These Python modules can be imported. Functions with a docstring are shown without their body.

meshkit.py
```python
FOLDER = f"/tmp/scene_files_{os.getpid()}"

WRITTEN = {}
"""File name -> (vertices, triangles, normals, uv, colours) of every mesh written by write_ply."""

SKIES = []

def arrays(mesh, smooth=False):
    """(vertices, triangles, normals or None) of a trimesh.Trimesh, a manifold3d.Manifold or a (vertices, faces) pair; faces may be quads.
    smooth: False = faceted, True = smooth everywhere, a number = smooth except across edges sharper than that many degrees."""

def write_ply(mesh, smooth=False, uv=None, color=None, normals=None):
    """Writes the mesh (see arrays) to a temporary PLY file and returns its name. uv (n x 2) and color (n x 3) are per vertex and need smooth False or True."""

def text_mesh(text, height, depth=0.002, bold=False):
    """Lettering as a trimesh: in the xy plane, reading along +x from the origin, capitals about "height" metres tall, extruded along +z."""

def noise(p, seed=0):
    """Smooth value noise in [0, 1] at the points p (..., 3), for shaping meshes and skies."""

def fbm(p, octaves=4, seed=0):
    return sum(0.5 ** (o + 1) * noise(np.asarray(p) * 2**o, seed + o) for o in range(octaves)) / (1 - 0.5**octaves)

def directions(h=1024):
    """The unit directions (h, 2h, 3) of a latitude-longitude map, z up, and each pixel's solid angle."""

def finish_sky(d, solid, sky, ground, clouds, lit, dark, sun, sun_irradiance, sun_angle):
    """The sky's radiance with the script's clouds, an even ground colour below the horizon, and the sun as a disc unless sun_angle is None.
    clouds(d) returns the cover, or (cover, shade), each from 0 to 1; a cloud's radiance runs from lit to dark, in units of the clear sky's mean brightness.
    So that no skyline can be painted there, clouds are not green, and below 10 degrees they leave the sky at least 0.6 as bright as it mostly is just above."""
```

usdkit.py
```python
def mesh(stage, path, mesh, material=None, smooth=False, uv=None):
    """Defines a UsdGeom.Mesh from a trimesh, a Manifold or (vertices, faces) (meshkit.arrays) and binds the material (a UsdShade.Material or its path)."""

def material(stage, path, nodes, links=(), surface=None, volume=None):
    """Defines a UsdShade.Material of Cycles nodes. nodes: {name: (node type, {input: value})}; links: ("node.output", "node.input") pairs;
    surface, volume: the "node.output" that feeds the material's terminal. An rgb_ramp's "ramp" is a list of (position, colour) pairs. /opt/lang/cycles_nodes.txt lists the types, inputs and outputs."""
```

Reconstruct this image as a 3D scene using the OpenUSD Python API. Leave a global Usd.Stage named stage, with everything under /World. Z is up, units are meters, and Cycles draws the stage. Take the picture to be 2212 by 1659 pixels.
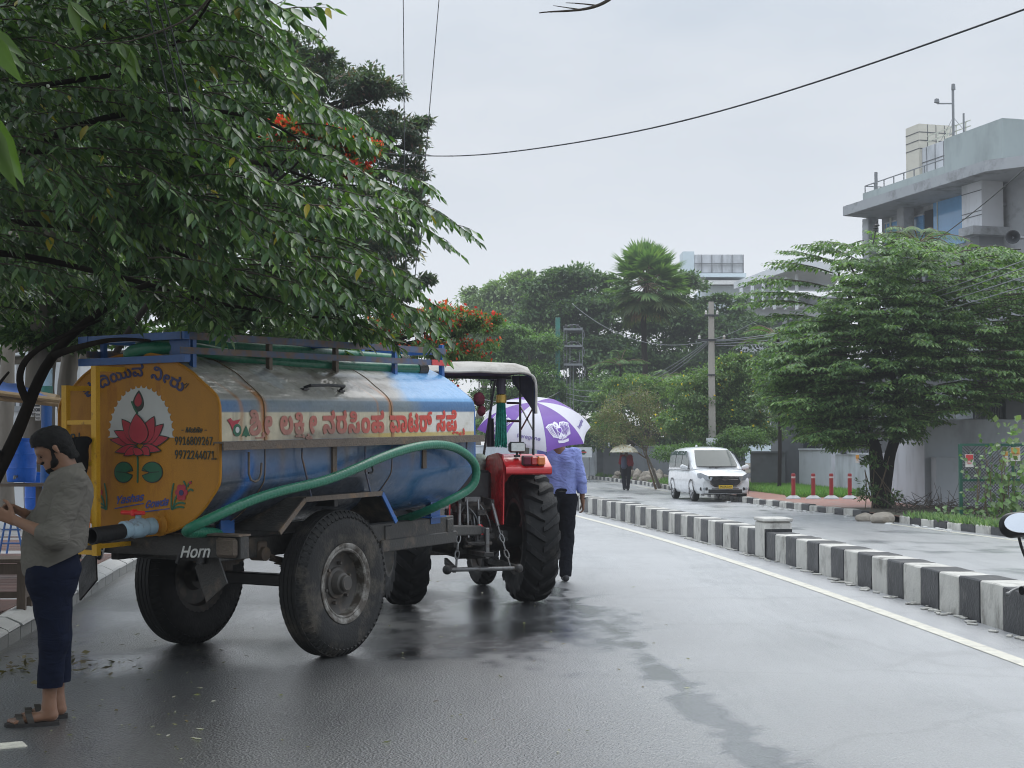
import math, numpy as np, trimesh, usdkit, meshkit
from pxr import Usd, UsdGeom, UsdLux, UsdShade, Sdf, Gf, Vt
from shapely.geometry import Polygon, LineString, Point, MultiPolygon
from shapely import union_all, affinity

stage = Usd.Stage.CreateInMemory()
UsdGeom.SetStageUpAxis(stage, 'Z')
UsdGeom.SetStageMetersPerUnit(stage, 1.0)
UsdGeom.Xform.Define(stage, '/World')
UsdGeom.Scope.Define(stage, '/World/Looks')

# ------------------------------------------------------------------ camera, sky, sun, exposure
EYE, F, CX, CY, HZ = 1.5, 3216.0, 1106.0, 829.5, 974.0      # eye height and focal length in units of a 2212-wide picture
PITCH = math.atan((HZ - CY) / F)
cam = UsdGeom.Camera.Define(stage, '/World/camera')
cam.AddTranslateOp().Set((0, 0, EYE))
cam.AddRotateXOp().Set(90 + math.degrees(PITCH))
cam.CreateHorizontalApertureAttr(36.0)
cam.CreateVerticalApertureAttr(27.0)
cam.CreateFocalLengthAttr(36.0 * F / 2212)
cam.CreateClippingRangeAttr((0.1, 5000.0))
cam.CreateFStopAttr(0.0)
cam.CreateExposureAttr(0.1)

SUN_AZ, SUN_EL = math.radians(25), math.radians(62)         # behind the overcast, ahead and to the right
sky = UsdLux.DomeLight.Define(stage, '/World/sky')
sky.GetPrim().SetCustomDataByKey('kind', 'structure')
sun = UsdLux.DistantLight.Define(stage, '/World/sun')
sun.CreateIntensityAttr(0.4)
sun.CreateAngleAttr(50.0)
sun.CreateColorAttr((1.0, 0.96, 0.9))
sun.CreateNormalizeAttr(True)
sun.AddRotateZOp().Set(-math.degrees(SUN_AZ))
sun.AddRotateXOp().Set(-(90 - math.degrees(SUN_EL)))
skymat = usdkit.material(stage, '/World/Looks/overcast_sky', {
    'sky': ('sky_texture', {'sky_type': 'single_scattering', 'sun_disc': False, 'sun_elevation': SUN_EL, 'sun_rotation': SUN_AZ}),
    'tc': ('texture_coordinate', {}),
    'map': ('mapping', {'scale': (1.0, 1.0, 3.2)}),
    'n': ('noise_texture', {'scale': 2.3, 'detail': 5, 'roughness': 0.55}),
    'r': ('rgb_ramp', {'ramp': [(0.3, (4.3, 4.95, 5.75)), (0.5, (5.4, 5.9, 6.5)), (0.7, (6.6, 6.9, 7.3))]}),
    'sep': ('separate_xyz', {}),
    'hz': ('map_range', {'range_type': 'smoothstep', 'from_min': 0.0, 'from_max': 0.30, 'to_min': 1.0, 'to_max': 0.0, 'clamp': True}),
    'mixh': ('mix_color', {'b': (7.0, 7.1, 7.4), 'use_clamp': False, 'use_clamp_result': False}),
    'mix': ('mix_color', {'fac': 0.93, 'use_clamp_result': False}),
    'zen': ('map_range', {'range_type': 'smoothstep', 'from_min': 0.2, 'from_max': 0.95, 'to_min': 0.1, 'to_max': 0.26, 'clamp': True}),      # an overcast sky is brighter overhead than low down
    'bg': ('background_shader', {'strength': 0.1})},
    [('tc.generated', 'map.vector'), ('map.vector', 'n.vector'), ('n.fac', 'r.fac'), ('tc.generated', 'sep.vector'), ('sep.z', 'hz.value'), ('sep.z', 'zen.value'), ('zen.result', 'bg.strength'),
     ('hz.result', 'mixh.fac'), ('r.color', 'mixh.a'), ('sky.color', 'mix.a'), ('mixh.result', 'mix.b'), ('mix.result', 'bg.color')], surface='bg.background')
UsdShade.MaterialBindingAPI.Apply(sky.GetPrim()).Bind(skymat)

# ------------------------------------------------------------------ placing
def ray(px, py):
    a, b = (px - CX) / F, (CY - py) / F
    return np.array([a, math.cos(PITCH) - b * math.sin(PITCH), math.sin(PITCH) + b * math.cos(PITCH)])
def at(px, py, Y):                      # the point at depth Y metres on a line of sight
    d = ray(px, py); return np.array([0, 0, EYE]) + d * (Y / d[1])
def gnd(px, py, z=0.0):                 # the point of the ground (or of a level z)
    d = ray(px, py); return np.array([0, 0, EYE]) + d * ((z - EYE) / d[2])
def plane_hit(px, py, o, n):
    d = ray(px, py); e = np.array([0, 0, EYE]); return e + d * (np.dot(np.asarray(o) - e, n) / np.dot(d, n))

# ------------------------------------------------------------------ prims
_used = set()
def numbered(parent, name):
    p = f'{parent}/{name}'; k = 0
    while p in _used: k += 1; p = f'{parent}/{name}_{k:03d}'
    _used.add(p); return p
def tag(prim, label=None, cat=None, group=None, kind=None):
    prim = prim.GetPrim() if hasattr(prim, 'GetPrim') else prim
    for k, v in (('label', label), ('category', cat), ('group', group), ('kind', kind)):
        if v: prim.SetCustomDataByKey(k, v)
    return prim
def path_of(parent): return '/World' if parent is None else str((parent.GetPrim() if hasattr(parent, 'GetPrim') else parent).GetPath())
def thing(name, label, cat, loc=(0, 0, 0), rz=0.0, group=None, rx=0.0):
    x = UsdGeom.Xform.Define(stage, numbered('/World', name))
    x.AddTranslateOp().Set(Gf.Vec3d(*map(float, loc))); x.AddRotateZOp().Set(math.degrees(rz))
    if rx: x.AddRotateXOp().Set(math.degrees(rx))
    return tag(x, label, cat, group)
def structure(name):
    x = UsdGeom.Xform.Define(stage, numbered('/World', name)); return tag(x, kind='structure')
def sub(name, parent, label=None):
    x = UsdGeom.Xform.Define(stage, numbered(path_of(parent), name)); return tag(x, label)
def obj(name, mesh, mat, parent=None, smooth=35, cd=None, label=None, cat=None, group=None, kind=None, attrs=None):
    if isinstance(mesh, MB): mesh = mesh.mesh()
    m = usdkit.mesh(stage, numbered(path_of(parent), name), mesh, LOOK[mat] if isinstance(mat, str) else mat, smooth=smooth)
    pv = UsdGeom.PrimvarsAPI(m)
    if cd is not None:
        pv.CreatePrimvar('Cd', Sdf.ValueTypeNames.Color3fArray, 'vertex').Set(Vt.Vec3fArray.FromNumpy(np.asarray(cd, np.float32)))
    for k, v in (attrs or {}).items():
        pv.CreatePrimvar(k, Sdf.ValueTypeNames.FloatArray, 'vertex').Set(Vt.FloatArray.FromNumpy(np.asarray(v, np.float32)))
    return tag(m, label, cat, group, kind)
def copy_of(src, loc, rz=0.0, label=None, group=None, scale=None):
    was = src.GetCustomData()
    x = UsdGeom.Xform.Define(stage, numbered('/World', src.GetName().rstrip('0123456789').rstrip('_')))
    x.GetPrim().GetReferences().AddInternalReference(src.GetPath())
    x.ClearXformOpOrder()
    x.AddTranslateOp(opSuffix='c').Set(Gf.Vec3d(*map(float, loc))); x.AddRotateZOp(opSuffix='c').Set(math.degrees(rz))
    if scale: x.AddScaleOp(opSuffix='c').Set(Gf.Vec3f(*np.broadcast_to(scale, 3).astype(float).tolist()))
    x.GetPrim().SetInstanceable(True)
    return tag(x, label or was.get('label'), was.get('category'), group or was.get('group'))

# ------------------------------------------------------------------ mesh building
def unit(v): v = np.asarray(v, float); return v / max(np.linalg.norm(v), 1e-12)
def frame(d, hint=(0, 0, 1)):
    d = unit(d); h = np.asarray(hint, float)
    if abs(d @ unit(h)) > 0.98: h = np.array([1.0, 0.1, 0])
    s = unit(np.cross(d, h)); return s, np.cross(s, d)
class MB:
    def __init__(self): self.v, self.f, self.n = [], [], 0
    def add(self, v, f):
        v, f = np.asarray(v, float), np.asarray(f, int)
        if f.shape[1] == 4: f = np.vstack([f[:, [0, 1, 2]], f[:, [0, 2, 3]]])
        self.v.append(v); self.f.append(f + self.n); self.n += len(v); return self
    def tm(self, m): return self.add(m.vertices, m.faces)
    def box(self, c, size, rz=0.0, bev=0.0, R=None):
        sx, sy, sz = np.asarray(size, float) / 2
        b = min(bev, sx * .9, sy * .9, sz * .9)
        if b > 0:
            pts = [(x * (sx - (b if k != 0 else 0)), y * (sy - (b if k != 1 else 0)), z * (sz - (b if k != 2 else 0))) for x in (-1, 1) for y in (-1, 1) for z in (-1, 1) for k in range(3)]
            m = trimesh.convex.convex_hull(np.array(pts)); v, f = m.vertices, m.faces
        else:
            v = np.array([(x * sx, y * sy, z * sz) for x in (-1, 1) for y in (-1, 1) for z in (-1, 1)])
            f = np.array([(0, 1, 3, 2), (4, 6, 7, 5), (0, 4, 5, 1), (2, 3, 7, 6), (0, 2, 6, 4), (1, 5, 7, 3)])
        if R is not None: v = v @ np.asarray(R).T
        if rz: c_, s_ = math.cos(rz), math.sin(rz); v = v @ np.array([[c_, s_, 0], [-s_, c_, 0], [0, 0, 1]])
        return self.add(v + np.asarray(c, float), f)
    def bar(self, a, b, w, h=None, hint=(0, 0, 1), bev=0.0):      # a box from a to b, w wide, h along hint
        a, b = np.asarray(a, float), np.asarray(b, float); h = w if h is None else h
        d = unit(b - a); s, u = frame(d, hint)
        return self.box((a + b) / 2, (np.linalg.norm(b - a), w, h), R=np.stack([d, s, u], 1), bev=bev)
    def tube(self, pts, r, n=8, caps=True, wave=None):
        P = np.asarray(pts, float); m = len(P); r = np.broadcast_to(np.asarray(r, float), (m,))
        T = np.gradient(P, axis=0); T /= np.maximum(np.linalg.norm(T, axis=1, keepdims=True), 1e-12)
        s, u = frame(T[0]); rings = []
        for i in range(m):
            s = unit(s - (s @ T[i]) * T[i]); u = np.cross(s, T[i])
            a = np.arange(n) * 2 * np.pi / n
            rings.append(P[i] + r[i] * (np.cos(a)[:, None] * s + np.sin(a)[:, None] * u))
        v = np.vstack(rings); i, k = np.meshgrid(np.arange(m - 1), np.arange(n), indexing='ij'); k2 = (k + 1) % n
        f = np.stack([i * n + k, i * n + k2, (i + 1) * n + k2, (i + 1) * n + k], -1).reshape(-1, 4)
        f = np.vstack([f[:, [0, 2, 1]], f[:, [0, 3, 2]]])
        if caps:
            v = np.vstack([v, P[:1], P[-1:]]); k = np.arange(n); c0, c1 = m * n, m * n + 1
            f = np.vstack([f, np.stack([np.full(n, c0), k, (k + 1) % n], 1), np.stack([np.full(n, c1), (m - 1) * n + (k + 1) % n, (m - 1) * n + k], 1)])
        return self.add(v, f)
    def lathe(self, prof, n=24, o=(0, 0, 0), axis=(0, 0, 1), hint=(0, 1, 0)):   # prof: (radius, along)
        prof = np.asarray(prof, float); ax = unit(axis); s, u = frame(ax, hint)
        a = np.arange(n) * 2 * np.pi / n; ring = np.cos(a)[:, None] * s + np.sin(a)[:, None] * u
        v = np.vstack([np.asarray(o) + r * ring + z * ax for r, z in prof]); m = len(prof)
        i, k = np.meshgrid(np.arange(m - 1), np.arange(n), indexing='ij'); k2 = (k + 1) % n
        f = np.stack([i * n + k, i * n + k2, (i + 1) * n + k2, (i + 1) * n + k], -1).reshape(-1, 4)
        return self.add(v, f)
    def prism(self, poly, a, b, o=(0, 0, 0), X=(1, 0, 0), Y=(0, 1, 0)):         # polygon in the plane X, Y extruded from a to b along X x Y
        g = poly if hasattr(poly, 'geom_type') else Polygon(poly)
        X, Y = np.asarray(X, float), np.asarray(Y, float); Z = np.cross(X, Y)
        for p in getattr(g, 'geoms', [g]):
            if p.is_empty or p.area < 1e-9 or p.geom_type != 'Polygon': continue
            m = trimesh.creation.extrude_polygon(p, b - a, engine='earcut')
            v = m.vertices; self.add(np.asarray(o) + v[:, :1] * X + v[:, 1:2] * Y + (v[:, 2:3] + a) * Z, m.faces)
        return self
    def loft(self, rings, closed=True, caps=False):
        R = [np.asarray(r, float) for r in rings]; n = len(R[0]); m = len(R); v = np.vstack(R)
        kk = n if closed else n - 1
        i, k = np.meshgrid(np.arange(m - 1), np.arange(kk), indexing='ij'); k2 = (k + 1) % n
        f = np.stack([i * n + k, i * n + k2, (i + 1) * n + k2, (i + 1) * n + k], -1).reshape(-1, 4)
        self.add(v, f)
        if caps:
            for r, flip in ((R[0], True), (R[-1], False)):
                c = r.mean(0); idx = np.arange(n); t = np.stack([np.full(n, n), idx, (idx + 1) % n], 1)
                self.add(np.vstack([r, c]), t[:, ::-1] if flip else t)
        return self
    def mesh(self):
        return trimesh.Trimesh(np.vstack(self.v), np.vstack(self.f), process=False)

def grid_mesh(xs, ys, fn):
    X, Y = np.meshgrid(xs, ys, indexing='ij'); v = fn(X, Y).reshape(-1, 3); ny = len(ys)
    i, k = np.meshgrid(np.arange(len(xs) - 1), np.arange(ny - 1), indexing='ij'); a = i * ny + k
    f = np.stack([a, a + ny, a + ny + 1, a + 1], -1).reshape(-1, 4)
    return trimesh.Trimesh(v, np.vstack([f[:, [0, 1, 2]], f[:, [0, 2, 3]]]), process=False)
def spline(pts, n=24):
    P = np.asarray(pts, float)
    t = np.concatenate([[0], np.cumsum(np.linalg.norm(np.diff(P, axis=0), axis=1))])
    from scipy.interpolate import CubicSpline
    return CubicSpline(t, P)(np.linspace(0, t[-1], n))

# smooth bodies from round cones: signed distance on a grid, then surface nets
def sdf_mesh(prims, h=0.008, k=0.03):
    lo = np.min([np.minimum(np.asarray(p[0]) - p[2], np.asarray(p[1]) - p[3]) for p in prims], 0) - 3 * h - k
    hi = np.max([np.maximum(np.asarray(p[0]) + p[2], np.asarray(p[1]) + p[3]) for p in prims], 0) + 3 * h + k
    N = np.ceil((hi - lo) / h).astype(int) + 1
    D = np.full(N, 0.5)
    for p in prims:
        a, b, ra, rb = np.asarray(p[0], float), np.asarray(p[1], float), p[2], p[3]
        kk = p[5] if len(p) > 5 else k
        l = np.minimum(a - ra, b - rb) - 2.5 * h - kk; u = np.maximum(a + ra, b + rb) + 2.5 * h + kk
        i0 = np.clip(np.floor((l - lo) / h).astype(int), 0, N); i1 = np.clip(np.ceil((u - lo) / h).astype(int) + 1, 0, N)
        g = np.stack(np.meshgrid(*[lo[q] + h * np.arange(i0[q], i1[q]) for q in range(3)], indexing='ij'), -1) - a
        ba = b - a; L2 = ba @ ba
        sc = 1.0
        if len(p) > 4 and p[4] is not None:
            for nrm, s in p[4]:                      # squash: thinner along nrm by the factor s
                nrm = unit(nrm); g = g + (s - 1) * (g @ nrm)[..., None] * nrm; ba = ba + (s - 1) * (ba @ nrm) * nrm; sc = max(sc, s)
            L2 = ba @ ba
        t = np.clip((g @ ba) / L2, 0, 1) if L2 > 1e-12 else np.zeros(g.shape[:-1])
        d = (np.linalg.norm(g - t[..., None] * ba, axis=-1) - (ra + (rb - ra) * t)) / sc
        S = D[i0[0]:i1[0], i0[1]:i1[1], i0[2]:i1[2]]
        w = np.maximum(kk - np.abs(S - d), 0) / max(kk, 1e-9)
        D[i0[0]:i1[0], i0[1]:i1[1], i0[2]:i1[2]] = np.minimum(S, d) - w * w * kk * 0.25
    return surface_nets(D, lo, h)
def surface_nets(D, lo, h):
    S = D < 0; n = np.array(D.shape) - 1
    corners = [(i, j, k) for i in (0, 1) for j in (0, 1) for k in (0, 1)]
    cs = sum(S[i:n[0] + i, j:n[1] + j, k:n[2] + k].astype(int) for i, j, k in corners)
    cell = np.argwhere((cs > 0) & (cs < 8)); idx = np.full(n, -1); idx[tuple(cell.T)] = np.arange(len(cell))
    acc, cnt = np.zeros((len(cell), 3)), np.zeros(len(cell))
    for a in range(8):
        for b in range(a + 1, 8):
            ca, cb = np.array(corners[a]), np.array(corners[b])
            if np.abs(ca - cb).sum() != 1: continue
            da, db = D[tuple((cell + ca).T)], D[tuple((cell + cb).T)]
            x = (da < 0) != (db < 0); t = np.where(x, da / np.where(x, da - db, 1), 0)
            acc += np.where(x[:, None], ca + t[:, None] * (cb - ca), 0); cnt += x
    v = lo + h * (cell + acc / cnt[:, None]); F = []
    for ax in range(3):
        o = [q for q in range(3) if q != ax]
        sl0, sl1 = [slice(1, None)] * 3, [slice(1, None)] * 3
        A = np.moveaxis(S, ax, 0); x = np.argwhere(A[:-1] != A[1:])
        e = np.zeros((len(x), 3), int); e[:, ax] = x[:, 0]; e[:, o[0]] = x[:, 1]; e[:, o[1]] = x[:, 2]
        ok = (e[:, o[0]] > 0) & (e[:, o[1]] > 0) & (e[:, o[0]] < n[o[0]]) & (e[:, o[1]] < n[o[1]]) & (e[:, ax] < n[ax]); e = e[ok]
        def I(d0, d1):
            q = e.copy(); q[:, o[0]] -= d0; q[:, o[1]] -= d1; return idx[tuple(q.T)]
        q = np.stack([I(1, 1), I(0, 1), I(0, 0), I(1, 0)], 1)
        flip = S[tuple(e.T)] ^ (ax == 1)
        q = np.where(flip[:, None], q, q[:, ::-1]); F.append(q[(q >= 0).all(1)])
    f = np.vstack(F)
    return trimesh.Trimesh(v, np.vstack([f[:, [0, 1, 2]], f[:, [0, 2, 3]]]), process=False)
def bump_mesh(m, amp, freq, seed=0, stretch=(1, 1, 1), ridged=False):
    n = np.array(m.vertex_normals); q = meshkit.fbm(m.vertices * np.asarray(stretch) * freq, 3, seed)
    q = 1 - np.abs(2 * q - 1) * 2 if ridged else (q - .5) * 2
    amp = np.asarray(amp)
    return trimesh.Trimesh(m.vertices + n * (q * amp)[:, None], m.faces, process=False)

# ------------------------------------------------------------------ materials
LOOK = {}
def look(name, col, rough=0.6, var=0.18, scale=4.0, bump=0.0, bscale=60.0, metal=0.0, spec=0.5, coat=0.0, dirt=None, dirt_at=(0.5, 0.7), dscale=2.0, translucent=None, rvar=0.1, cd=False, stretch=(1, 1, 1), sheen=0.0, world=False, fold=0.0):
    """A surface with uneven tone, fine relief and, where asked, patches of dirt."""
    c = np.asarray(col, float)
    N = {'tc': ('texture_coordinate', {}), 'geo': ('geometry', {}), 'mp': ('mapping', {'scale': stretch}), 'n': ('noise_texture', {'scale': scale, 'detail': 6, 'roughness': 0.62}),
         'r': ('rgb_ramp', {'ramp': [(0.25, c * (1 - var)), (0.5, c), (0.75, np.minimum(c * (1 + var), 1))]}),
         'rr': ('map_range', {'from_min': 0.3, 'from_max': 0.7, 'to_min': max(rough - rvar, 0.02), 'to_max': min(rough + rvar, 1), 'clamp': True}),
         'p': ('principled_bsdf', {'metallic': metal, 'specular_ior_level': spec, 'coat_weight': coat, 'sheen_weight': sheen})}
    L = [('geo.position' if world else 'tc.object', 'mp.vector'), ('mp.vector', 'n.vector'), ('n.fac', 'r.fac'), ('n.fac', 'rr.value'), ('rr.result', 'p.roughness')]
    out = 'r.color'
    if cd:
        N['r'] = ('rgb_ramp', {'ramp': [(0.25, (1 - var,) * 3), (0.5, (1, 1, 1)), (0.75, (1 + var,) * 3)]})
        N['at'] = ('attribute', {'attribute': 'Cd'}); N['mul'] = ('mix_color', {'blend_type': 'multiply', 'fac': 1.0})
        L += [('at.color', 'mul.a'), ('r.color', 'mul.b')]; out = 'mul.result'
    if dirt is not None:
        N['dn'] = ('noise_texture', {'scale': dscale, 'detail': 8, 'roughness': 0.68}); N['dr'] = ('map_range', {'from_min': dirt_at[0], 'from_max': dirt_at[1], 'to_min': 0.0, 'to_max': 1.0, 'clamp': True})
        N['dm'] = ('mix_color', {'b': dirt})
        L += [('mp.vector', 'dn.vector'), ('dn.fac', 'dr.value'), ('dr.result', 'dm.fac'), (out, 'dm.a')]; out = 'dm.result'
    L.append((out, 'p.base_color'))
    if fold:
        N['fn'] = ('noise_texture', {'scale': 6.5, 'detail': 2, 'roughness': .45, 'distortion': 1.6}); N['fm'] = ('mapping', {'scale': (1, 1, 1.7), 'rotation': (.5, .3, 0)}); N['fb'] = ('bump', {'strength': 1.0, 'distance': fold})
        L += [('tc.object', 'fm.vector'), ('fm.vector', 'fn.vector'), ('fn.fac', 'fb.height')]
        if bump: L.append(('fb.normal', 'b.normal'))
        else: L.append(('fb.normal', 'p.normal'))
    if bump:
        N['bn'] = ('noise_texture', {'scale': bscale, 'detail': 3}); N['b'] = ('bump', {'strength': min(1.0, bump), 'distance': 0.01 * max(1.0, bump)})
        L += [('mp.vector', 'bn.vector'), ('bn.fac', 'b.height'), ('b.normal', 'p.normal')]
    surf = 'p.BSDF'
    if translucent is not None:
        N['t'] = ('translucent_bsdf', {'color': translucent}); N['mx'] = ('mix_closure', {'fac': 0.35}); L += [('p.BSDF', 'mx.closure1'), ('t.BSDF', 'mx.closure2')]; surf = 'mx.closure'
    LOOK[name] = usdkit.material(stage, f'/World/Looks/{name}', N, L, surface=surf)
    return LOOK[name]

look('concrete', (.34, .33, .31), .75, .2, 3, bump=.5, dirt=(.12, .11, .09), dirt_at=(.5, .72))
look('kerb_stone_white', (.42, .42, .41), .55, .12, 5, bump=.4, dirt=(.25, .24, .22), dirt_at=(.56, .75), dscale=5)
look('kerb_stone_grey', (.2, .2, .19), .5, .2, 5, bump=.5)
look('paint_white_worn', (.5, .49, .45), .6, .15, 6, bump=.6, dirt=(.12, .11, .095), dirt_at=(.5, .72), dscale=4.5, world=True, stretch=(1, 1, .55))
look('paint_black_worn', (.017, .018, .02), .45, .3, 6, bump=.6, dirt=(.16, .15, .14), dirt_at=(.56, .76), dscale=6, world=True, stretch=(1, 1, .55))
look('line_paint', (.58, .56, .48), .5, .12, 8, bump=.3, dirt=(.3, .29, .27), dirt_at=(.5, .75), dscale=9, world=True)
look('earth', (.09, .075, .055), .9, .35, 1.5, bump=1, bscale=12, dirt=(.05, .07, .03), dscale=.8, world=True)
look('red_paving', (.27, .12, .09), .6, .3, 3, bump=.4, dirt=(.2, .17, .15), world=True)
look('paver', (.3, .29, .28), .5, .2, 4, bump=.4, dirt=(.13, .12, .11), world=True)
look('paver_red', (.2, .12, .1), .5, .2, 4, bump=.4, dirt=(.13, .12, .11), world=True)
look('stone', (.27, .24, .2), .85, .3, 4, bump=1, bscale=20, dirt=(.12, .1, .07))
look('litter_white', (.7, .7, .68), .5, .1, 5)
look('leaf_litter', (.2, .14, .06), .8, .4, 5)
look('render_grey', (.3, .345, .345), .8, .1, .8, bump=.2, bscale=10, dirt=(.2, .235, .23), dirt_at=(.5, .75), dscale=.6, stretch=(1, 1, .5))
look('slab_grey', (.3, .315, .33), .8, .1, 1.2, dirt=(.12, .125, .125), dscale=.8)
look('slab_dark', (.17, .185, .2), .8, .1, 1.2)
look('panel_grey', (.5, .52, .55), .45, .05, 2, dirt=(.28, .3, .31), dscale=.8, stretch=(1, 1, .3))
look('panel_cream', (.5, .48, .41), .5, .06, 2)
look('joint_dark', (.08, .085, .09), .7, .1)
look('window_blue', (.16, .36, .62), .08, .1, .5, spec=.8)
look('window_dark', (.02, .025, .03), .08, .1, .5, spec=.8)
look('frame_cream', (.5, .52, .44), .5, .05)
look('white_render', (.6, .62, .64), .7, .06, .7, dirt=(.45, .47, .48), dscale=.4)
look('pale_blue_render', (.5, .58, .62), .7, .06, .7)
look('roof_white', (.62, .63, .62), .5, .06, 3)
look('wall_blue_grey', (.4, .43, .465), .75, .1, .9, bump=.2, bscale=12, dirt=(.24, .255, .27), dirt_at=(.5, .72), dscale=.8, stretch=(1, 1, .4))
look('wall_dark_grey', (.12, .13, .14), .75, .15, .9, dirt=(.08, .085, .09), dscale=.8)
look('peeling_white', (.5, .49, .46), .75, .1, 4, bump=.4, dirt=(.2, .15, .11), dirt_at=(.5, .62), dscale=3)
look('iron_dark', (.025, .027, .03), .5, .2, 8)
look('railing_grey', (.16, .17, .18), .5, .1)
look('green_paint', (.01, .07, .045), .4, .2, 5)
look('green_pole', (.03, .15, .12), .5, .2, 4, dirt=(.1, .13, .12), dscale=5)
look('pole_concrete', (.3, .28, .25), .8, .15, 4, bump=.4, stretch=(1, 1, .3))
look('wood_grey', (.12, .09, .07), .75, .3, 6, stretch=(1, 1, .2), bump=.4)
look('bollard_red', (.24, .02, .022), .4, .12, 8)
look('reflective', (.5, .42, .4), .35, .05)
look('poster_white', (.62, .6, .57), .6, .08, 20); look('poster_red', (.5, .05, .05), .5, .1); look('poster_orange', (.6, .3, .06), .5, .1)
look('blue_plastic', (.012, .11, .5), .3, .1, 6); look('orange_plastic', (.65, .16, .02), .35, .1, 6); look('tarp_blue', (.08, .15, .4), .5, .3, 5)
look('bamboo', (.32, .22, .12), .6, .2, 12)
look('bollard_base', (.42, .43, .44), .6, .1, 6)
look('tank_paint', (1, 1, 1), .3, .06, 14, cd=True, rvar=.14, bump=.12, bscale=9, coat=.25)
look('orange_paint', (.42, .185, .016), .45, .16, 3, bump=.2, bscale=8, dirt=(.2, .055, .02), dirt_at=(.52, .76), dscale=3.2, stretch=(1, 1, .3), spec=.3)
look('yellow_paint', (.62, .34, .02), .4, .12, 5, dirt=(.2, .1, .03), dirt_at=(.6, .75), dscale=9)
look('blue_paint', (.025, .1, .3), .38, .15, 6, dirt=(.12, .09, .07), dirt_at=(.58, .72), dscale=6)
look('rusty_blue', (.05, .085, .16), .5, .25, 6, dirt=(.13, .08, .05), dirt_at=(.42, .6), dscale=7)
look('rusty_steel', (.11, .085, .065), .6, .3, 8, bump=.5, dirt=(.2, .12, .06), dirt_at=(.55, .75), dscale=5)
look('seam_rust', (.19, .12, .07), .6, .3, 8)
look('grimy_steel', (.03, .029, .027), .5, .35, 6, bump=.4, dirt=(.13, .1, .07), dirt_at=(.55, .72), dscale=4)
look('dark_steel', (.02, .02, .021), .45, .3, 8, bump=.3)
look('black_paint', (.018, .018, .02), .35, .2, 8)
look('red_enamel', (.45, .012, .016), .25, .08, 6, coat=.4, dirt=(.16, .02, .015), dirt_at=(.6, .8), dscale=5)
look('hose_green', (.015, .13, .075), .34, .1, 20, rvar=.08, bump=.3, bscale=30)
look('hose_dark', (.012, .075, .05), .4, .15, 12)
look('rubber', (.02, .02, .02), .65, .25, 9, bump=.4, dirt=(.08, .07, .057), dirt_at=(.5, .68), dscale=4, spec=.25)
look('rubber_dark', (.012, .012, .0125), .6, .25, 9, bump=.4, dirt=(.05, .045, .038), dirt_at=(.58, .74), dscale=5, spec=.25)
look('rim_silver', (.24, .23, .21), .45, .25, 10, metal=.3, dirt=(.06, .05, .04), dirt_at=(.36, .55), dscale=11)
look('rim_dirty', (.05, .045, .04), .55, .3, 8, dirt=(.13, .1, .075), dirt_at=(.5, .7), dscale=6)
look('paint_dark_letter', (.018, .028, .022), .5, .1)
look('paint_navy', (.02, .025, .1), .5, .1)
look('paint_blue_letter', (.03, .07, .3), .5, .1)
look('paint_red', (.36, .022, .04), .45, .15, 12)
look('paint_red_dark', (.16, .008, .02), .45, .1)
look('paint_green', (.012, .1, .05), .45, .25, 14)
look('paint_pale', (.5, .51, .5), .5, .06, 6)
look('paint_white', (.7, .7, .68), .5, .08, 8, dirt=(.3, .28, .25), dirt_at=(.6, .75))
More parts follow.
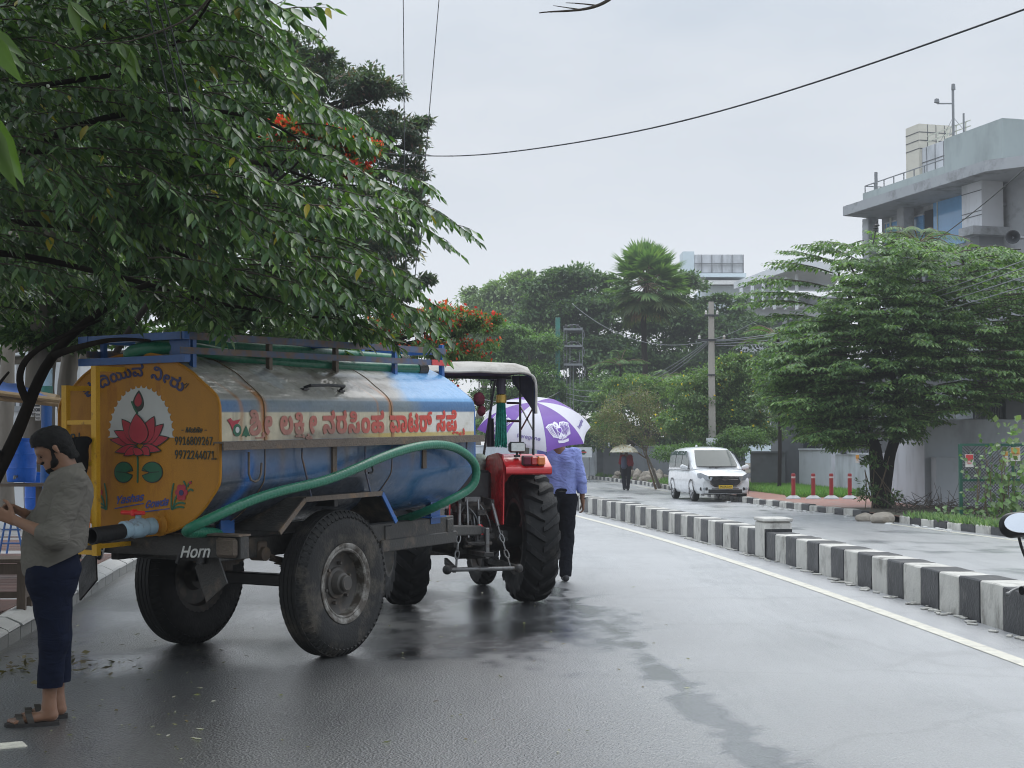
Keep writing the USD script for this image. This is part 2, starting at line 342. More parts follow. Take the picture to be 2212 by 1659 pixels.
look('valve_blue', (.28, .4, .48), .4, .15, 10, dirt=(.12, .1, .08), dirt_at=(.55, .7), dscale=12)
look('plastic_red', (.6, .02, .02), .35, .05)
look('cloth_black', (.01, .01, .011), .85, .3, 10, spec=.15)
look('letter_paint', (1, 1, 1), .45, .22, 16, cd=True, stretch=(1, 1, .35), dirt=(.4, .33, .22), dirt_at=(.6, .72), dscale=9)
look('canopy_cloth', (.42, .4, .37), .7, .12, 4, bump=.3, bscale=14, dirt=(.2, .18, .15), dscale=3)
look('canopy_blue', (.012, .018, .06), .75, .2, 6)
look('tassel_green', (.01, .16, .12), .25, .4, 30, metal=.5)
look('tassel_dark', (.025, .018, .03), .6, .3, 20)
look('gold', (.4, .26, .06), .35, .2, 20, metal=.6)
look('maroon', (.1, .008, .022), .85, .3, 20)
look('lamp_glass', (.5, .52, .5), .12, .15, 30, coat=1)
look('lamp_red', (.3, .01, .01), .15, .1, 20, coat=1)
look('lamp_amber', (.5, .12, .01), .15, .1, 20, coat=1)
look('greasy_iron', (.035, .033, .032), .45, .4, 9, metal=.4, bump=.5, dirt=(.12, .1, .08), dirt_at=(.5, .7), dscale=7)
look('bright_steel', (.15, .15, .15), .35, .2, 9, metal=.7, dirt=(.08, .07, .06), dirt_at=(.5, .66), dscale=12)
look('skin', (.19, .095, .055), .5, .12, 12, bump=.1, bscale=50, sheen=.1)
look('skin_dark', (.12, .06, .038), .5, .12, 12)
look('hair_black', (.006, .0055, .0055), .55, .4, 60, bump=.6, bscale=160, stretch=(1, 1, 2), spec=.18)
look('shirt_grey', (.125, .116, .1), .85, .04, 3, bump=.08, bscale=260, spec=.15, fold=.02)
look('jeans_navy', (.006, .009, .022), .85, .2, 14, bump=.2, bscale=150, spec=.1, fold=.012)
look('sandal', (.03, .025, .02), .5, .2, 20)
look('sole', (.016, .014, .013), .7, .2, 20)
look('phone', (.01, .01, .012), .12, .05)
look('shirt_lavender', (.24, .29, .58), .8, .1, 8, bump=.2, bscale=120, spec=.15, fold=.026)
look('trousers_black', (.008, .009, .013), .85, .2, 10, bump=.2, bscale=120, spec=.12, fold=.022)
look('shoe_black', (.014, .014, .016), .3, .1)
look('belt', (.012, .011, .011), .4)
look('shirt_pale_green', (.36, .42, .36), .8, .12, 8, spec=.15, fold=.022)
look('top_maroon', (.16, .015, .022), .8, .15, 6, spec=.15, fold=.022)
look('bag_navy', (.015, .02, .045), .6, .2, 8)
look('eye_white', (.5, .48, .45), .3, .05)
look('umb_purple', (.2, .09, .42), .5, .05, 5, translucent=(.3, .14, .55), bump=.1, bscale=8)
look('umb_white', (.72, .72, .78), .5, .04, 5, translucent=(.7, .7, .75), bump=.1, bscale=8)
look('print_violet', (.1, .055, .3), .5, .02)
look('print_white', (.75, .73, .82), .5, .02)
look('car_white', (.6, .61, .62), .2, .03, 2, coat=.6); look('car_glass', (.03, .042, .04), .05, .05, spec=.35); look('car_black', (.014, .014, .015), .35, .1); look('chrome', (.55, .55, .56), .12, .05, metal=1.0); look('headlight', (.26, .28, .3), .08, .15, 12, coat=1.0); look('plate_yellow', (.7, .45, .02), .4, .05); look('alloy', (.3, .3, .31), .3, .1, metal=.8)
look('notice_print', (.05, .05, .055), .6)
look('bark_dark', (.016, .013, .011), .9, .35, 5, bump=1, bscale=22, stretch=(1, 1, .3), dirt=(.04, .034, .026), spec=.15)
look('bark_grey', (.13, .115, .095), .85, .3, 5, bump=1, bscale=18, stretch=(1, 1, .3), dirt=(.07, .06, .045))
look('twig', (.05, .04, .03), .8, .3, 8)
look('dry_stem', (.13, .09, .055), .85, .3, 8)
look('blossom', (.75, .75, .68), .6, .05)
# ------------------------------------------------------------------ looks

asphalt = usdkit.material(stage, '/World/Looks/wet_asphalt', {
    'geo': ('geometry', {}), 'wet': ('attribute', {'attribute': 'wet'}),
    'g1': ('noise_texture', {'scale': 60.0, 'detail': 3, 'roughness': 0.6}), 'g2': ('noise_texture', {'scale': 0.55, 'detail': 6, 'roughness': 0.6}),
    'st': ('mapping', {'scale': (1.0, 0.16, 1.0), 'rotation': (0, 0, .12)}), 'g3': ('noise_texture', {'scale': 1.1, 'detail': 7, 'roughness': 0.66}),
    'vor': ('voronoi_texture', {'feature': 'f1', 'scale': 75.0}),
    'col': ('rgb_ramp', {'ramp': [(0.3, (.19, .196, .207)), (0.5, (.25, .257, .27)), (0.75, (.33, .338, .35))]}),
    'c2': ('rgb_ramp', {'ramp': [(0.35, (.86, .86, .86)), (0.62, (1.1, 1.1, 1.09))]}), 'mul': ('mix_color', {'blend_type': 'multiply', 'fac': 1.0}), 'tone': ('attribute', {'attribute': 'dry_shade'}), 'dk': ('mix_color', {'blend_type': 'multiply', 'b': (.10, .099, .097)}), 'inv1': ('map_range', {'from_min': 0.0, 'from_max': 1.0, 'to_min': 1.0, 'to_max': 0.0, 'clamp': True}),  # left road darkened in base colour: damper asphalt and painted tree shade
    'sp': ('noise_texture', {'scale': 150.0, 'detail': 1}), 'spr': ('rgb_ramp', {'ramp': [(0.3, (.55, .55, .55)), (0.55, (1, 1, 1)), (0.68, (1.9, 1.88, 1.8))]}), 'spm': ('mix_color', {'blend_type': 'multiply', 'fac': 1.0, 'use_clamp_result': False}),
    'cd': ('noise_texture', {'scale': 1.3, 'detail': 5}), 'cadd': ('vector_math', {'math_type': 'multiply_add', 'vector2': (.9, .9, 0)}), 'cv': ('voronoi_texture', {'feature': 'distance_to_edge', 'scale': .42}), 'cr': ('rgb_ramp', {'ramp': [(0.0, (.45, .45, .45)), (0.012, (.6, .6, .6)), (0.02, (1, 1, 1))]}), 'crm': ('mix_color', {'blend_type': 'multiply', 'fac': .35}),
    'wetc': ('mix_color', {'blend_type': 'multiply', 'b': (.5, .5, .5)}),
    'rn': ('map_range', {'from_min': .36, 'from_max': .66, 'to_min': .30, 'to_max': .42, 'clamp': True}),
    'rgh': ('mix_float', {'b': 0.045}),
    'hadd': ('math', {'math_type': 'multiply_add', 'value2': 0.7}),
    'inv': ('map_range', {'from_min': 0.0, 'from_max': 1.0, 'to_min': 0.6, 'to_max': 0.03, 'clamp': True}),
    'b': ('bump', {'distance': 0.011}),
    'p': ('principled_bsdf', {'specular_ior_level': 0.8, 'coat_weight': 1.0, 'coat_roughness': 0.28, 'coat_ior': 1.5})},
    [('geo.position', 'g1.vector'), ('geo.position', 'g2.vector'), ('geo.position', 'st.vector'), ('st.vector', 'g3.vector'), ('geo.position', 'vor.vector'),
     ('g1.fac', 'col.fac'), ('g2.fac', 'c2.fac'), ('col.color', 'mul.a'), ('c2.color', 'mul.b'), ('wet.fac', 'wetc.fac'), ('tone.fac', 'inv1.value'), ('inv1.result', 'dk.fac'), ('mul.result', 'dk.a'), ('geo.position', 'sp.vector'), ('sp.fac', 'spr.fac'), ('dk.result', 'spm.a'), ('spr.color', 'spm.b'), ('geo.position', 'cd.vector'), ('cd.color', 'cadd.vector1'), ('geo.position', 'cadd.vector3'), ('cadd.vector', 'cv.vector'), ('cv.distance', 'cr.fac'), ('spm.result', 'crm.a'), ('cr.color', 'crm.b'), ('crm.result', 'wetc.a'), ('wetc.result', 'p.base_color'),
     ('g3.fac', 'rn.value'), ('rn.result', 'rgh.a'), ('wet.fac', 'rgh.fac'), ('rgh.result', 'p.roughness'), ('rgh.result', 'p.coat_roughness'), ('b.normal', 'p.coat_normal'),
     ('vor.distance', 'hadd.value1'), ('g1.fac', 'hadd.value3'), ('hadd.value', 'b.height'), ('wet.fac', 'inv.value'), ('inv.result', 'b.strength'), ('b.normal', 'p.normal')], surface='p.BSDF')
LOOK['wet_asphalt'] = asphalt

# ------------------------------------------------------------------ the course of the road
def x_median(Y):
    Y = np.asarray(Y, float); q = 4.497 - .0082 * Y - .00181 * Y * Y
    return np.where(Y < 34, q, 4.497 - .0082 * 34 - .00181 * 34 ** 2 - .1313 * (Y - 34)) 
def x_left(Y): return -3.8 - .128 * (np.asarray(Y, float) - 11)
_kr = np.array([(10.2, 2), (9.9, 12), (9.1, 22), (8.65, 26.4), (8.2, 29.8), (7.85, 34), (7.3, 38.5), (6.75, 43), (6.3, 52), (5.75, 66), (4.0, 83), (.5, 110), (-6, 150)])
def x_right(Y): return np.interp(Y, _kr[:, 1], _kr[:, 0])

g = MB(); g.add([(-260, -60, -.03), (260, -60, -.03), (260, 420, -.03), (-260, 420, -.03)], [(0, 1, 2, 3)])
obj('ground', g, 'earth', kind='structure', smooth=False)

def wetness(X, Y):
    from scipy.spatial import cKDTree
    P3 = np.stack([X, Y, 0 * X], -1)
    n1 = meshkit.fbm(P3 * (1.1, .9, 1), 4, 3); n2 = meshkit.fbm(P3 * (7, 3.2, 1), 4, 9)
    w = np.zeros_like(X)
    c = gnd(1070, 1338); dx, dy = (X - c[0]) / 1.05, (Y - c[1]) / 2.0
    w = np.maximum(w, .82 * np.clip(1.5 - np.hypot(dx, dy) + (n1 - .5) * 1.6 + (n2 - .5) * 1.2, 0, 1))
    pl = [gnd(*q)[:2] for q in [(1190, 1268), (1235, 1300), (1300, 1345), (1400, 1420), (1490, 1500), (1580, 1580), (1680, 1670), (1790, 1780)]]
    ls = np.array(LineString(pl).segmentize(.05).coords); d, i = cKDTree(ls).query(np.stack([X, Y], -1).reshape(-1, 2))
    d = d.reshape(X.shape); wd = .17
    w = np.maximum(w, .75 * np.clip((wd - d) / .12 + (n2 - .52) * 4.5, 0, 1) * (d < .5))
    for (px, py, rx, ry, a) in [(640, 1330, .5, 1.1, .4), (230, 1330, .55, 1.6, .5), (210, 1440, .4, .5, .6), (550, 1420, .6, .6, .35), (1040, 1275, .6, 1.4, .7)]:
        c = gnd(px, py); w = np.maximum(w, a * np.clip(1.3 - np.hypot((X - c[0]) / rx, (Y - c[1]) / ry) + (n1 - .5) * 2, 0, 1))
    rr = X - x_median(Y)
    w = np.maximum(w, .45 * np.clip((n1 - .6) * 6, 0, 1) * (rr > .5))
    return w
ys = np.concatenate([np.arange(-8, 3, .5), np.arange(3, 24, .07), np.arange(24, 60, .3), np.arange(60, 152, 2)])
road = grid_mesh(np.linspace(0, 1, 190), ys, lambda t, Y: np.stack([x_left(Y) + t * (x_right(Y) - x_left(Y)), Y, 0 * Y], -1))
def dry_shade_tone(X, Y):                      # lighter half dried asphalt beyond the run-off; tree shade painted dark on the left
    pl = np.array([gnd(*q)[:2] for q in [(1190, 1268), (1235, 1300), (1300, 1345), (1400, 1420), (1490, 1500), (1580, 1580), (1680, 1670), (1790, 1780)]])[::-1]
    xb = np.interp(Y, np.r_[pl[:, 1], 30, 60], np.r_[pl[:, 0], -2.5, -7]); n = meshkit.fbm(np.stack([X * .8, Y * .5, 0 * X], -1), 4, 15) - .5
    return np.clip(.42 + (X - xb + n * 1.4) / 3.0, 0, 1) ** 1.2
obj('road', road, 'wet_asphalt', kind='structure', smooth=False, attrs={'wet': wetness(road.vertices[:, 0], road.vertices[:, 1]), 'dry_shade': dry_shade_tone(road.vertices[:, 0], road.vertices[:, 1])})

def strip(name, fa, fb, y0, y1, z, step=.5, mat='line_paint'):
    Y = np.arange(y0, y1, step); m = grid_mesh(np.array([0, 1.]), Y, lambda t, y: np.stack([fa(y) + t * (fb(y) - fa(y)), y, 0 * y + z], -1)); return obj(name, m, mat, kind='structure', smooth=False)
strip('edge_line', lambda y: x_median(y) - .66, lambda y: x_median(y) - .52, 2, 90, .004)
strip('edge_line', lambda y: x_right(y) - .42, lambda y: x_right(y) - .32, 8, 33, .004)
strip('edge_line', lambda y: x_right(y) - .5, lambda y: x_right(y) - .4, 55, 80, .004)
g = MB(); c = gnd(18, 1618); g.box((c[0] - .35, c[1] - .1, .003), (.9, .14, .006), rz=.5); obj('edge_line', g, 'line_paint', kind='structure', smooth=False)

# pavements: left of ribbed pavers, right of red blocks
strip('pavement_left', lambda y: x_left(y) - 9, lambda y: x_left(y) - .17, -6, 60, .12, mat='paver')
strip('pavement_right', lambda y: x_right(y) + .17, lambda y: x_right(y) + 9, 8, 150, .11, mat='red_paving')
pav = stage.GetPrimAtPath('/World/pavement_left')
ribs = MB()
for k, y in enumerate(np.arange(8.5, 24, .085)):
    if (k // 9) % 4 == 3: continue
    x1 = float(x_left(y)) - .32; ribs.box(((x1 - 3.4 + x1) / 2, y, .126), (3.4, .038, .016), rz=-.0)
tag(obj('paver_ribs', ribs, 'paver_red', pav, smooth=False), kind='stuff')

# left kerb: chamfered concrete stones
def kerb_mesh(L, w, h, cham):
    p = Polygon([(0, -.02), (w, -.02), (w, h - cham), (w - cham * 1.3, h), (0, h)])
    return MB().prism(p, -L / 2, L / 2, X=(1, 0, 0), Y=(0, 0, 1))      # along -Y .. +Y
lk = thing('kerb', 'grey concrete kerb with pale sloping top stones beside the ribbed pavement', 'kerb')
y = 6.2; k = 0; ang = math.atan(.128)
rng = np.random.default_rng(5)
while y < 26:
    L = .46 if y < 16 else .6
    xx = float(x_left(y)); R = np.array([[math.cos(ang), -math.sin(ang), 0], [math.sin(ang), math.cos(ang), 0], [0, 0, 1]])
    b = MB(); b.prism(Polygon([(-.17, -.02), (0, -.02), (.0, .105), (-.17, .105)]), -L / 2 + .008, L / 2 - .008, X=(1, 0, 0), Y=(0, 0, 1)); m = b.mesh()
    m.vertices = m.vertices @ R.T + (xx, y, rng.normal(0, .004)); obj('kerb_stone', m, 'kerb_stone_grey', lk, smooth=False)
    b = MB(); b.prism(Polygon([(-.19, .107), (.012, .107), (.0, .125), (-.11, .175), (-.19, .178)]), -L / 2 + .012, L / 2 - .012, X=(1, 0, 0), Y=(0, 0, 1)); m = b.mesh()
    m.vertices = m.vertices @ R.T + (xx + rng.normal(0, .006), y, rng.normal(0, .004)); obj('coping_stone', m, 'kerb_stone_white', lk, smooth=False)
    y += L; k += 1

# median divider: blocks painted black and white in turn, and one taller pillar
md = thing('road_divider', 'low concrete divider of black and white blocks down the middle of the road', 'road divider')
Y = 5.0; k = 0; bw, bh = .36, .37; post_y = float(gnd(1640, 1203)[1])
while Y < 62:
    L = .52 if Y < 34 else .6
    x0 = float(x_median(Y)); dx = float(x_median(Y + .5) - x_median(Y)) / .5; a = math.atan(-dx)
    hgt = bh * (1 + rng.normal(0, .008)); ispost = abs(Y - post_y) < L / 2
    b = MB()
    if ispost:
        b.box((bw / 2, 0, .25), (bw + .04, L + .02, .52), bev=.03)
    else:
        b.box((bw / 2, 0, hgt / 2 - .02), (bw + rng.normal(0, .003), L - .003, hgt + .04), bev=.014)
    m = b.mesh(); m = m.subdivide().subdivide() if Y < 26 else m
    m.vertices = m.vertices + (meshkit.fbm((m.vertices + (0, Y, 0)) * 9, 3, 4)[:, None] - .5) * .016
    R = np.array([[math.cos(a), -math.sin(a), 0], [math.sin(a), math.cos(a), 0], [0, 0, 1]])
    m.vertices = m.vertices @ R.T + (x0, Y, 0)
    obj('pillar' if ispost else 'block', m, 'paint_white_worn' if k % 2 or ispost else 'paint_black_worn', md, smooth=40)
    if ispost:
        q = MB(); q.box((bw / 2, 0, 0), (bw + .06, L + .05, .05), bev=.012); m = q.mesh(); m.vertices = m.vertices @ R.T + (x0, Y, .535); obj('pillar_cap', m, 'paint_white_worn', md)
        q = MB(); q.box((bw / 2, -L / 2 - .012, .2), (bw + .03, .02, .42), bev=.004); m = q.mesh(); m.vertices = m.vertices @ R.T + (x0, Y, 0); obj('pillar_face', m, 'paint_black_worn', md)
    Y += L; k += 1

# right kerb
rk = thing('kerb', 'low black and white painted kerb along the red pavement under the trees', 'kerb')
Y = 20.0; k = 0
while Y < 82:
    L = .62
    x0, x1 = float(x_right(Y)), float(x_right(Y + L)); a = math.atan2(-(x1 - x0), L)
    if not (30.8 < Y < 33.6):
        b = MB(); b.box((.09, L / 2, .055), (.2, L - .01, .2 + rng.normal(0, .012)), bev=.02); m = b.mesh()
        R = np.array([[math.cos(a), -math.sin(a), 0], [math.sin(a), math.cos(a), 0], [0, 0, 1]]); m.vertices = m.vertices @ R.T + (x0, Y, rng.normal(0, .008))
        obj('kerb_block', m, 'paint_white_worn' if k % 2 else 'paint_black_worn', rk)
    Y += L; k += 1

# rain haze hanging in the air
hz_ = MB().box((0, 170, 28), (640, 520, 58.2))
LOOK['haze'] = usdkit.material(stage, '/World/Looks/haze', {'v': ('principled_volume', {'color': (.93, .95, .97), 'density': 0.00065, 'anisotropy': 0.2})}, [], volume='v.volume')
obj('haze', hz_, 'haze', kind='stuff', smooth=False)

# ------------------------------------------------------------------ buildings and walls

# --- grey office building: local x into the building, y along its front away from us
BA = math.radians(15.7); Bo = np.array([17.7, 55.0, 0]); BE1 = np.array([-math.sin(BA), math.cos(BA), 0]); BE2 = np.array([math.cos(BA), math.sin(BA), 0])
ob = thing('office_building', 'grey office building with projecting roof slab and blue windows above the right hand tree', 'building', Bo, BA)
def fb(x, y, inset=0.0):
    p = plane_hit((2900 + x / 1.508) / 1.8228, (300 + y / 1.508) / 1.8228, Bo + BE2 * inset, BE2) - Bo; return p @ BE1, p[2]
def bbox(name, s0, s1, z0, z1, x0, x1, mat, bev=0.0): return obj(name, MB().box(((x0 + x1) / 2, (s0 + s1) / 2, (z0 + z1) / 2), (abs(x1 - x0), abs(s1 - s0), abs(z1 - z0)), bev=bev), mat, ob, smooth=False)
sL, zb = fb(632, 830); sR, zR = fb(1478, 590); zt = zb + .42
P = [(0, sL), (0, sR), (1.3, sR - 2.3), (9, sR - 2.3), (9, sL), (2.2, sL + .9)]
obj('roof_slab', MB().prism(Polygon([(0, sR), (1.6, sR - 1.9), (10, sR - 1.9), (10, sL + 1.6), (1.7, sL + 1.6)][:0] or [(0, sL), (1.8, sL + .35), (10, sL + .35), (10, sR - 2.2), (1.5, sR - 2.2), (0, sR)]), zb, zt), 'slab_grey', ob, smooth=False)
s0, z0 = fb(750, 700, 1.5); s1, z1 = fb(1232, 535, 1.5)
bbox('parapet', s0, s1 - .02, zt, max(z0, z1), 1.5, 1.75, 'render_grey'); bbox('parapet', s0 - .02, s0 + .22, zt, z0 - .004, 1.752, 8, 'render_grey')
sc, zc = fb(1232, 375, 1.5); sd, zd = fb(1578, 247, 1.5)
bbox('stair_block', sc, sd, zt, (zc + zd) / 2, 1.5, 9, 'render_grey')
for k in range(9):
    s = s0 + (s1 - s0) * k / 8; bbox('railing_post', s - .02, s + .02, z0, z0 + .36, 1.6, 1.64, 'railing_grey')
bbox('railing', s0, s1, z0 + .35, z0 + .39, 1.6, 1.64, 'railing_grey'); bbox('railing', s0 - .002, s0 + .04, z0 + .35, z0 + .388, 1.642, 6, 'railing_grey')
st0, zt0 = fb(1035, 600, 4.5); st1, zt1 = fb(1300, 430, 4.5); ztop = fb(1035, 400, 4.5)[1]; zcap = fb(1035, 308, 4.5)[1]
zb2 = fb(1085, 435, 4.5)[1]
bbox('lift_tower', st0, st0 - 5.5, zt, zb2, 4.5, 9, 'panel_grey'); bbox('tower_cap', st0 + .15, st0 - 1.0, zb2 - 1.6, zcap, 4.35, 6.1, 'panel_cream')
for z in np.linspace(zt + .3, zb2, 5)[:-1]: bbox('tower_joint', st0, st0 - 5.5, z - .02, z + .02, 4.485, 4.498, 'joint_dark')
for k in range(1, 8): bbox('tower_joint', st0 - .7 * k - .02, st0 - .7 * k + .02, zt, zb2 - .03, 4.489, 4.4995, 'joint_dark')
for z in np.linspace(zb2, zcap, 4)[:-1]: bbox('tower_joint', st0 - 1.0, st0 - 1.012, z - .02, z + .02, 4.36, 6.09, 'joint_dark'); bbox('tower_joint', st0 + .14, st0 - .99, z - .02, z + .02, 4.338, 4.349, 'joint_dark')
for k in range(1, 4): bbox('tower_joint', st0 - 1.0, st0 - 1.011, zb2 - .2, zcap - .02, 4.35 + .44 * k - .015, 4.35 + .44 * k + .015, 'joint_dark')
for dz in (.3, .55): bbox('roof_rail', st0 - 1.1, st0 - 4.6, zb2 + dz - .02, zb2 + dz + .02, 4.7, 4.74, 'frame_cream')
for k in range(5): bbox('rail_post', st0 - 1.2 - .75 * k, st0 - 1.24 - .75 * k, zb2, zb2 + .55, 4.7, 4.74, 'frame_cream')
# main wall under the slab with windows and columns
inw = 1.9; sw0 = sL - .2; sw1 = sR - 1.7
bbox('wall', fb(840, 900, inw)[0], sw1, 5.0, zb - .002, inw + .2, 9.5, 'slab_grey')
for a, c, top, bot in ((1152, 1334, 735, 900), (1003, 1095, 850, 905), (868, 940, 880, 925)):
    sa, za = fb(a, top, inw); sb, zb_ = fb(c, bot, inw); bbox('window', sa, sb, zb_ - .6, za, inw + .12, inw + .19, 'window_blue')
    for k in (1,): bbox('window_frame', sa + (sb - sa) * .15 - .025, sa + (sb - sa) * .15 + .025, zb_ - .6, za, inw + .09, inw + .118, 'frame_cream')
    bbox('window_frame', sa, sb, za + .003, za + .06, inw + .08, inw + .19, 'panel_grey')
sa, za = fb(1100, 830, inw); sb, _ = fb(1148, 900, inw); bbox('dark_window', sa, sb, 8.0, za + .2, inw + .13, inw + .192, 'window_dark')
sa, za = fb(1336, 640, .9); sb, _ = fb(1458, 905, .9); bbox('clad_pier', sa, sb, fb(1336, 905, .9)[1] - .3, zb - .004, .9, 1.85, 'panel_grey')
for y in (690, 810, 835): z = fb(1400, y, .9)[1]; bbox('pier_joint', sa + .004, sb - .004, z - .015, z + .015, .885, .899, 'joint_dark')
for a in (765, 973):
    sa, _ = fb(a, 900, 1.3); bbox('column', sa - .28, sa + .28, 4, zb - .003, 1.3, 1.8, 'slab_grey')
# near end: wall with a band of windows and the ledge below
ye = sR - 1.75
sE = fb(1458, 800, .9)[0] + .5
def eb(x, y, s):
    p = plane_hit((2900 + x / 1.508) / 1.8228, (300 + y / 1.508) / 1.8228, Bo + BE1 * s, BE1) - Bo; return p @ BE2, p[2]
bbox('end_wall', sE, sE + 4, 4, zb - .003, 2.6, 13, 'slab_grey')
xa, za = eb(1530, 793, sE); xb, zz = eb(1712, 880, sE)
bbox('window_band', sE - .05, sE + .02, zz, za, xa, xb + 2, 'window_blue')
bbox('window_frame', sE - .12, sE, za + .002, za + .1, xa - .1, xb + 2, 'frame_cream'); bbox('window_frame', sE - .12, sE, zz - .1, zz - .002, xa - .1, xb + 2, 'frame_cream')
for x in (1530, 1560, 1574, 1672, 1725): x_ = eb(x, 840, sE)[0]; bbox('mullion', sE - .11, sE - .051, zz, za, x_ - .05, x_ + .05, 'frame_cream')
bbox('window_hood', sE - .35, sE, za + .12, za + .24, xa - .25, xb + 2, 'slab_dark')
zl, zlb = eb(1500, 890, sE - .5)[1], eb(1500, 940, sE - .5)[1]; sa = fb(1318, 892, .5)[0]
bbox('ledge', sE - .5, sa, zlb, zl, .5, 13, 'slab_grey'); bbox('lower_wall', sE - .1, sa, zlb - 2.6, zlb - .004, 1.0, 12.8, 'slab_dark')
bbox('core', sw0 - 1, sE + .2, 0, 5, 3.5, 9, 'slab_dark')
for a in (790, 905): sa, _ = fb(a, 900, inw); bbox('mullion', sa - .05, sa + .05, 8, zb - .1, inw + .06, inw + .1, 'frame_cream')
def mast(name, label, x, y0, y1, inset, r, extra=None):
    p0 = plane_hit((2900 + x / 1.508) / 1.8228, (300 + y0 / 1.508) / 1.8228, Bo + BE2 * inset, BE2); z1 = plane_hit((2900 + x / 1.508) / 1.8228, (300 + y1 / 1.508) / 1.8228, Bo + BE2 * inset, BE2)[2]
    t = thing(name, label, 'mast', p0); obj('pole', MB().tube([(0, 0, -.6), (0, 0, z1 - p0[2])], r, 8), 'railing_grey', t); h = z1 - p0[2]
    if extra == 'vane':
        obj('arm', MB().bar((-.7, 0, h * .62), (0, 0, h * .62), .05), 'railing_grey', t); obj('cup', MB().lathe([(0, 0), (.12, .05), (.1, .2), (0, .25)], 10, (-.72, 0, h * .62)), 'railing_grey', t); obj('cup', MB().lathe([(0, 0), (.1, .05), (.08, .3), (0, .34)], 10, (0.02, 0, h * .92)), 'railing_grey', t)
        for a in (0, 2.1, 4.2): obj('stay', MB().tube([(0, 0, h * .3), (.8 * math.cos(a), .8 * math.sin(a), -.4)], .012, 4), 'railing_grey', t)
    return t
mast('weather_mast', 'thin weather mast with cups on the roof of the grey office building', 1288, 320, 65, 4.6, .06, 'vane')
mast('antenna', 'short plain antenna rod to the right of the weather mast', 1350, 330, 220, 4.6, .045); mast('antenna', 'plain pole at the left end of the office roof railing', 829, 690, 570, 3, .08)
# lattice tower on the same roof, at the right edge
lt = thing('lattice_mast', 'dark steel lattice mast at the right edge above the grey office building', 'mast', Bo + BE1 * (sd - 2.0) + BE2 * 4 + np.array([0, 0, (zc + zd) / 2]), BA)
for x in (0, .9):
    for y_ in (0, .9): obj('leg', MB().bar((x, y_, 0), (x, y_, 9), .09), 'iron_dark', lt)
for k in range(9):
    for a, c in (((0, 0), (.9, 0)), ((0, 0), (0, .9)), ((.9, 0), (.9, .9)), ((0, .9), (.9, .9))):
        obj('brace', MB().bar((*a, k), (*c, k + 1), .05), 'iron_dark', lt); obj('brace', MB().bar((*a, k + 1), (*c, k + 1), .05), 'iron_dark', lt)
# pale buildings far off
wf = thing('white_building', 'far white building with a panelled roof screen right of the fan palm', 'building', (0, 0, 0)); Yf = 130
def fbox(name, x0, y0, x1, y1, Y, dep, mat): a, c = at(x0, y0, Y), at(x1, y1, Y); return obj(name, MB().box(((a[0] + c[0]) / 2, Y + dep / 2, (a[2] + c[2]) / 2), (abs(c[0] - a[0]), dep, abs(a[2] - c[2]))), mat, wf, smooth=False)
fbox('roof_screen', 1475, 543, 1500, 594, Yf, 2.5, 'pale_blue_render'); fbox('roof_screen', 1500.5, 550, 1607, 589, Yf, 1.5, 'panel_grey'); fbox('screen_base', 1500, 590, 1612, 598, Yf - .3, 3, 'pale_blue_render')
for x in (1516, 1538, 1560, 1582, 1606): fbox('screen_bar', x - .7, 550, x + .7, 589, Yf - .15, .14, 'railing_grey')
fbox('screen_bar', 1501, 568, 1607, 569.5, Yf - .2, .12, 'railing_grey')
a, c = at(1518, 612, Yf), at(1700, 612, Yf); obj('roof', MB().box(((a[0] + c[0]) / 2, Yf + 3, a[2] + .3), (c[0] - a[0], 8, .35), R=trimesh.transformations.rotation_matrix(.08, (1, 0, 0))[:3, :3]), 'roof_white', wf); fbox('wall', 1522, 618, 1690, 1000, Yf + .5, 8, 'pale_blue_render')
vb = thing('white_building', 'white building with open top floor and sloping roof behind the right hand tree', 'building', (0, 0, 0)); Yv = 95
def gbox(name, x0, y0, x1, y1, Y, dep, mat): a, c = at(x0, y0, Y), at(x1, y1, Y); return obj(name, MB().box(((a[0] + c[0]) / 2, Y + dep / 2, (a[2] + c[2]) / 2), (abs(c[0] - a[0]), dep, abs(a[2] - c[2]))), mat, vb, smooth=False)
q0, q1 = at(1585, 624, Yv + 6), at(1735, 574, Yv - 3); q2 = at(1830, 590, Yv - 3)
obj('roof', MB().loft([[q0, q0 + (0, 0, .45), q0 + (7, 2, .45), q0 + (7, 2, 0)], [q1, q1 + (0, 0, .6), q2 + (0, 2, .6), q2 + (0, 2, 0)]], caps=True), 'white_render', vb, smooth=False)
for k in range(6): x = 1600 + 24 * k; gbox('column', x, 622 - k * 6, x + 5, 668, Yv + 4 - k, .5, 'white_render')
gbox('top_floor_wall', 1596, 640, 1830, 668, Yv + 6, 1, 'slab_grey'); gbox('wall', 1590, 662, 1830, 950, Yv + 3, 7, 'panel_grey'); gbox('parapet', 1588, 655, 1740, 664, Yv + 2.4, .5, 'white_render')
for k in range(5): gbox('window', 1612 + 30 * k, 690, 1630 + 30 * k, 730, Yv + 2.85, .2, 'window_dark')

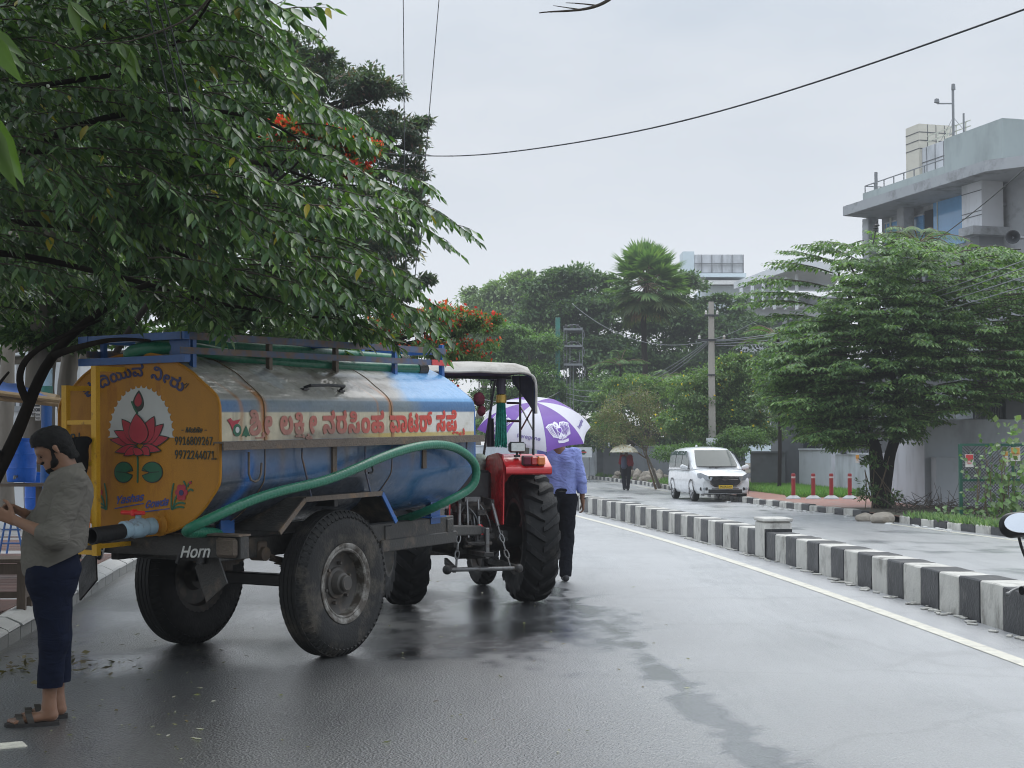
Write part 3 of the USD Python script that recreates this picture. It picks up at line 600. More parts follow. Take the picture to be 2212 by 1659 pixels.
# --- walls along the right hand pavement
def wall(name, label, pts, h, th, mat, cat='wall', z0=.08):
    t = thing(name, label, cat, (0, 0, 0))
    for a, c in zip(pts[:-1], pts[1:]):
        a, c = np.array(a, float), np.array(c, float); obj('wall_face', MB().bar((*a, z0 + h / 2), (*c, z0 + h / 2), th, h), mat, t, smooth=False); obj('coping', MB().bar((*a, z0 + h + .03), (*c, z0 + h + .03), th + .06, .06), mat, t, smooth=False)
    return t
wall('boundary_wall', 'dark grey low boundary wall behind the white van', [(9.0, 56), (10.15, 55.2)], 1.35, .2, 'wall_dark_grey')
gh = thing('gate_house', 'dark grey gate house with a recessed window behind the bollards', 'building', (10.9, 57.0, 0)); obj('wall', MB().box((0, 0, 1.6), (1.6, 2.2, 3.1)), 'wall_dark_grey', gh, smooth=False); obj('roof', MB().box((0, 0, 3.25), (2.0, 2.6, .18)), 'slab_dark', gh, smooth=False); obj('window', MB().box((.3, -1.11, 1.5), (.55, .06, 1.5)), 'window_dark', gh, smooth=False); obj('sill', MB().box((.3, -1.16, .7), (.75, .16, .08)), 'slab_grey', gh, smooth=False)
w_ = wall('boundary_wall', 'pale blue grey boundary wall with a panel of iron bars behind the red bollards', [(10.6, 54.5), (10.95, 50.6)], 1.45, .22, 'wall_blue_grey')
w2 = wall('boundary_wall', 'long pale blue grey boundary wall between the bollards and the forked tree', [(10.95, 50), (11.2, 44.6)], 1.3, .22, 'wall_blue_grey')
for k in range(12): obj('iron_bar', MB().box((10.85, 49.5 - .1 * k + .0, 1.75), (.025, .025, .7)), 'iron_dark', w2, smooth=False)
for k in range(16): obj('iron_bar', MB().box((11.02, 48.2 - .2 * k, 1.72), (.025, .025, .7)), 'iron_dark', w2, smooth=False)
obj('iron_rail', MB().bar((10.9, 49.6, 2.02), (11.1, 45.0, 2.02), .03), 'iron_dark', w2, smooth=False)
fbk = thing('villa', 'grey house wall half hidden behind the trees on the right', 'building', (14.5, 56, 0)); obj('wall', MB().box((0, 0, 2.2), (6, 8, 4.4)), 'wall_dark_grey', fbk, smooth=False); obj('window', MB().box((-1.5, -4.03, 2.0), (1.0, .06, 1.2)), 'window_dark', fbk, smooth=False); obj('roof', MB().box((0, 0, 4.5), (6.6, 8.6, .2)), 'slab_grey', fbk, smooth=False)
gp = thing('gate_pillar', 'white peeling gate pillar left of the grey plinth wall', 'pillar', gnd(1977, 1086, .1)); obj('shaft', MB().box((0, 0, .55), (.42, .42, 1.1), bev=.02), 'peeling_white', gp); obj('cap', MB().box((0, 0, 1.12), (.48, .48, .06), bev=.01), 'peeling_white', gp)
for k in range(4): obj('step_iron', MB().box((-.02, -.225, .18 + .16 * k), (.34, .025, .03)), 'iron_dark', gp)
pw = thing('plinth_wall', 'tall pale blue grey rendered wall with a dark louvred screen on top at the right', 'wall', (0, 0, 0)); a = gnd(2000, 1096, .1); YW = a[1]
def pbox(name, x0, y0, x1, y1, dY, dep, mat): p, q = at(x0, y0, YW + dY), at(x1, y1, YW + dY); return obj(name, MB().box(((p[0] + q[0]) / 2, YW + dY + dep / 2, (p[2] + q[2]) / 2), (abs(q[0] - p[0]), dep, abs(p[2] - q[2]))), mat, pw, smooth=False)
pbox('wall_face', 1996, 906, 2260, 1100, .5, 3.5, 'wall_blue_grey'); pbox('plinth', 2022, 988, 2260, 1098, 0, .49, 'wall_blue_grey'); 
for k in range(17): pbox('louvre_bar', 2108 + 3.6 * k, 826, 2110 + 3.6 * k, 905, .8, .12, 'iron_dark')
pbox('louvre_rail', 2105, 824, 2170, 828, .78, .16, 'iron_dark'); pbox('upper_wall', 2100, 760, 2300, 904, 2.2, 1.5, 'wall_dark_grey'); pbox('pier', 2170, 700, 2300, 905, .6, 1.5, 'wall_dark_grey')
pp = thing('service_pole', 'grey pole with cables strapped to it in front of the plinth wall', 'pole', gnd(2012, 1092, .1)); obj('pole', MB().tube([(0, 0, 0), (.02, 0, 2.7)], np.array([.09, .07]), 10), 'pole_concrete', pp)
for k in range(4): obj('cable', MB().tube(spline([(.05 * k - .08, -.08, 1.5 + .1 * k), (.25 - .14 * k, -.12, .9), (-.1 + .1 * k, -.1, .35), (-.5 + .25 * k, -.1, 0.02)], 16), .014, 5), 'dark_steel', pp, smooth=True)
obj('strap', MB().tube([(.1 * math.cos(t), .1 * math.sin(t), 1.55) for t in np.linspace(0, 6.28, 12)], .015, 5), 'iron_dark', pp); obj('conduit', MB().tube(spline([(0, -.1, .1), (0, -.1, 1.2), (.1, -.12, 1.5), (.3, -.05, 1.6)], 14), .045, 8), 'pole_concrete', pp, smooth=True)
# green mesh enclosure
me = thing('mesh_fence', 'green framed wire mesh fence at the right with posters tied to it', 'fence', gnd(2076, 1117, .1)); MY = 31.3; sx_ = MY / F
for x in (0, 116, 170): obj('post', MB().box((x * sx_, 0, .77), (.07, .07, 1.54)), 'green_paint', me, smooth=False)
for z in (.78, 1.53): obj('rail', MB().box((85 * sx_, 0.002, z), (170 * sx_, .05, .05)), 'green_paint', me, smooth=False)
b = MB()
for k in range(-16, 24):
    x0 = k * .07
    for s in (1, -1):
        P0, P1 = np.array([x0, 0, .05]), np.array([x0 + s * 1.46, 0, 1.51]); lo_, hi_ = 0.03, 170 * sx_
        t = [(q - P0[0]) / (P1[0] - P0[0]) for q in (lo_, hi_)]; t0, t1 = max(0, min(t)), min(1, max(t))
        if t1 > t0: b.bar(P0 + (P1 - P0) * t0, P0 + (P1 - P0) * t1, .011)
tag(obj('wire_mesh', b, 'iron_dark', me, smooth=False), kind='stuff')
def poster(label, px0, py0, px1, py1, Y, m1, m2, strip=.3):
    p, q = at(px0, py0, Y), at(px1, py1, Y); t = thing('poster', label, 'poster', (p + q) / 2); w, h = abs(q[0] - p[0]), abs(p[2] - q[2])
    obj('sheet', MB().box((0, 0, 0), (w, .006, h)), m1, t, smooth=False); obj('print', MB().box((0, -.005, h * (.5 - strip / 2) - .01), (w * .9, .003, h * strip)), m2, t, smooth=False)
    for k in range(3): obj('print_line', MB().box((0, -.005, h * (.02 - .13 * k)), (w * (.7 - .1 * k), .003, h * .05)), m2, t, smooth=False)
poster('red and white poster on the left bay of the green mesh fence', 2085, 981, 2103, 1009, MY - .08, 'poster_white', 'poster_red', .42); poster('white poster with an orange top near the right edge of the mesh fence', 2166, 974, 2178, 1006, MY - .1, 'poster_white', 'poster_orange', .3); poster('yellowish poster with dark print at the right picture edge', 2183, 966, 2204, 996, MY - .12, 'poster_white', 'poster_orange', .5)
poster('small white and orange notice on the wall left of the forked tree', 1848, 982, 1856, 1000, 42, 'poster_white', 'poster_orange', .4)
# --- bollards
bo_ = None
for k, x in enumerate((1714, 1757, 1796, 1836)):
    p = gnd(x, 1077.5, .11)
    if bo_ is None:
        bo_ = thing('bollard', 'x', 'bollard', p, 0, 'red bollards on the right pavement'); b = MB().lathe([(0, 0), (.22, 0), (.21, .03), (.13, .085), (.085, .1), (0, .1)], 20); obj('base', b, 'bollard_base', bo_); b = MB().lathe([(.06, .1), (.06, .70), (.058, .72), (.045, .735), (0, .735)], 18); obj('post', b, 'bollard_red', bo_)
        for z in (.6,): obj('reflector', MB().lathe([(.0615, z), (.0615, z + .05)], 18), 'reflective', bo_)
        t = bo_
    else: t = copy_of(bo_, p)
    tag(t, ('red bollard standing farthest from the forked tree, beside the grass', 'second red bollard from the grass with a pale band', 'second red bollard from the forked tree', 'red bollard half behind the leaves at the forked tree')[k])
# --- poles
cp = thing('utility_pole', 'square concrete utility pole rising behind the white van', 'utility pole', (gnd(1538, 1068)[0] * 0 + at(1538, 960, 53)[0], 53, 0)); h = at(1540, 652, 53)[2]
obj('pole', MB().loft([[(-w, -w, z), (w, -w, z), (w, w, z), (-w, w, z)] for w, z in ((.14, 0), (.085, h))], caps=True), 'pole_concrete', cp, smooth=False)
for z, w in ((at(1540, 682, 53)[2], .5), (at(1540, 735, 53)[2], 1.1)):
    obj('crossarm', MB().box((0, -.1, z), (w, .06, .07)), 'iron_dark', cp)
    for x in (-.4 * w, .4 * w): obj('insulator', MB().lathe([(0, 0), (.05, .01), (.035, .06), (.05, .08), (.02, .15), (0, .16)], 10, (x, -.1, z + .03)), 'peeling_white', cp)
for z in (1.75, 4.2): obj('band', MB().box((0, 0, z), (.27, .27, .05)), 'iron_dark', cp)
obj('notice_board', MB().box((-.02, -.2, 2.05 - .4), (.42, .03, .62)), 'white_render', cp)
gpz = at(1204, 686, 70)[2]; gpp = thing('utility_pole', 'green steel utility pole with switchgear arms beyond the purple umbrella', 'utility pole', (at(1205, 800, 70)[0], 70, 0)); obj('pole', MB().box((0, 0, gpz / 2), (.22, .22, gpz)), 'green_pole', gpp)
gx = lambda px: (px - 1205) * 70 / F
for y in (716, 752, 792):
    z = at(1204, y, 70)[2]; obj('switch_arm', MB().box((gx(1237), 0, z), (.85, .12, .12)), 'iron_dark', gpp); obj('switch_arm', MB().box((gx(1237), -.3, z + .08), (.85, .1, .1)), 'railing_grey', gpp)
    for k in range(3): obj('insulator', MB().lathe([(0, 0), (.07, .02), (.05, .1), (.07, .12), (.03, .22), (0, .23)], 10, (gx(1222 + 13 * k), -.2, z + .1)), 'dark_steel', gpp)
for px, y0, y1 in ((1218, 705, 950), (1224, 712, 950), (1231, 740, 930), (1258, 708, 820), (1252, 760, 830), (1238, 790, 960)): obj('down_lead', MB().tube([(gx(px), -.15, at(0, y0, 70)[2]), (gx(px), -.15, at(0, y1, 70)[2])], .022, 5), 'railing_grey', gpp)
for px, y in ((1238, 708), (1238, 745), (1240, 788)): obj('jumper', MB().tube(spline([(gx(px - 18), -.2, at(0, y + 12, 70)[2]), (gx(px - 8), -.2, at(0, y - 5, 70)[2]), (gx(px + 6), -.2, at(0, y - 5, 70)[2]), (gx(px + 19), -.2, at(0, y + 3, 70)[2]), (gx(px + 20), -.2, at(0, y + 28, 70)[2])], 18), .02, 5), 'railing_grey', gpp, smooth=True)

# --- left: wall, trees trunks' neighbours, stall
lw_ = thing('compound_wall', 'white compound wall with barred openings behind the tree trunks on the left', 'wall', (0, 0, 0))
obj('wall_face', MB().bar((-14, 24, 1.1), (-8.6, 27, 1.1), .25, 2.2), 'white_render', lw_, smooth=False); obj('coping', MB().bar((-14, 24, 2.25), (-8.6, 27, 2.25), .35, .1), 'slab_grey', lw_, smooth=False)
for k in range(26): p = np.array([-14, 24, 0]) + (np.array([-8.6, 27, 0]) - np.array([-14, 24, 0])) * (k + .5) / 26; obj('bar', MB().box(p + (0, 0, 2.75), (.05, .05, .9)), 'white_render', lw_, smooth=False)
obj('top_rail', MB().bar((-14, 24, 3.2), (-8.6, 27, 3.2), .06), 'white_render', lw_, smooth=False)
lb = thing('house', 'pale house seen between the trunks at the left edge', 'building', (-13.5, 34, 0)); obj('wall', MB().box((0, 0, 3), (9, 6, 6)), 'white_render', lb, smooth=False); obj('roof', MB().box((0, 0, 6.1), (9.6, 6.6, .25)), 'slab_grey', lb, smooth=False)
for k in range(4): obj('window', MB().box((-3 + 2 * k, -3.03, 2.2), (1.0, .06, 1.3)), 'window_dark', lb, smooth=False)

# ------------------------------------------------------------------ the water tanker trailer (local: x right, y forward, z up)
TH, PH = math.radians(30.9), math.radians(1.33)
_Rz = np.array([[math.cos(TH), math.sin(TH), 0], [-math.sin(TH), math.cos(TH), 0], [0, 0, 1]])
_Rx = np.array([[1, 0, 0], [0, math.cos(PH), -math.sin(PH)], [0, math.sin(PH), math.cos(PH)]])
TR = _Rz @ _Rx; TZ = 1.547; TO = np.array([-2.56, 10.21, 1.547]) - TR @ np.array([0, 0, TZ])
def tl(px, py, axis, val):                     # a line of sight cut with the trailer's own plane axis = val
    d = TR.T @ ray(px, py); e = TR.T @ (np.array([0, 0, EYE]) - TO); return e + d * ((val - e[axis]) / d[axis])
def c1(x, y): return (200 + x / 1.65875) / 1.8228, (1300 + y / 1.659) / 1.8228
def c2(x, y): return (800 + x / 2.011) / 1.8228, (1300 + y / 2.011) / 1.8228
TL = 3.11
def tank_profile(n=40, grow=0.0):
    q = [(.755, 0), (.755, .15), (.754, .235), (.735, .30), (.68, .355), (.59, .418), (.516, .474), (.416, .527), (.272, .587), (.12, .613), (0, .62)]
    lower = [(.755, 0), (.755, -.13), (.75, -.235), (.67, -.36), (.516, -.5), (.3, -.59), (.12, -.617), (0, -.622)]
    def dense(p, k):
        p = np.array(p); t = np.concatenate([[0], np.cumsum(np.hypot(*np.diff(p, axis=0).T))]); s = np.linspace(0, t[-1], k)
        from scipy.interpolate import PchipInterpolator
        return np.stack([PchipInterpolator(t, p[:, 0])(s), PchipInterpolator(t, p[:, 1])(s)], 1)
    up, lo = dense(q, n), dense(lower, n)
    right = np.vstack([lo[::-1], up[1:]]); left = right[::-1] * (-1, 1)
    r = np.vstack([right, left[1:-1]]); 
    if grow: r = r * (1 + grow)
    return r
tanker = thing('water_trailer', 'blue and grey oval water tank trailer with orange rear end and red lettering', 'water tanker', TO, -TH, rx=PH)


# tank barrel, its paint and the sky sheen on top as colours on a fine mesh
prof = tank_profile(46)
per = np.vstack([prof, prof[:1]]); sl = np.concatenate([[0], np.cumsum(np.hypot(*np.diff(per, axis=0).T))])
ss = np.linspace(0, sl[-1], 420, endpoint=False); pr = np.stack([np.interp(ss, sl, per[:, 0]), np.interp(ss, sl, per[:, 1])], 1)
vs = np.linspace(0, TL, 300)
def barrel(v, k):
    u, w = pr[k.astype(int), 0], pr[k.astype(int), 1]
    dent = (meshkit.fbm(np.stack([u * 2, v * 1.6, w * 2], -1), 3, 2) - .5) * .016
    d = np.hypot(u, w); return np.stack([u * (1 + dent / d), v, TZ + w * (1 + dent / d)], -1)
bm = grid_mesh(vs, np.arange(len(pr) + 0.), barrel.__get__(0) if False else (lambda v, k: barrel(v, k % len(pr))))
V = bm.vertices; U, Vv, W = V[:, 0], V[:, 1], V[:, 2] - TZ
def nz(fu, fv, fw, seed, o=4): return meshkit.fbm(np.stack([U * fu, Vv * fv, W * fw], -1), o, seed)
def sm(x, a, b): t = np.clip((x - a) / (b - a), 0, 1); return t * t * (3 - 2 * t)
def over(c, col, m): return c * (1 - m[:, None]) + np.asarray(col) * m[:, None]
blue, sky_sheen_blue, cream, dirtg, rust = (.026, .105, .235), (.12, .31, .56), (.56, .5, .35), (.2, .19, .17), (.3, .12, .025)
Cd = np.tile(np.array(blue), (len(V), 1))
Cd = over(Cd, sky_sheen_blue, sm(W, .285, .30))  # top lightened: the sky reflection is put into the colour
top = sm(W, .28, .3) * np.clip(1.5 - sm(Vv + (nz(1.5, 1.5, 1.5, 1) - .5) * 1.6, 1.75, 2.5) * 2, 0, 1)
Cd = over(Cd, (.29, .275, .245), top * .97)
Cd = over(Cd, (.115, .1, .075), sm(nz(3, 2.2, 3, 5), .53, .62) * top * sm(W, .3, .42) * .9)
Cd = over(Cd, (.36, .4, .44), sm(nz(4, 4, 4, 8), .58, .66) * top * .6)
stripe = (W > .212) & (W < .292); s1 = sm(2.5 - Vv + (nz(2, 2, 2, 6) - .5) * 1.5, 0, .7)
Cd = over(Cd, (.14, .165, .16), stripe * s1 * (.6 + .4 * nz(8, 8, 8, 7)) * sm(Vv, .05, .4))
band = (W > .016) & (W <= .212)
Cd = over(Cd, cream, band * 1.0); Cd = over(Cd, (.64, .63, .58), band * sm(Vv, 2.1, 2.6))
drip = nz(1, 26, .5, 11, 3)
Cd = over(Cd, (.3, .27, .2), band * sm(drip, .52, .66) * sm(2.2 - Vv, 0, .5) * .7)
Cd = over(Cd, (.17, .15, .12), band * sm(.115 - W + (nz(3, 5, 3, 12) - .5) * .13, 0, .05) * sm(Vv, .45, .8) * sm(2.1 - Vv, 0, .6) * .9)
Cd = over(Cd, (.42, .38, .27), band * sm(nz(6, 6, 9, 13), .5, .62) * .5)
Cd = over(Cd, (.5, .36, .03), band * (W < .05) * sm(Vv, 1.3, 1.9) * .75)
for v0, wd in ((.43, .034), (1.92, .024), (.19, .018), (1.75, .01)):
    wob = (nz(.1, .1, 5, int(v0 * 100), 3) - .5) * .05
    m = np.exp(-((Vv - v0 - wob - np.maximum(W - .28, 0) * -.55) / wd) ** 2) * sm(W, .0, .03) * sm(.5 - W, 0, .2)
    Cd = over(Cd, rust, np.clip(m * 1.25, 0, 1) * (.65 if v0 in (.19, 1.75) else 1))
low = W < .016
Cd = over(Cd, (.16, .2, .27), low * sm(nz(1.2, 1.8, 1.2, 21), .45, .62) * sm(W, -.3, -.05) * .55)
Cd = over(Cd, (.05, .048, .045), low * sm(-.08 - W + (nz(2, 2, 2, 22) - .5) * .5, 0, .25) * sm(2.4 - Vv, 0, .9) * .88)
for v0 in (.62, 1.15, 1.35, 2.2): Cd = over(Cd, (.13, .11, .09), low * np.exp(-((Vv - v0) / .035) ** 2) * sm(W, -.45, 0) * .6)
Cd = over(Cd, (.03, .14, .4), low * np.exp(-((Vv - .27 - .35 * np.minimum(W + .25, 0)) / .055) ** 2) * .9)
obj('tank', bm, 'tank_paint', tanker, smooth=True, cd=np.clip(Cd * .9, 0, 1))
cap = MB(); cap.prism(Polygon(prof * .99), -TL - .03, -TL + .005, o=(0, 0, TZ), X=(1, 0, 0), Y=(0, 0, 1)); obj('front_end', cap, 'blue_paint', tanker)
cap = MB(); cap.prism(Polygon(prof * .992), -.006, .016, o=(0, 0, TZ), X=(1, 0, 0), Y=(0, 0, 1)); rear = obj('rear_end', cap, 'orange_paint', tanker, label='orange painted rear end with lotus and lettering')
q = np.vstack([prof, prof[:2]]); rimb = MB().tube(np.stack([q[:, 0], 0 * q[:, 0] - .016, q[:, 1] + TZ], 1), .011, 6, caps=False); obj('end_rim', rimb, 'orange_paint', rear)

for v0 in (.43, 1.92):
    q = np.vstack([prof, prof[:2]]) * 1.003; obj('weld_seam', MB().tube(np.stack([q[:, 0], 0 * q[:, 0] + v0, q[:, 1] + TZ], 1), .0035, 5, caps=False), 'seam_rust', tanker)
# painted signs on the rear end, laid on in thin coats
def face(pts): return np.array([(lambda p: (p[0], p[2]))(tl(*c1(*q), 1, -.018)) for q in pts])
coat_n = [0]
def paint(poly, mat, lift, name, parent=rear):
    b = MB(); b.prism(poly, .0165 + lift, .0185 + lift, X=(1, 0, 0), Y=(0, 0, 1)); b.v = [v for v in b.v]
    return obj(name, b, mat, parent, smooth=False)
th = np.linspace(0, 2 * np.pi, 97)[:-1]
hp = []
for k, t in enumerate(th):
    rr = 1 + (.075 if k % 4 == 0 and math.sin(t) < .35 else 0); hp.append((590 + 202 * rr * math.cos(t), 690 - 312 * rr * -math.sin(t) if math.sin(t) < 0 else 690))
halo = Polygon(face([(590 + 204 * (1 + (.07 if k % 4 == 0 else 0)) * math.cos(t), 695 - 318 * (1 + (.05 if k % 4 == 0 else 0)) * math.sin(t)) for k, t in enumerate(np.linspace(-.02, np.pi + .02, 81))])).buffer(0)
paint(halo, 'paint_pale', 0, 'white_halo')
def petal(bx, by, tx, ty, w, curl=0):
    b, t = np.array([bx, by], float), np.array([tx, ty], float); w = w * 1.22; d = t - b; n = np.array([-d[1], d[0]]) / np.linalg.norm(d); L = []
    s = np.linspace(0, 1, 12); wd = w * np.sin(np.pi * np.clip(s, 0, 1) ** .75) ** .8 * (1 - .15 * s)
    for i in range(12): L.append(b + d * s[i] + n * (wd[i] + curl * s[i] * (1 - s[i])))
    for i in range(11, -1, -1): L.append(b + d * s[i] - n * (wd[i] - curl * s[i] * (1 - s[i])))
    return L
pet = [(575, 740, 385, 715, 32), (580, 740, 412, 655, 38), (585, 740, 465, 578, 42), (600, 745, 778, 700, 36), (600, 745, 742, 610, 40), (598, 745, 680, 560, 44),
       (570, 760, 420, 798, 26), (600, 760, 728, 788, 26), (575, 765, 480, 822, 26), (600, 765, 655, 822, 28), (590, 748, 565, 542, 56), (590, 770, 560, 822, 34)]
for k, (a, b_, c, d, w) in enumerate(pet):
    P = Polygon(face(petal(a, b_, c, d, w))).buffer(0)
    paint(P, 'paint_dark_letter', .0022 + k * .0009, 'petal_outline'); paint(P.buffer(-.0065), 'paint_red' if k != 11 else 'paint_red', .0031 + k * .0009, 'petal')
paint(Polygon(face(petal(570, 535, 577, 392, 32))).buffer(0), 'paint_dark_letter', .0024, 'bud_outline')
paint(Polygon(face(petal(570, 500, 577, 410, 20))).buffer(0), 'paint_red', .0034, 'bud')
paint(LineString(face([(566, 540), (548, 510), (532, 470)])).buffer(.008), 'paint_green', .0036, 'bud_leaf')
paint(LineString(face([(566, 800), (570, 880), (568, 990)])).buffer(.008), 'paint_green', .0024, 'stem')
def ell(cx, cy, rx, ry, a0=0, a1=2 * math.pi, n=36): return [(cx + rx * math.cos(t), cy + ry * math.sin(t)) for t in np.linspace(a0, a1, n)]
for cx_, s in ((477, 1), (663, -1)):
    P = Polygon(face(ell(cx_, 928, 62 if s > 0 else 70, 70))).difference(Polygon(face([(cx_ + s * 75, 918), (cx_ + s * 20, 930), (cx_ + s * 75, 950)]))).buffer(0)
    paint(P, 'paint_dark_letter', .0022, 'lily_pad_edge'); paint(P.buffer(-.007), 'paint_green', .0032, 'lily_pad')
    paint(LineString(face([(cx_ - s * 45, 925), (cx_ + s * 20, 930), (cx_ + s * 55, 905)])).buffer(.003), 'paint_dark_letter', .0042, 'vein')
# flowers in the lower corners
def flower(ox, m=1, tall=1.0):
    X = lambda x: ox + m * (x - 855)
    for (x0, y0, x1, y1, x2, y2) in ((790, 1165, 790, 1080, 803, 1005), (803, 1165, 812, 1110, 838, 1060), (790, 1168, 830, 1130, 875, 1132), (795, 1170, 830, 1155, 868, 1158), (885, 1050, 880, 1010, 870, 990), (900, 1050, 915, 1040, 928, 1048), (895, 1020, 905, 1000, 918, 990)):
        paint(LineString(spline(np.array(face([(X(x0), y0), (X(x1), y1), (X(x2), y2)])), 8)).buffer(.0065), 'paint_green', .0022, 'flower_leaf')
    for t in np.arange(6) * math.pi / 3: paint(Polygon(face(ell(X(855 + 24 * math.cos(t)), 1060 + 36 * math.sin(t), 17, 21, n=14))), 'paint_red', .003 + .0004 * (t / 3), 'flower_petal')
    paint(Polygon(face(ell(X(855), 1062, 15, 19, n=14))), 'paint_navy', .0052, 'flower_eye'); paint(Polygon(face(ell(X(912), 996, 10, 10, n=10))), 'paint_red', .003, 'flower_bud')
flower(855)
flower(300, -1)
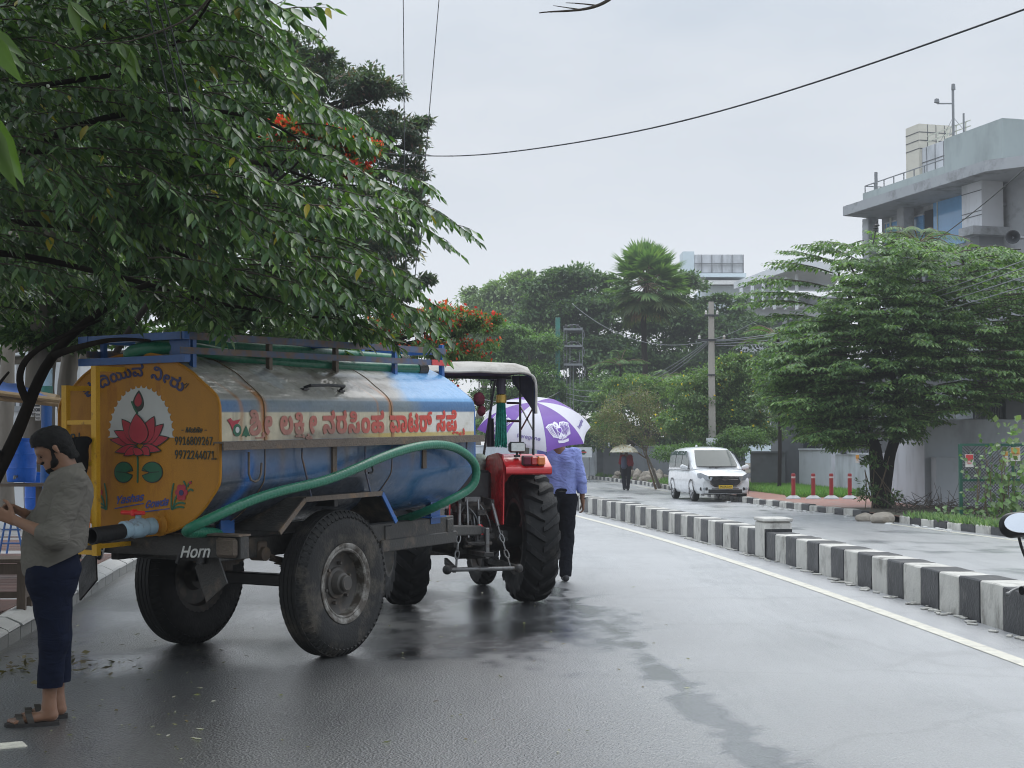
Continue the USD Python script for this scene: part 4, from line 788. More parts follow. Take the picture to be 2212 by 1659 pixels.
# lettering
KN_SIDE = "726,-88 733,-100 741,-104 752,-106 770,-103 787,-92 805,-111 780,-126 750,-131 739,-130 721,-124 708,-113 701,-95 701,-74 710,-55 718,-48 731,-41 729,-21 718,-12 736,7 749,-1 754,-9 758,-23 756,-37 773,-41 783,-48 789,-59 789,-73 785,-85 771,-95 753,-96 742,-93 732,-83 729,-70 726,-80/752,-72 757,-74 761,-72 763,-68 761,-62 751,-60|664,-88 669,-65 659,-71 645,-72 637,-68 629,-61 620,-68 610,-72 585,-70 573,-63 567,-52 565,-38 567,-25 573,-16 582,-9 594,-7 603,-9 610,-13 615,-19 615,-38 614,-40 595,-38 596,-31 593,-29 589,-37 593,-46 600,-48 609,-48 615,-44 619,-34 642,-34 646,-45 655,-48 660,-43 661,-32 657,-17 651,-7 674,4 686,-22 692,-44 692,-71 689,-92|176,-61 160,-70 129,-76 99,-76 72,-70 78,-42 100,-47 128,-47 139,-45 155,-38 164,-27 167,-12 165,0 159,16 187,27 195,7 196,-23 192,-41|670,60 679,44 679,27 672,13 657,3 632,-3 601,-2 585,3 570,13 563,26 562,39 565,51 572,60 557,60 557,90 603,90 619,100 630,113 617,110 600,111 590,114 578,122 574,130 571,144 574,157 583,169 596,176 623,178 643,172 658,159 666,141 668,127 665,107 655,90 685,90 685,60/620,152 614,152 608,149 606,143 609,138 620,136 631,140 627,147/613,37 625,36 634,40 638,50 634,60 618,64 607,59 604,52 605,44|1342,4 1330,13 1313,37 1307,40 1303,37 1303,30 1311,9 1271,-6 1263,13 1260,29 1261,46 1267,62 1274,70 1284,75 1297,78 1316,77 1327,73 1338,65 1358,40 1368,37 1374,42 1375,55 1366,84 1404,98 1413,79 1418,52 1418,34 1412,15 1399,4 1381,-2 1360,-2|1574,26 1571,46 1574,66 1578,74 1591,87 1607,93 1623,94 1636,90 1645,84 1639,97 1626,105 1572,105 1572,144 1705,145 1710,150 1711,158 1708,167 1699,179 1731,200 1745,179 1751,162 1751,142 1747,127 1739,117 1724,109 1702,106 1673,105 1678,97 1680,86 1698,93 1717,93 1733,86 1745,74 1751,56 1751,34 1749,25 1739,10 1732,4 1714,-2 1696,-3 1681,0 1670,5 1662,12 1654,5 1642,0 1627,-3 1609,-2 1591,4 1584,10/1625,32 1633,33 1640,40 1640,51 1633,58 1622,58 1615,51 1616,38/1690,33 1701,33 1707,38 1709,49 1703,57 1692,59 1684,53 1683,40|1450,14 1437,34 1433,63 1437,90 1449,111 1468,124 1485,128 1514,126 1536,116 1550,98 1557,72 1555,42 1545,19 1528,4 1504,-3 1486,-3 1469,1/1491,35 1500,35 1507,38 1512,46 1514,57 1512,81 1507,88 1499,92 1492,92 1485,89 1479,83 1476,72 1476,57 1478,46 1483,39|249,40 264,27 235,-3 218,12 204,32 195,55 191,82 195,109 207,129 225,142 248,146 269,143 283,134 292,120 295,103 292,85 287,75 280,68 258,61 234,64 239,52/245,92 251,95 255,101 254,111 249,115 240,111 233,98 233,94|812,40 827,27 799,-3 782,12 767,32 758,55 754,82 759,109 770,129 789,142 812,146 832,143 847,134 855,120 858,103 855,85 850,75 843,68 821,61 798,64 803,52/808,92 815,95 818,101 817,111 812,115 803,111 797,98 796,94|431,42 449,37 468,38 482,44 492,54 497,69 496,87 487,103 474,116 504,147 525,125 538,96 540,62 536,43 527,26 505,7 495,3 471,-2 431,0 410,7 393,20 381,37 373,57 371,80 373,99 378,115 387,129 405,142 420,146 435,146 453,140 464,129 471,108 468,84 463,75 456,68 435,61 414,63 419,53/426,93 432,97 434,104 432,112 426,115 417,109 412,94|1016,4 1005,13 988,37 981,40 978,37 977,30 985,9 946,-6 936,18 934,41 941,62 953,73 971,78 985,78 996,75 1012,65 1031,41 1037,37 1042,37 1046,40 1048,56 1044,72 1035,86 1013,105 934,105 934,144 1045,145 1050,150 1051,158 1048,167 1039,179 1071,200 1087,173 1091,162 1092,146 1088,131 1082,121 1072,113 1063,109 1078,92 1089,70 1092,49 1089,26 1079,10 1064,0 1039,-3|1191,144 1201,147 1204,155 1201,167 1192,179 1224,200 1238,179 1245,156 1244,142 1241,131 1235,121 1224,112 1235,100 1243,81 1245,52 1241,34 1228,14 1206,1 1177,-3 1147,1 1126,14 1116,27 1110,43 1108,61 1110,80 1116,95 1125,105 1108,105 1108,144/1166,39 1177,37 1188,39 1195,45 1200,55 1201,75 1199,88 1193,99 1184,104 1173,105 1166,103 1158,95 1153,84 1152,70 1153,55 1158,45|20,145 15,159 15,173 21,187 33,197 49,202 73,201 86,196 101,184 116,159 120,143 122,119 142,102 148,91 153,77 154,62 152,44 144,29 132,16 106,2 70,-3 36,2 23,8 14,17 8,28 6,41 7,51 14,63 32,76 73,91 83,101 63,101 60,99 60,92 17,79 14,98 18,114 28,124 45,131 31,136/86,131 84,140 72,133/86,59 52,47 50,44 50,39 58,35 74,35 96,42 103,48 109,59 109,77 100,67/59,173 52,171 51,163 55,158 63,157 68,160 72,167 67,171|1315,88 1284,98 1297,120 1313,114 1327,113 1339,116 1345,124 1333,121 1319,121 1307,123 1294,129 1289,136 1284,148 1285,160 1291,173 1302,183 1318,188 1343,186 1361,178 1374,163 1380,143 1379,120 1370,103 1355,92 1335,87/1333,161 1326,162 1321,159 1319,152 1322,147 1333,146 1344,150 1339,157|2995,-19 3002,-25 3016,-15 3032,-14 3044,-18 3053,-27 3059,-44 3058,-62 3051,-77 3039,-92 3017,-75 3029,-56 3030,-45 3025,-39 3020,-40 3017,-43 3014,-57 2989,-57 2985,-42 2980,-39 2976,-41 2973,-47 2974,-56 2986,-75 2964,-92 2950,-73 2946,-61 2944,-48 2946,-35 2953,-24 2963,-16 2971,-14 2983,-14|3114,-106 3133,-101 3142,-92 3146,-84 3147,-73 3145,-57 3132,-35 3143,-22 3145,-10 3142,-2 3132,9 3153,28 3168,9 3173,-11 3171,-24 3164,-36 3173,-59 3173,-82 3170,-98 3159,-116 3140,-127 3124,-131 3107,-131 3087,-125 3077,-118 3067,-102 3064,-81 3066,-63 3074,-49 3091,-39 3112,-39 3122,-45 3129,-54 3131,-64 3131,-75 3126,-87 3113,-95 3091,-96 3098,-103/3098,-76 3103,-74 3106,-70 3105,-63 3101,-60 3094,-62 3089,-71 3088,-74|2749,4 2738,13 2721,37 2714,40 2711,37 2710,30 2718,9 2679,-6 2670,13 2667,29 2668,46 2674,62 2682,70 2691,75 2704,78 2723,77 2740,68 2767,39 2776,37 2781,42 2783,55 2773,84 2811,98 2820,79 2826,52 2825,34 2819,15 2806,4 2789,-2 2767,-2|2855,11 2845,26 2841,52 2849,73 2856,81 2866,86 2877,89 2892,88 2905,84 2913,77 2918,60 2915,45 2887,46 2887,53 2884,57 2879,56 2877,53 2878,43 2882,39 2899,35 2910,37 2917,41 2923,47 2926,57 2962,57 2966,41 2972,37 2979,38 2983,45 2983,59 2971,85 3011,100 3018,87 3026,60 3026,30 3018,13 3005,2 2988,-3 2971,-2 2954,4 2943,15 2931,5 2917,0 2886,-3 2871,0|1843,11 1833,26 1830,52 1837,73 1845,81 1854,86 1872,89 1887,87 1898,81 1904,72 1906,60 1904,45 1875,46 1874,56 1871,57 1867,55 1867,43 1877,36 1893,36 1903,38 1909,44 1914,58 1950,58 1954,41 1960,37 1965,37 1971,43 1972,56 1968,71 1960,85 1948,98 1936,105 1830,105 1830,144 2046,143 2076,141 2096,135 2114,123 2124,110 2131,94 2135,75 2135,54 2128,29 2114,10 2094,-1 2077,-3 2056,0 2040,10 2030,24 2027,45 2029,59 2035,71 2046,78 2059,81 2069,80 2077,76 2081,69 2083,60 2080,50 2074,43 2059,43 2063,35 2072,33 2081,35 2088,41 2092,50 2092,74 2085,91 2070,101 2049,105 1990,105 2008,82 2014,64 2015,50 2014,32 2009,19 2002,9 1993,2 1976,-3 1959,-2 1942,4 1931,15 1919,5 1906,0 1874,-3 1860,0|2199,41 2208,36 2220,36 2232,41 2239,58 2275,58 2278,45 2282,39 2292,36 2299,38 2304,49 2300,61 2288,69 2275,69 2275,103 2294,104 2299,107 2301,112 2299,123 2283,132 2299,170 2320,160 2335,148 2342,133 2345,110 2339,92 2330,82 2343,64 2348,43 2347,33 2341,17 2329,4 2311,-2 2289,-2 2271,3 2256,15 2248,7 2234,0 2205,-3 2187,1 2177,6 2161,23 2152,47 2152,72 2159,98 2167,111 2176,118 2169,136 2171,153 2180,164 2190,170 2203,174 2220,175 2223,139 2214,136 2212,130 2213,127 2233,121 2243,110 2248,95 2247,78 2242,65 2231,55 2214,50 2193,52/2207,80 2211,84 2212,90 2211,95 2206,97 2199,92 2194,80|2509,144 2523,168 2535,177 2549,182 2576,183 2601,176 2586,148 2574,153 2562,153 2552,150 2547,143 2572,136 2583,127 2588,120 2593,105 2592,90 2590,81 2582,68 2561,59 2542,59 2533,61 2518,71 2513,79 2509,88 2506,105 2484,105 2496,86 2500,62 2495,34 2482,14 2461,1 2431,-3 2402,1 2380,14 2371,27 2363,51 2365,80 2371,95 2379,105 2363,105 2363,144/2545,89 2549,87 2555,87 2558,97 2553,103 2542,105/2421,39 2431,37 2442,39 2450,45 2455,55 2456,75 2453,88 2448,99 2439,104 2427,105 2420,103 2412,95 2408,84 2406,70 2408,55 2413,45|2923,75 2923,90 2927,97 2933,100 2950,100 2956,97 2960,91 2960,75 2956,69 2950,65 2933,65 2927,69|2732,78 2732,94 2736,99 2742,103 2759,103 2765,99 2769,93 2769,78 2765,73 2759,69 2743,69 2737,72|2777,145 2784,149 2785,158 2782,167 2773,179 2805,200 2822,173 2826,150 2821,127 2808,114 2792,108 2776,106 2667,105 2667,144|2978,145 2983,148 2987,154 2988,163 2985,170 2979,173 2970,172 2975,163 2972,154 2964,149 2951,148 2940,154 2936,161 2935,170 2937,182 2945,192 2958,200 2978,202 3000,198 3011,192 3019,183 3027,161 3027,149 3023,134 3016,121 3006,114 2992,109 2971,106 2842,105 2842,144"
KN_ARCH = "57,90 67,99 65,107 9,107 9,138 83,138 101,141 107,146 107,157 104,167 94,181 121,197 134,177 139,165 141,147 139,133 134,122 123,114 114,110 96,107 98,99 95,90 140,90 140,64 123,65 133,53 136,42 148,32 157,29 169,29 179,33 186,40 189,51 187,76 175,95 151,113 171,141 199,121 210,108 218,93 223,76 225,57 224,40 219,25 211,13 201,4 179,-3 151,-1 136,6 126,12 110,3 94,-2 64,-3 40,3 24,13 15,26 14,37 16,49 26,65 9,64 9,90/69,28 87,29 98,37 101,44 100,53 92,64 83,67 67,67 58,64 52,58 49,50 50,40 59,31|565,8 556,16 535,2 507,-3 481,1 462,11 449,26 440,51 439,81 443,99 455,121 477,136 506,141 524,139 538,134 555,122 568,100 574,74 570,42 587,30 598,28 609,30 617,36 623,45 624,57 622,75 614,90 597,105 575,107 575,138 610,139 622,143 626,150 625,160 612,181 639,197 655,171 660,144 656,129 652,122 634,111 648,96 655,82 659,65 658,40 667,32 683,28 695,30 703,36 710,51 709,70 702,86 691,99 671,113 691,141 719,121 734,100 743,76 745,57 743,39 752,32 767,28 779,30 788,36 794,51 793,70 786,86 775,99 755,113 776,141 797,127 809,115 819,100 826,84 830,57 828,40 824,25 811,9 791,-1 774,-3 756,-1 730,12 714,1 690,-3 665,1 645,13 629,1 611,-3 587,-1/502,30 516,30 527,35 535,46 538,61 538,79 533,94 524,104 511,109 497,108 486,103 478,93 474,77 474,59 480,44 489,34|259,7 251,16 245,28 242,53 244,72 249,89 265,112 255,130 251,146 253,162 260,173 269,181 282,187 313,191 352,186 377,173 390,163 401,149 415,118 417,97 415,70 419,60 421,44 420,30 414,19 402,5 379,-3 364,-3 349,1 337,8 329,16 314,3 297,-2 275,-1/313,137 338,138 359,134 376,126 392,113 381,131 370,142 343,156 322,160 303,160 293,157 285,150 284,139 289,129/291,29 298,29 305,32 310,38 314,52 345,52 347,42 355,32 367,28 379,31 385,37 388,47 385,70 387,82 383,92 369,102 349,106 319,106 299,99 286,85 278,66 278,48 280,38 284,32|863,6 854,14 848,25 845,49 853,69 869,81 886,84 901,82 911,77 918,68 920,55 916,42 892,44 893,53 889,57 881,57 877,53 875,45 876,38 881,33 889,29 907,29 917,32 924,39 929,54 960,54 962,43 966,34 976,29 984,29 990,32 994,38 995,60 990,76 982,87 972,97 956,107 845,107 845,138 972,138 989,140 996,145 997,157 994,167 984,181 1011,197 1024,177 1031,153 1031,140 1026,126 1017,116 1001,109 1019,91 1029,69 1031,41 1028,26 1022,14 1009,2 986,-3 962,2 944,17 927,3 907,-2 880,-2|1354,41 1375,26 1355,-3 1329,18 1314,38 1308,53 1304,70 1306,97 1315,119 1331,133 1353,140 1374,139 1389,133 1399,121 1404,106 1403,88 1396,74 1379,63 1360,60 1340,63 1347,50/1350,87 1363,89 1370,96 1371,104 1366,113 1354,113 1342,104 1338,90|1566,2 1545,15 1530,5 1502,-3 1471,-1 1453,4 1439,14 1428,26 1421,42 1419,61 1424,88 1440,107 1419,107 1419,138 1504,138 1523,141 1528,147 1529,157 1526,167 1516,181 1542,197 1556,177 1563,153 1562,140 1558,127 1549,117 1540,111 1552,100 1560,83 1563,61 1560,40 1575,30 1592,29 1602,33 1611,45 1612,64 1607,81 1593,99 1574,113 1594,141 1615,127 1632,108 1644,84 1647,66 1647,48 1642,25 1634,13 1623,4 1601,-3 1583,-2/1483,30 1497,30 1512,34 1521,44 1527,57 1527,73 1523,88 1515,99 1502,106 1485,107 1471,102 1461,92 1455,78 1455,59 1460,44 1470,35|1201,133 1186,127 1168,127 1152,130 1143,136 1135,147 1132,157 1133,172 1141,185 1160,196 1174,198 1194,198 1227,188 1253,169 1272,141 1283,107 1287,83 1287,57 1280,26 1271,12 1259,3 1237,-3 1217,-2 1207,1 1194,9 1181,22 1166,43 1158,46 1151,41 1150,30 1160,7 1129,-6 1117,20 1115,41 1123,61 1130,68 1140,74 1165,76 1181,71 1191,63 1213,35 1221,30 1236,30 1246,38 1251,52 1251,76 1248,97 1239,125 1230,141 1219,154 1213,144/1173,172 1165,166 1167,156 1176,152 1186,155 1194,170"
def glyphs(s):
    out = []
    for gly in s.split('|'):
        r = [np.array([tuple(map(float, p.split(','))) for p in ring.split(' ')]) * 4 for ring in gly.split('/')]; out.append(r)
    return out
def warped(s, fn):
    P = []
    for r in glyphs(s):
        R2 = []
        for q in r:
            L = LineString(np.vstack([q, q[:1]])).segmentize(60); R2.append(fn(np.array(L.coords)[:-1]))
        P.append(Polygon(R2[0], R2[1:]).buffer(0))
    return union_all(P)
fx = np.array([-400, 25, 3180, 6600, 6650, 7000]) ; 
def arch(p):
    t = (p[:, 0] - 25) / 6565.0
    ax = np.interp(t, [0, .09, .62, .68, 1], [238, 300, 597, 655, 855]); s = (ax - 575) / 300.0
    base = 303 + 118 * np.abs(s) ** 1.75; ang = np.arctan(118 * 1.75 * np.sign(s) * np.abs(s) ** .75 / 300) * .8
    hgt = p[:, 1] * .108; pts = np.stack([ax + hgt * np.sin(ang), base - hgt * np.cos(ang)], 1); return face(pts)
paint(warped(KN_ARCH, arch), 'paint_navy', .0022, 'lettering')
for q in ([(868, 362), (888, 348)], [(878, 378), (900, 350)]): paint(LineString(face(q)).buffer(.003), 'paint_dark_letter', .0022, 'stroke')
def text_at(text, p0, p1, hpx, mat, lift=.0022, bold=True, shear=0.0, name='lettering', fn=face, parent=rear):
    m = meshkit.text_mesh(text, 1.0, .1, bold=bold); w = m.bounds[1, 0]; v = m.vertices.copy()
    x0, x1 = np.array(p0, float), np.array(p1, float); d = (x1 - x0) / w; up = np.array([0, -1.0]) * hpx
    pts = x0 + v[:, :1] * d + v[:, 1:2] * up + (v[:, 1] * shear * hpx)[:, None] * np.array([1, 0]); uw = fn(pts)
    V2 = np.stack([uw[:, 0], -.0165 - lift - .002 * (v[:, 2] > .05), uw[:, 1]], 1)
    f = m.faces
    return obj(name, trimesh.Trimesh(V2, f, process=False), mat, parent, smooth=False)
text_at('- Mobile -', (845, 668), (1015, 668), 34, 'paint_dark_letter', shear=.25)
text_at('9916809267.', (808, 748), (1068, 750), 52, 'paint_dark_letter')
text_at('9972244071.', (808, 838), (1082, 845), 54, 'paint_dark_letter')
text_at('Yashas', (418, 1138), (602, 1112), 52, 'paint_blue_letter', shear=.3)
text_at('Gowda', (612, 1165), (762, 1142), 50, 'paint_blue_letter', shear=.3)
paint(LineString(face([(420, 1165), (606, 1132)])).buffer(.0035), 'paint_blue_letter', .0022, 'underline'); paint(LineString(face([(618, 1186), (774, 1166)])).buffer(.0035), 'paint_blue_letter', .0022, 'underline')
# a dark plate and writing behind the ladder on the left
text_at('PJ', (128, 740), (190, 730), 60, 'paint_dark_letter')

# lettering along the side: red, fading into the grime towards the rear
bx = np.array([0, 25, 1225, 1500, 3460, 3760, 7060, 7340, 10420, 10690, 12690, 13000]); bv = np.array([.25, .27, .518, .592, 1.005, 1.071, 1.831, 1.897, 2.479, 2.542, 2.956, 3.0])
def side(p):
    x = np.interp(p[:, 0], bx, bv); y = np.where(p[:, 1] < 0, p[:, 1] * .3, np.where(p[:, 1] > 560, 560 + (p[:, 1] - 560) * .8, p[:, 1])); return np.stack([x, TZ + .05 + y * .00023], 1)
sp = warped(KN_SIDE, side)
halo_ = sp.buffer(.012).simplify(.002)
def side_paint(poly, mat, off, name, cdf=None):
    g = poly.segmentize(.03) if hasattr(poly, 'segmentize') else poly
    b = MB().prism(g, .757 + off, .7585 + off, X=(0, 1, 0), Y=(0, 0, 1)); m = b.mesh()
    cd = None
    if cdf is not None: cd = cdf(m.vertices)
    return obj(name, m, mat, tank_prim, smooth=False, cd=cd)
tank_prim = stage.GetPrimAtPath(str(tanker.GetPath()) + '/tank')
def red_fade(v):
    t = np.clip((v[:, 1] - .3) / 2.1, 0, 1)[:, None]; g = meshkit.fbm(v * (4, 7, 7), 3, 6)[:, None]
    c = np.array([.34, .15, .115]) * (1 - t) + np.array([.5, .05, .035]) * t
    lowg = np.clip((.12 - (v[:, 2:3] - TZ)) / .09 + (g - .5) * 2, 0, 1) * np.clip((2.0 - v[:, 1:2]) / .6, 0, 1) * np.clip((v[:, 1:2] - .45) / .3, 0, 1)
    return c * (1 - .6 * lowg) + np.array([.17, .14, .11]) * .6 * lowg
side_paint(sp, 'letter_paint', .002, 'lettering', red_fade)
ind = Polygon([(.02, .155), (.05, .17), (.075, .15), (.15, .16), (.125, .135), (.1, .1), (.085, .05), (.07, .09), (.05, .125)]); ind = affinity.translate(ind, .03, TZ)
side_paint(ind, 'paint_red', .0018, 'emblem')
side_paint(Point(.145, TZ + .088).buffer(.042), 'paint_green', .0022, 'emblem'); side_paint(Point(.145, TZ + .09).buffer(.02), 'paint_pale', .0042, 'emblem')
side_paint(Polygon([(.19, .045), (.235, .12), (.275, .045), (.25, .05), (.235, .035), (.22, .05)]).buffer(0).buffer(.003) if False else affinity.translate(Polygon([(.19, .045), (.235, .12), (.275, .045), (.25, .052), (.235, .038), (.22, .052)]), 0, TZ), 'paint_green', .0022, 'emblem')

# ledge, rods, hooks and handle
for s in (1, -1):
    b = MB(); b.box((s * .795, TL / 2 - .03, TZ + .008), (.085, TL + .1, .012)); b.box((s * .838, TL / 2 - .03, TZ - .017), (.012, TL + .1, .05)); obj('ledge', b, 'rusty_steel', tanker)
def rod(pts, r, mat, name, n=6, u=.79): return obj(name, MB().tube([tl(*c2(*p), 0, u) if len(p) == 2 else p for p in pts], r, n), mat, tanker)
rod([(362, 965), (362, 1080), (362, 1140), (378, 1185), (410, 1200), (440, 1185), (456, 1140), (462, 1050)], .008, 'rusty_steel', 'hook')
rod([(1332, 1000), (1337, 1070), (1345, 1110), (1335, 1133), (1310, 1130)], .008, 'black_paint', 'hook', u=.87)
rod([(785, 935), (783, 1010), (822, 1170), (858, 1335)], .007, 'rusty_blue', 'rod')
rod([(1283, 920), (1285, 1120), (1330, 1300), (1390, 1312)], .007, 'rusty_blue', 'rod')
rod([(2088, 860), (2085, 950), (2110, 1050)], .008, 'rusty_blue', 'rod')
for v0 in (1.19, 2.35): obj('bracket', MB().box((.76, v0, TZ - .12), (.02, .05, .24)), 'rusty_steel', tanker)
hd = [np.array([.655, .985, TZ + .385]), np.array([.7, 1.0, TZ + .40]), np.array([.715, 1.2, TZ + .405]), np.array([.715, 1.38, TZ + .40]), np.array([.66, 1.4, TZ + .37])]
obj('handle', MB().tube(hd, .011, 8), 'black_paint', tanker)
for c in ((.655, .985, TZ + .375), (.66, 1.4, TZ + .365)): obj('handle_foot', MB().box(c, (.05, .06, .012)), 'black_paint', tanker)

# rack on the roof
for s in (1, -1):
    for k, v0 in enumerate((.09, .88, 1.66, 2.44, 3.22)):
        b = MB(); b.box((s * .42, min(v0, TL + .02), 2.16), (.035, .035, .26 if k < 4 else .34)); obj('rack_post', b, ('blue_paint', 'rusty_steel', 'rusty_steel', 'blue_paint', 'blue_paint')[k], tanker)
    b = MB(); b.box((s * .42 + .02 * s, TL / 2, 2.175), (.012, TL + .1, .045)); obj('rack_rail', b, 'rusty_blue', tanker)
    b = MB(); b.box((s * .42 + .02 * s, TL / 2, 2.275), (.012, TL + .1, .05)); obj('rack_rail', b, 'blue_paint' if s < 0 else 'rusty_blue', tanker)
b = MB(); b.box((.445, TL - .02, 2.175), (.014, .3, .047)); obj('rail_end', b, 'red_enamel', tanker, label='red painted front end of the roof rail')
for v0, z0 in ((-.02, 2.275), (-.02, 2.12), (TL + .02, 2.275), (1.6, 2.275)):
    b = MB(); b.box((-.03, v0, z0), (1.0 if v0 < 0 else .84, .05, .05)); obj('rack_crossbar', b, 'blue_paint', tanker)
b = MB(); b.box((.34, .05, 2.19), (.18, .012, .17)); obj('rack_panel', b, 'blue_paint', tanker)
b = MB().lathe([(.0, .0), (.22, 0), (.24, .02), (.24, .1), (.2, .12), (0, .13)], 24, (0, 1.6, TZ + .6)); obj('manhole', b, 'rusty_blue', tanker)

# running gear
for s in (1, -1):
    b = MB(); b.box((s * .4, 1.715, .80), (.075, 3.11, .145), bev=.008); obj('chassis_beam', b, 'grimy_steel', tanker)
    b = MB(); b.box((s * .4, 2.75, .69), (.1, 1.1, .1), bev=.008); obj('drawbar_brace', b, 'grimy_steel', tanker)
for v0 in (.35, 2.3, 3.2):
    b = MB(); b.box((0, v0, .79), (.9, .1, .12), bev=.008); obj('cross_member', b, 'grimy_steel', tanker)
for s in (1, -1):
    for v0 in (.4, 2.98):
        b = MB(); b.box((s * .4, v0, .96), (.07, .07, .3)); b.box((s * .4 + .037, v0, .96), (.012, .14, .28)); b.box((s * .4, v0, .878), (.16, .22, .012)); obj('saddle', b, 'blue_paint', tanker)
bum = MB(); bum.box((.03, .1, .86), (1.66, .09, .15), bev=.006); bumper = obj('bumper', bum, 'grimy_steel', tanker)
b = MB(); b.box((.03, .1, .94), (1.66, .12, .012)); obj('bumper_lip', b, 'rusty_steel', bumper)
b = MB(); b.box((.755, .04, .86), (.18, .04, .13), bev=.02); obj('lamp_cover', b, 'rusty_steel', bumper)
bump_v = .055
def bface(pts): return np.array([(lambda p: (p[0], p[2]))(tl(*q, 1, bump_v)) for q in pts])
for txt, p0, p1, h in (('Horn', (388, 1204), (452, 1203), 24), ('Sound', (158, 1206), (222, 1206), 24)):
    m = meshkit.text_mesh(txt, 1.0, .1, bold=True); w = m.bounds[1, 0]; v = m.vertices
    pts = np.array(p0) + v[:, :1] / w * (np.array(p1) - np.array(p0)) + v[:, 1:2] * np.array([0, -h]) + (v[:, 1:2] * .25 * h) * np.array([1, 0]); uw = bface(pts)
    obj('lettering', trimesh.Trimesh(np.stack([uw[:, 0], bump_v - .003 - .002 * (v[:, 2] > .05), uw[:, 1]], 1), m.faces, process=False), 'paint_white', bumper, smooth=False)
AX = 1.3
b = MB().box((-.03, AX, .5), (1.35, .09, .09), bev=.01); obj('axle', b, 'dark_steel', tanker)
for s in (1, -1):
    b = MB()
    for k in range(7):
        hl = .52 - k * .06; z0 = .60 + .0 * k; xs = np.linspace(-hl, hl, 9); c = .10 * (xs / .52) ** 2
        for i in range(8): b.bar((s * .42, AX + xs[i], .72 - k * .013 + c[i] - .06), (s * .42, AX + xs[i + 1], .72 - k * .013 + c[i + 1] - .06), .07, .011)
    b.box((s * .42, AX, .59), (.11, .14, .16), bev=.01)
    for e in (-.54, .54): b.lathe([(.0, -.06), (.05, -.06), (.05, .06), (0, .06)], 14, (s * .42, AX + e, .75), axis=(1, 0, 0)); b.box((s * .42, AX + e, .79), (.07, .1, .1), bev=.01)
    obj('leaf_spring', b, 'rusty_steel', tanker)
def wheel(parent, s, cx, cy, cz, r, w, rim_r, ribs=64, name='wheel', dark=False, lean=0.0):
    wx = sub(name, parent); ax = np.array([s, 0, 0.0]); o = np.array([cx, cy, cz])
    h = w / 2
    prof = [(rim_r, -h * .86), (rim_r + .02, -h * .95), (r * .72, -h * 1.04), (r * .86, -h * 1.0), (r * .945, -h * .86), (r * .985, -h * .6), (r, -h * .3), (r, h * .3), (r * .985, h * .6), (r * .945, h * .86), (r * .86, h * 1.0), (r * .79, h * 1.045), (r * .78, h * 1.03), (r * .72, h * 1.04), (r * .64, h * 1.0), (rim_r + .02, h * .95), (rim_r, h * .86), (rim_r, -h * .86)]
    t = MB().lathe(prof, 72, o, ax)
    for k in range(ribs):
        a = 2 * np.pi * k / ribs; e1 = np.array([0, math.cos(a), math.sin(a)]); tt = np.array([0, -math.sin(a), math.cos(a)])
        for sd in (-1, 1):
            t.bar(o + ax * sd * h * .98 + e1 * r * .90 + tt * .010 * sd, o + ax * sd * h * .58 + e1 * r * .992, 2 * np.pi * r / ribs * .48, .016, hint=e1)
    for q in (-.42, -.14, .14, .42): t.lathe([(r * .995, q * h * 2 * .55 - .016), (r * 1.012, q * h * 2 * .55 - .014), (r * 1.012, q * h * 2 * .55 + .014), (r * .995, q * h * 2 * .55 + .016)], 72, o, ax)
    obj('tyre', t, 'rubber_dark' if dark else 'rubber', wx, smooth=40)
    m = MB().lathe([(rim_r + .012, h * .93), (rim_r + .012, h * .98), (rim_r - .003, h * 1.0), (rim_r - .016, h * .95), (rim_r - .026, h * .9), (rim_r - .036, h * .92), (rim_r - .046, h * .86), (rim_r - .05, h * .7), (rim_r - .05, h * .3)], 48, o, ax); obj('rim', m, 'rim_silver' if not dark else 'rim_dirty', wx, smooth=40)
    m = MB().lathe([(rim_r - .045, h * .3), (rim_r - .07, h * .12), (rim_r * .6, h * .05), (rim_r * .42, h * .16), (rim_r * .4, h * .3), (.09, h * .36), (.088, h * .5), (.075, h * .75), (.06, h * .82), (.058, h * 1.02), (.05, h * 1.1), (0, h * 1.1)], 36, o, ax); obj('hub', m, 'rim_dirty', wx, smooth=35)
    m = MB().lathe([(rim_r + .01, -h * .9), (rim_r - .04, -h * .7), (rim_r * .8, -h * .35), (.12, -h * .3), (.1, -h * .75), (0, -h * .75)], 36, o, ax); obj('brake_drum', m, 'rim_dirty', wx)
    m = MB()
    for k in range(6): a = k * np.pi / 3 + .3; m.lathe([(.0, 0), (.013, 0), (.013, .035), (0, .035)], 6, o + ax * h * .1 + np.array([0, math.cos(a), math.sin(a)]) * rim_r * .52, ax)
    obj('wheel_nut', m, 'rim_dirty', wx)
    return wx
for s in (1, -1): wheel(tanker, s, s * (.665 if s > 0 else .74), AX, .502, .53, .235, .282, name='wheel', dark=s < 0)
for s in (1, -1):
    P = [np.array([s * .36, .52, .935]), np.array([s * .36, .80, 1.15]), np.array([s * .36, 1.72, 1.15]), np.array([s * .36, 1.9, .92])]
    b = MB()
    for i in range(3):
        a, c = P[i], P[i + 1]; mid = (a + c) / 2 + np.array([s * .22, 0, 0]); b.bar(a + (s * .22, 0, 0), c + (s * .22, 0, 0), .44, .006, hint=np.cross(c - a, (1, 0, 0)) * 1.0)
    fd = obj('mudguard', b, 'grimy_steel', tanker)
    for i in range(3):
        e = MB().bar(P[i] + (s * .445, 0, -.01), P[i + 1] + (s * .445, 0, -.01), .012, .035, hint=np.cross(P[i + 1] - P[i], (1, 0, 0))); obj('mudguard_edge', e, 'rusty_steel' if i < 2 else 'blue_paint', fd)
    b = MB().box((s * .58, 1.25, 1.1), (.3, .04, .07)); obj('mudguard_stay', b, 'dark_steel', fd)
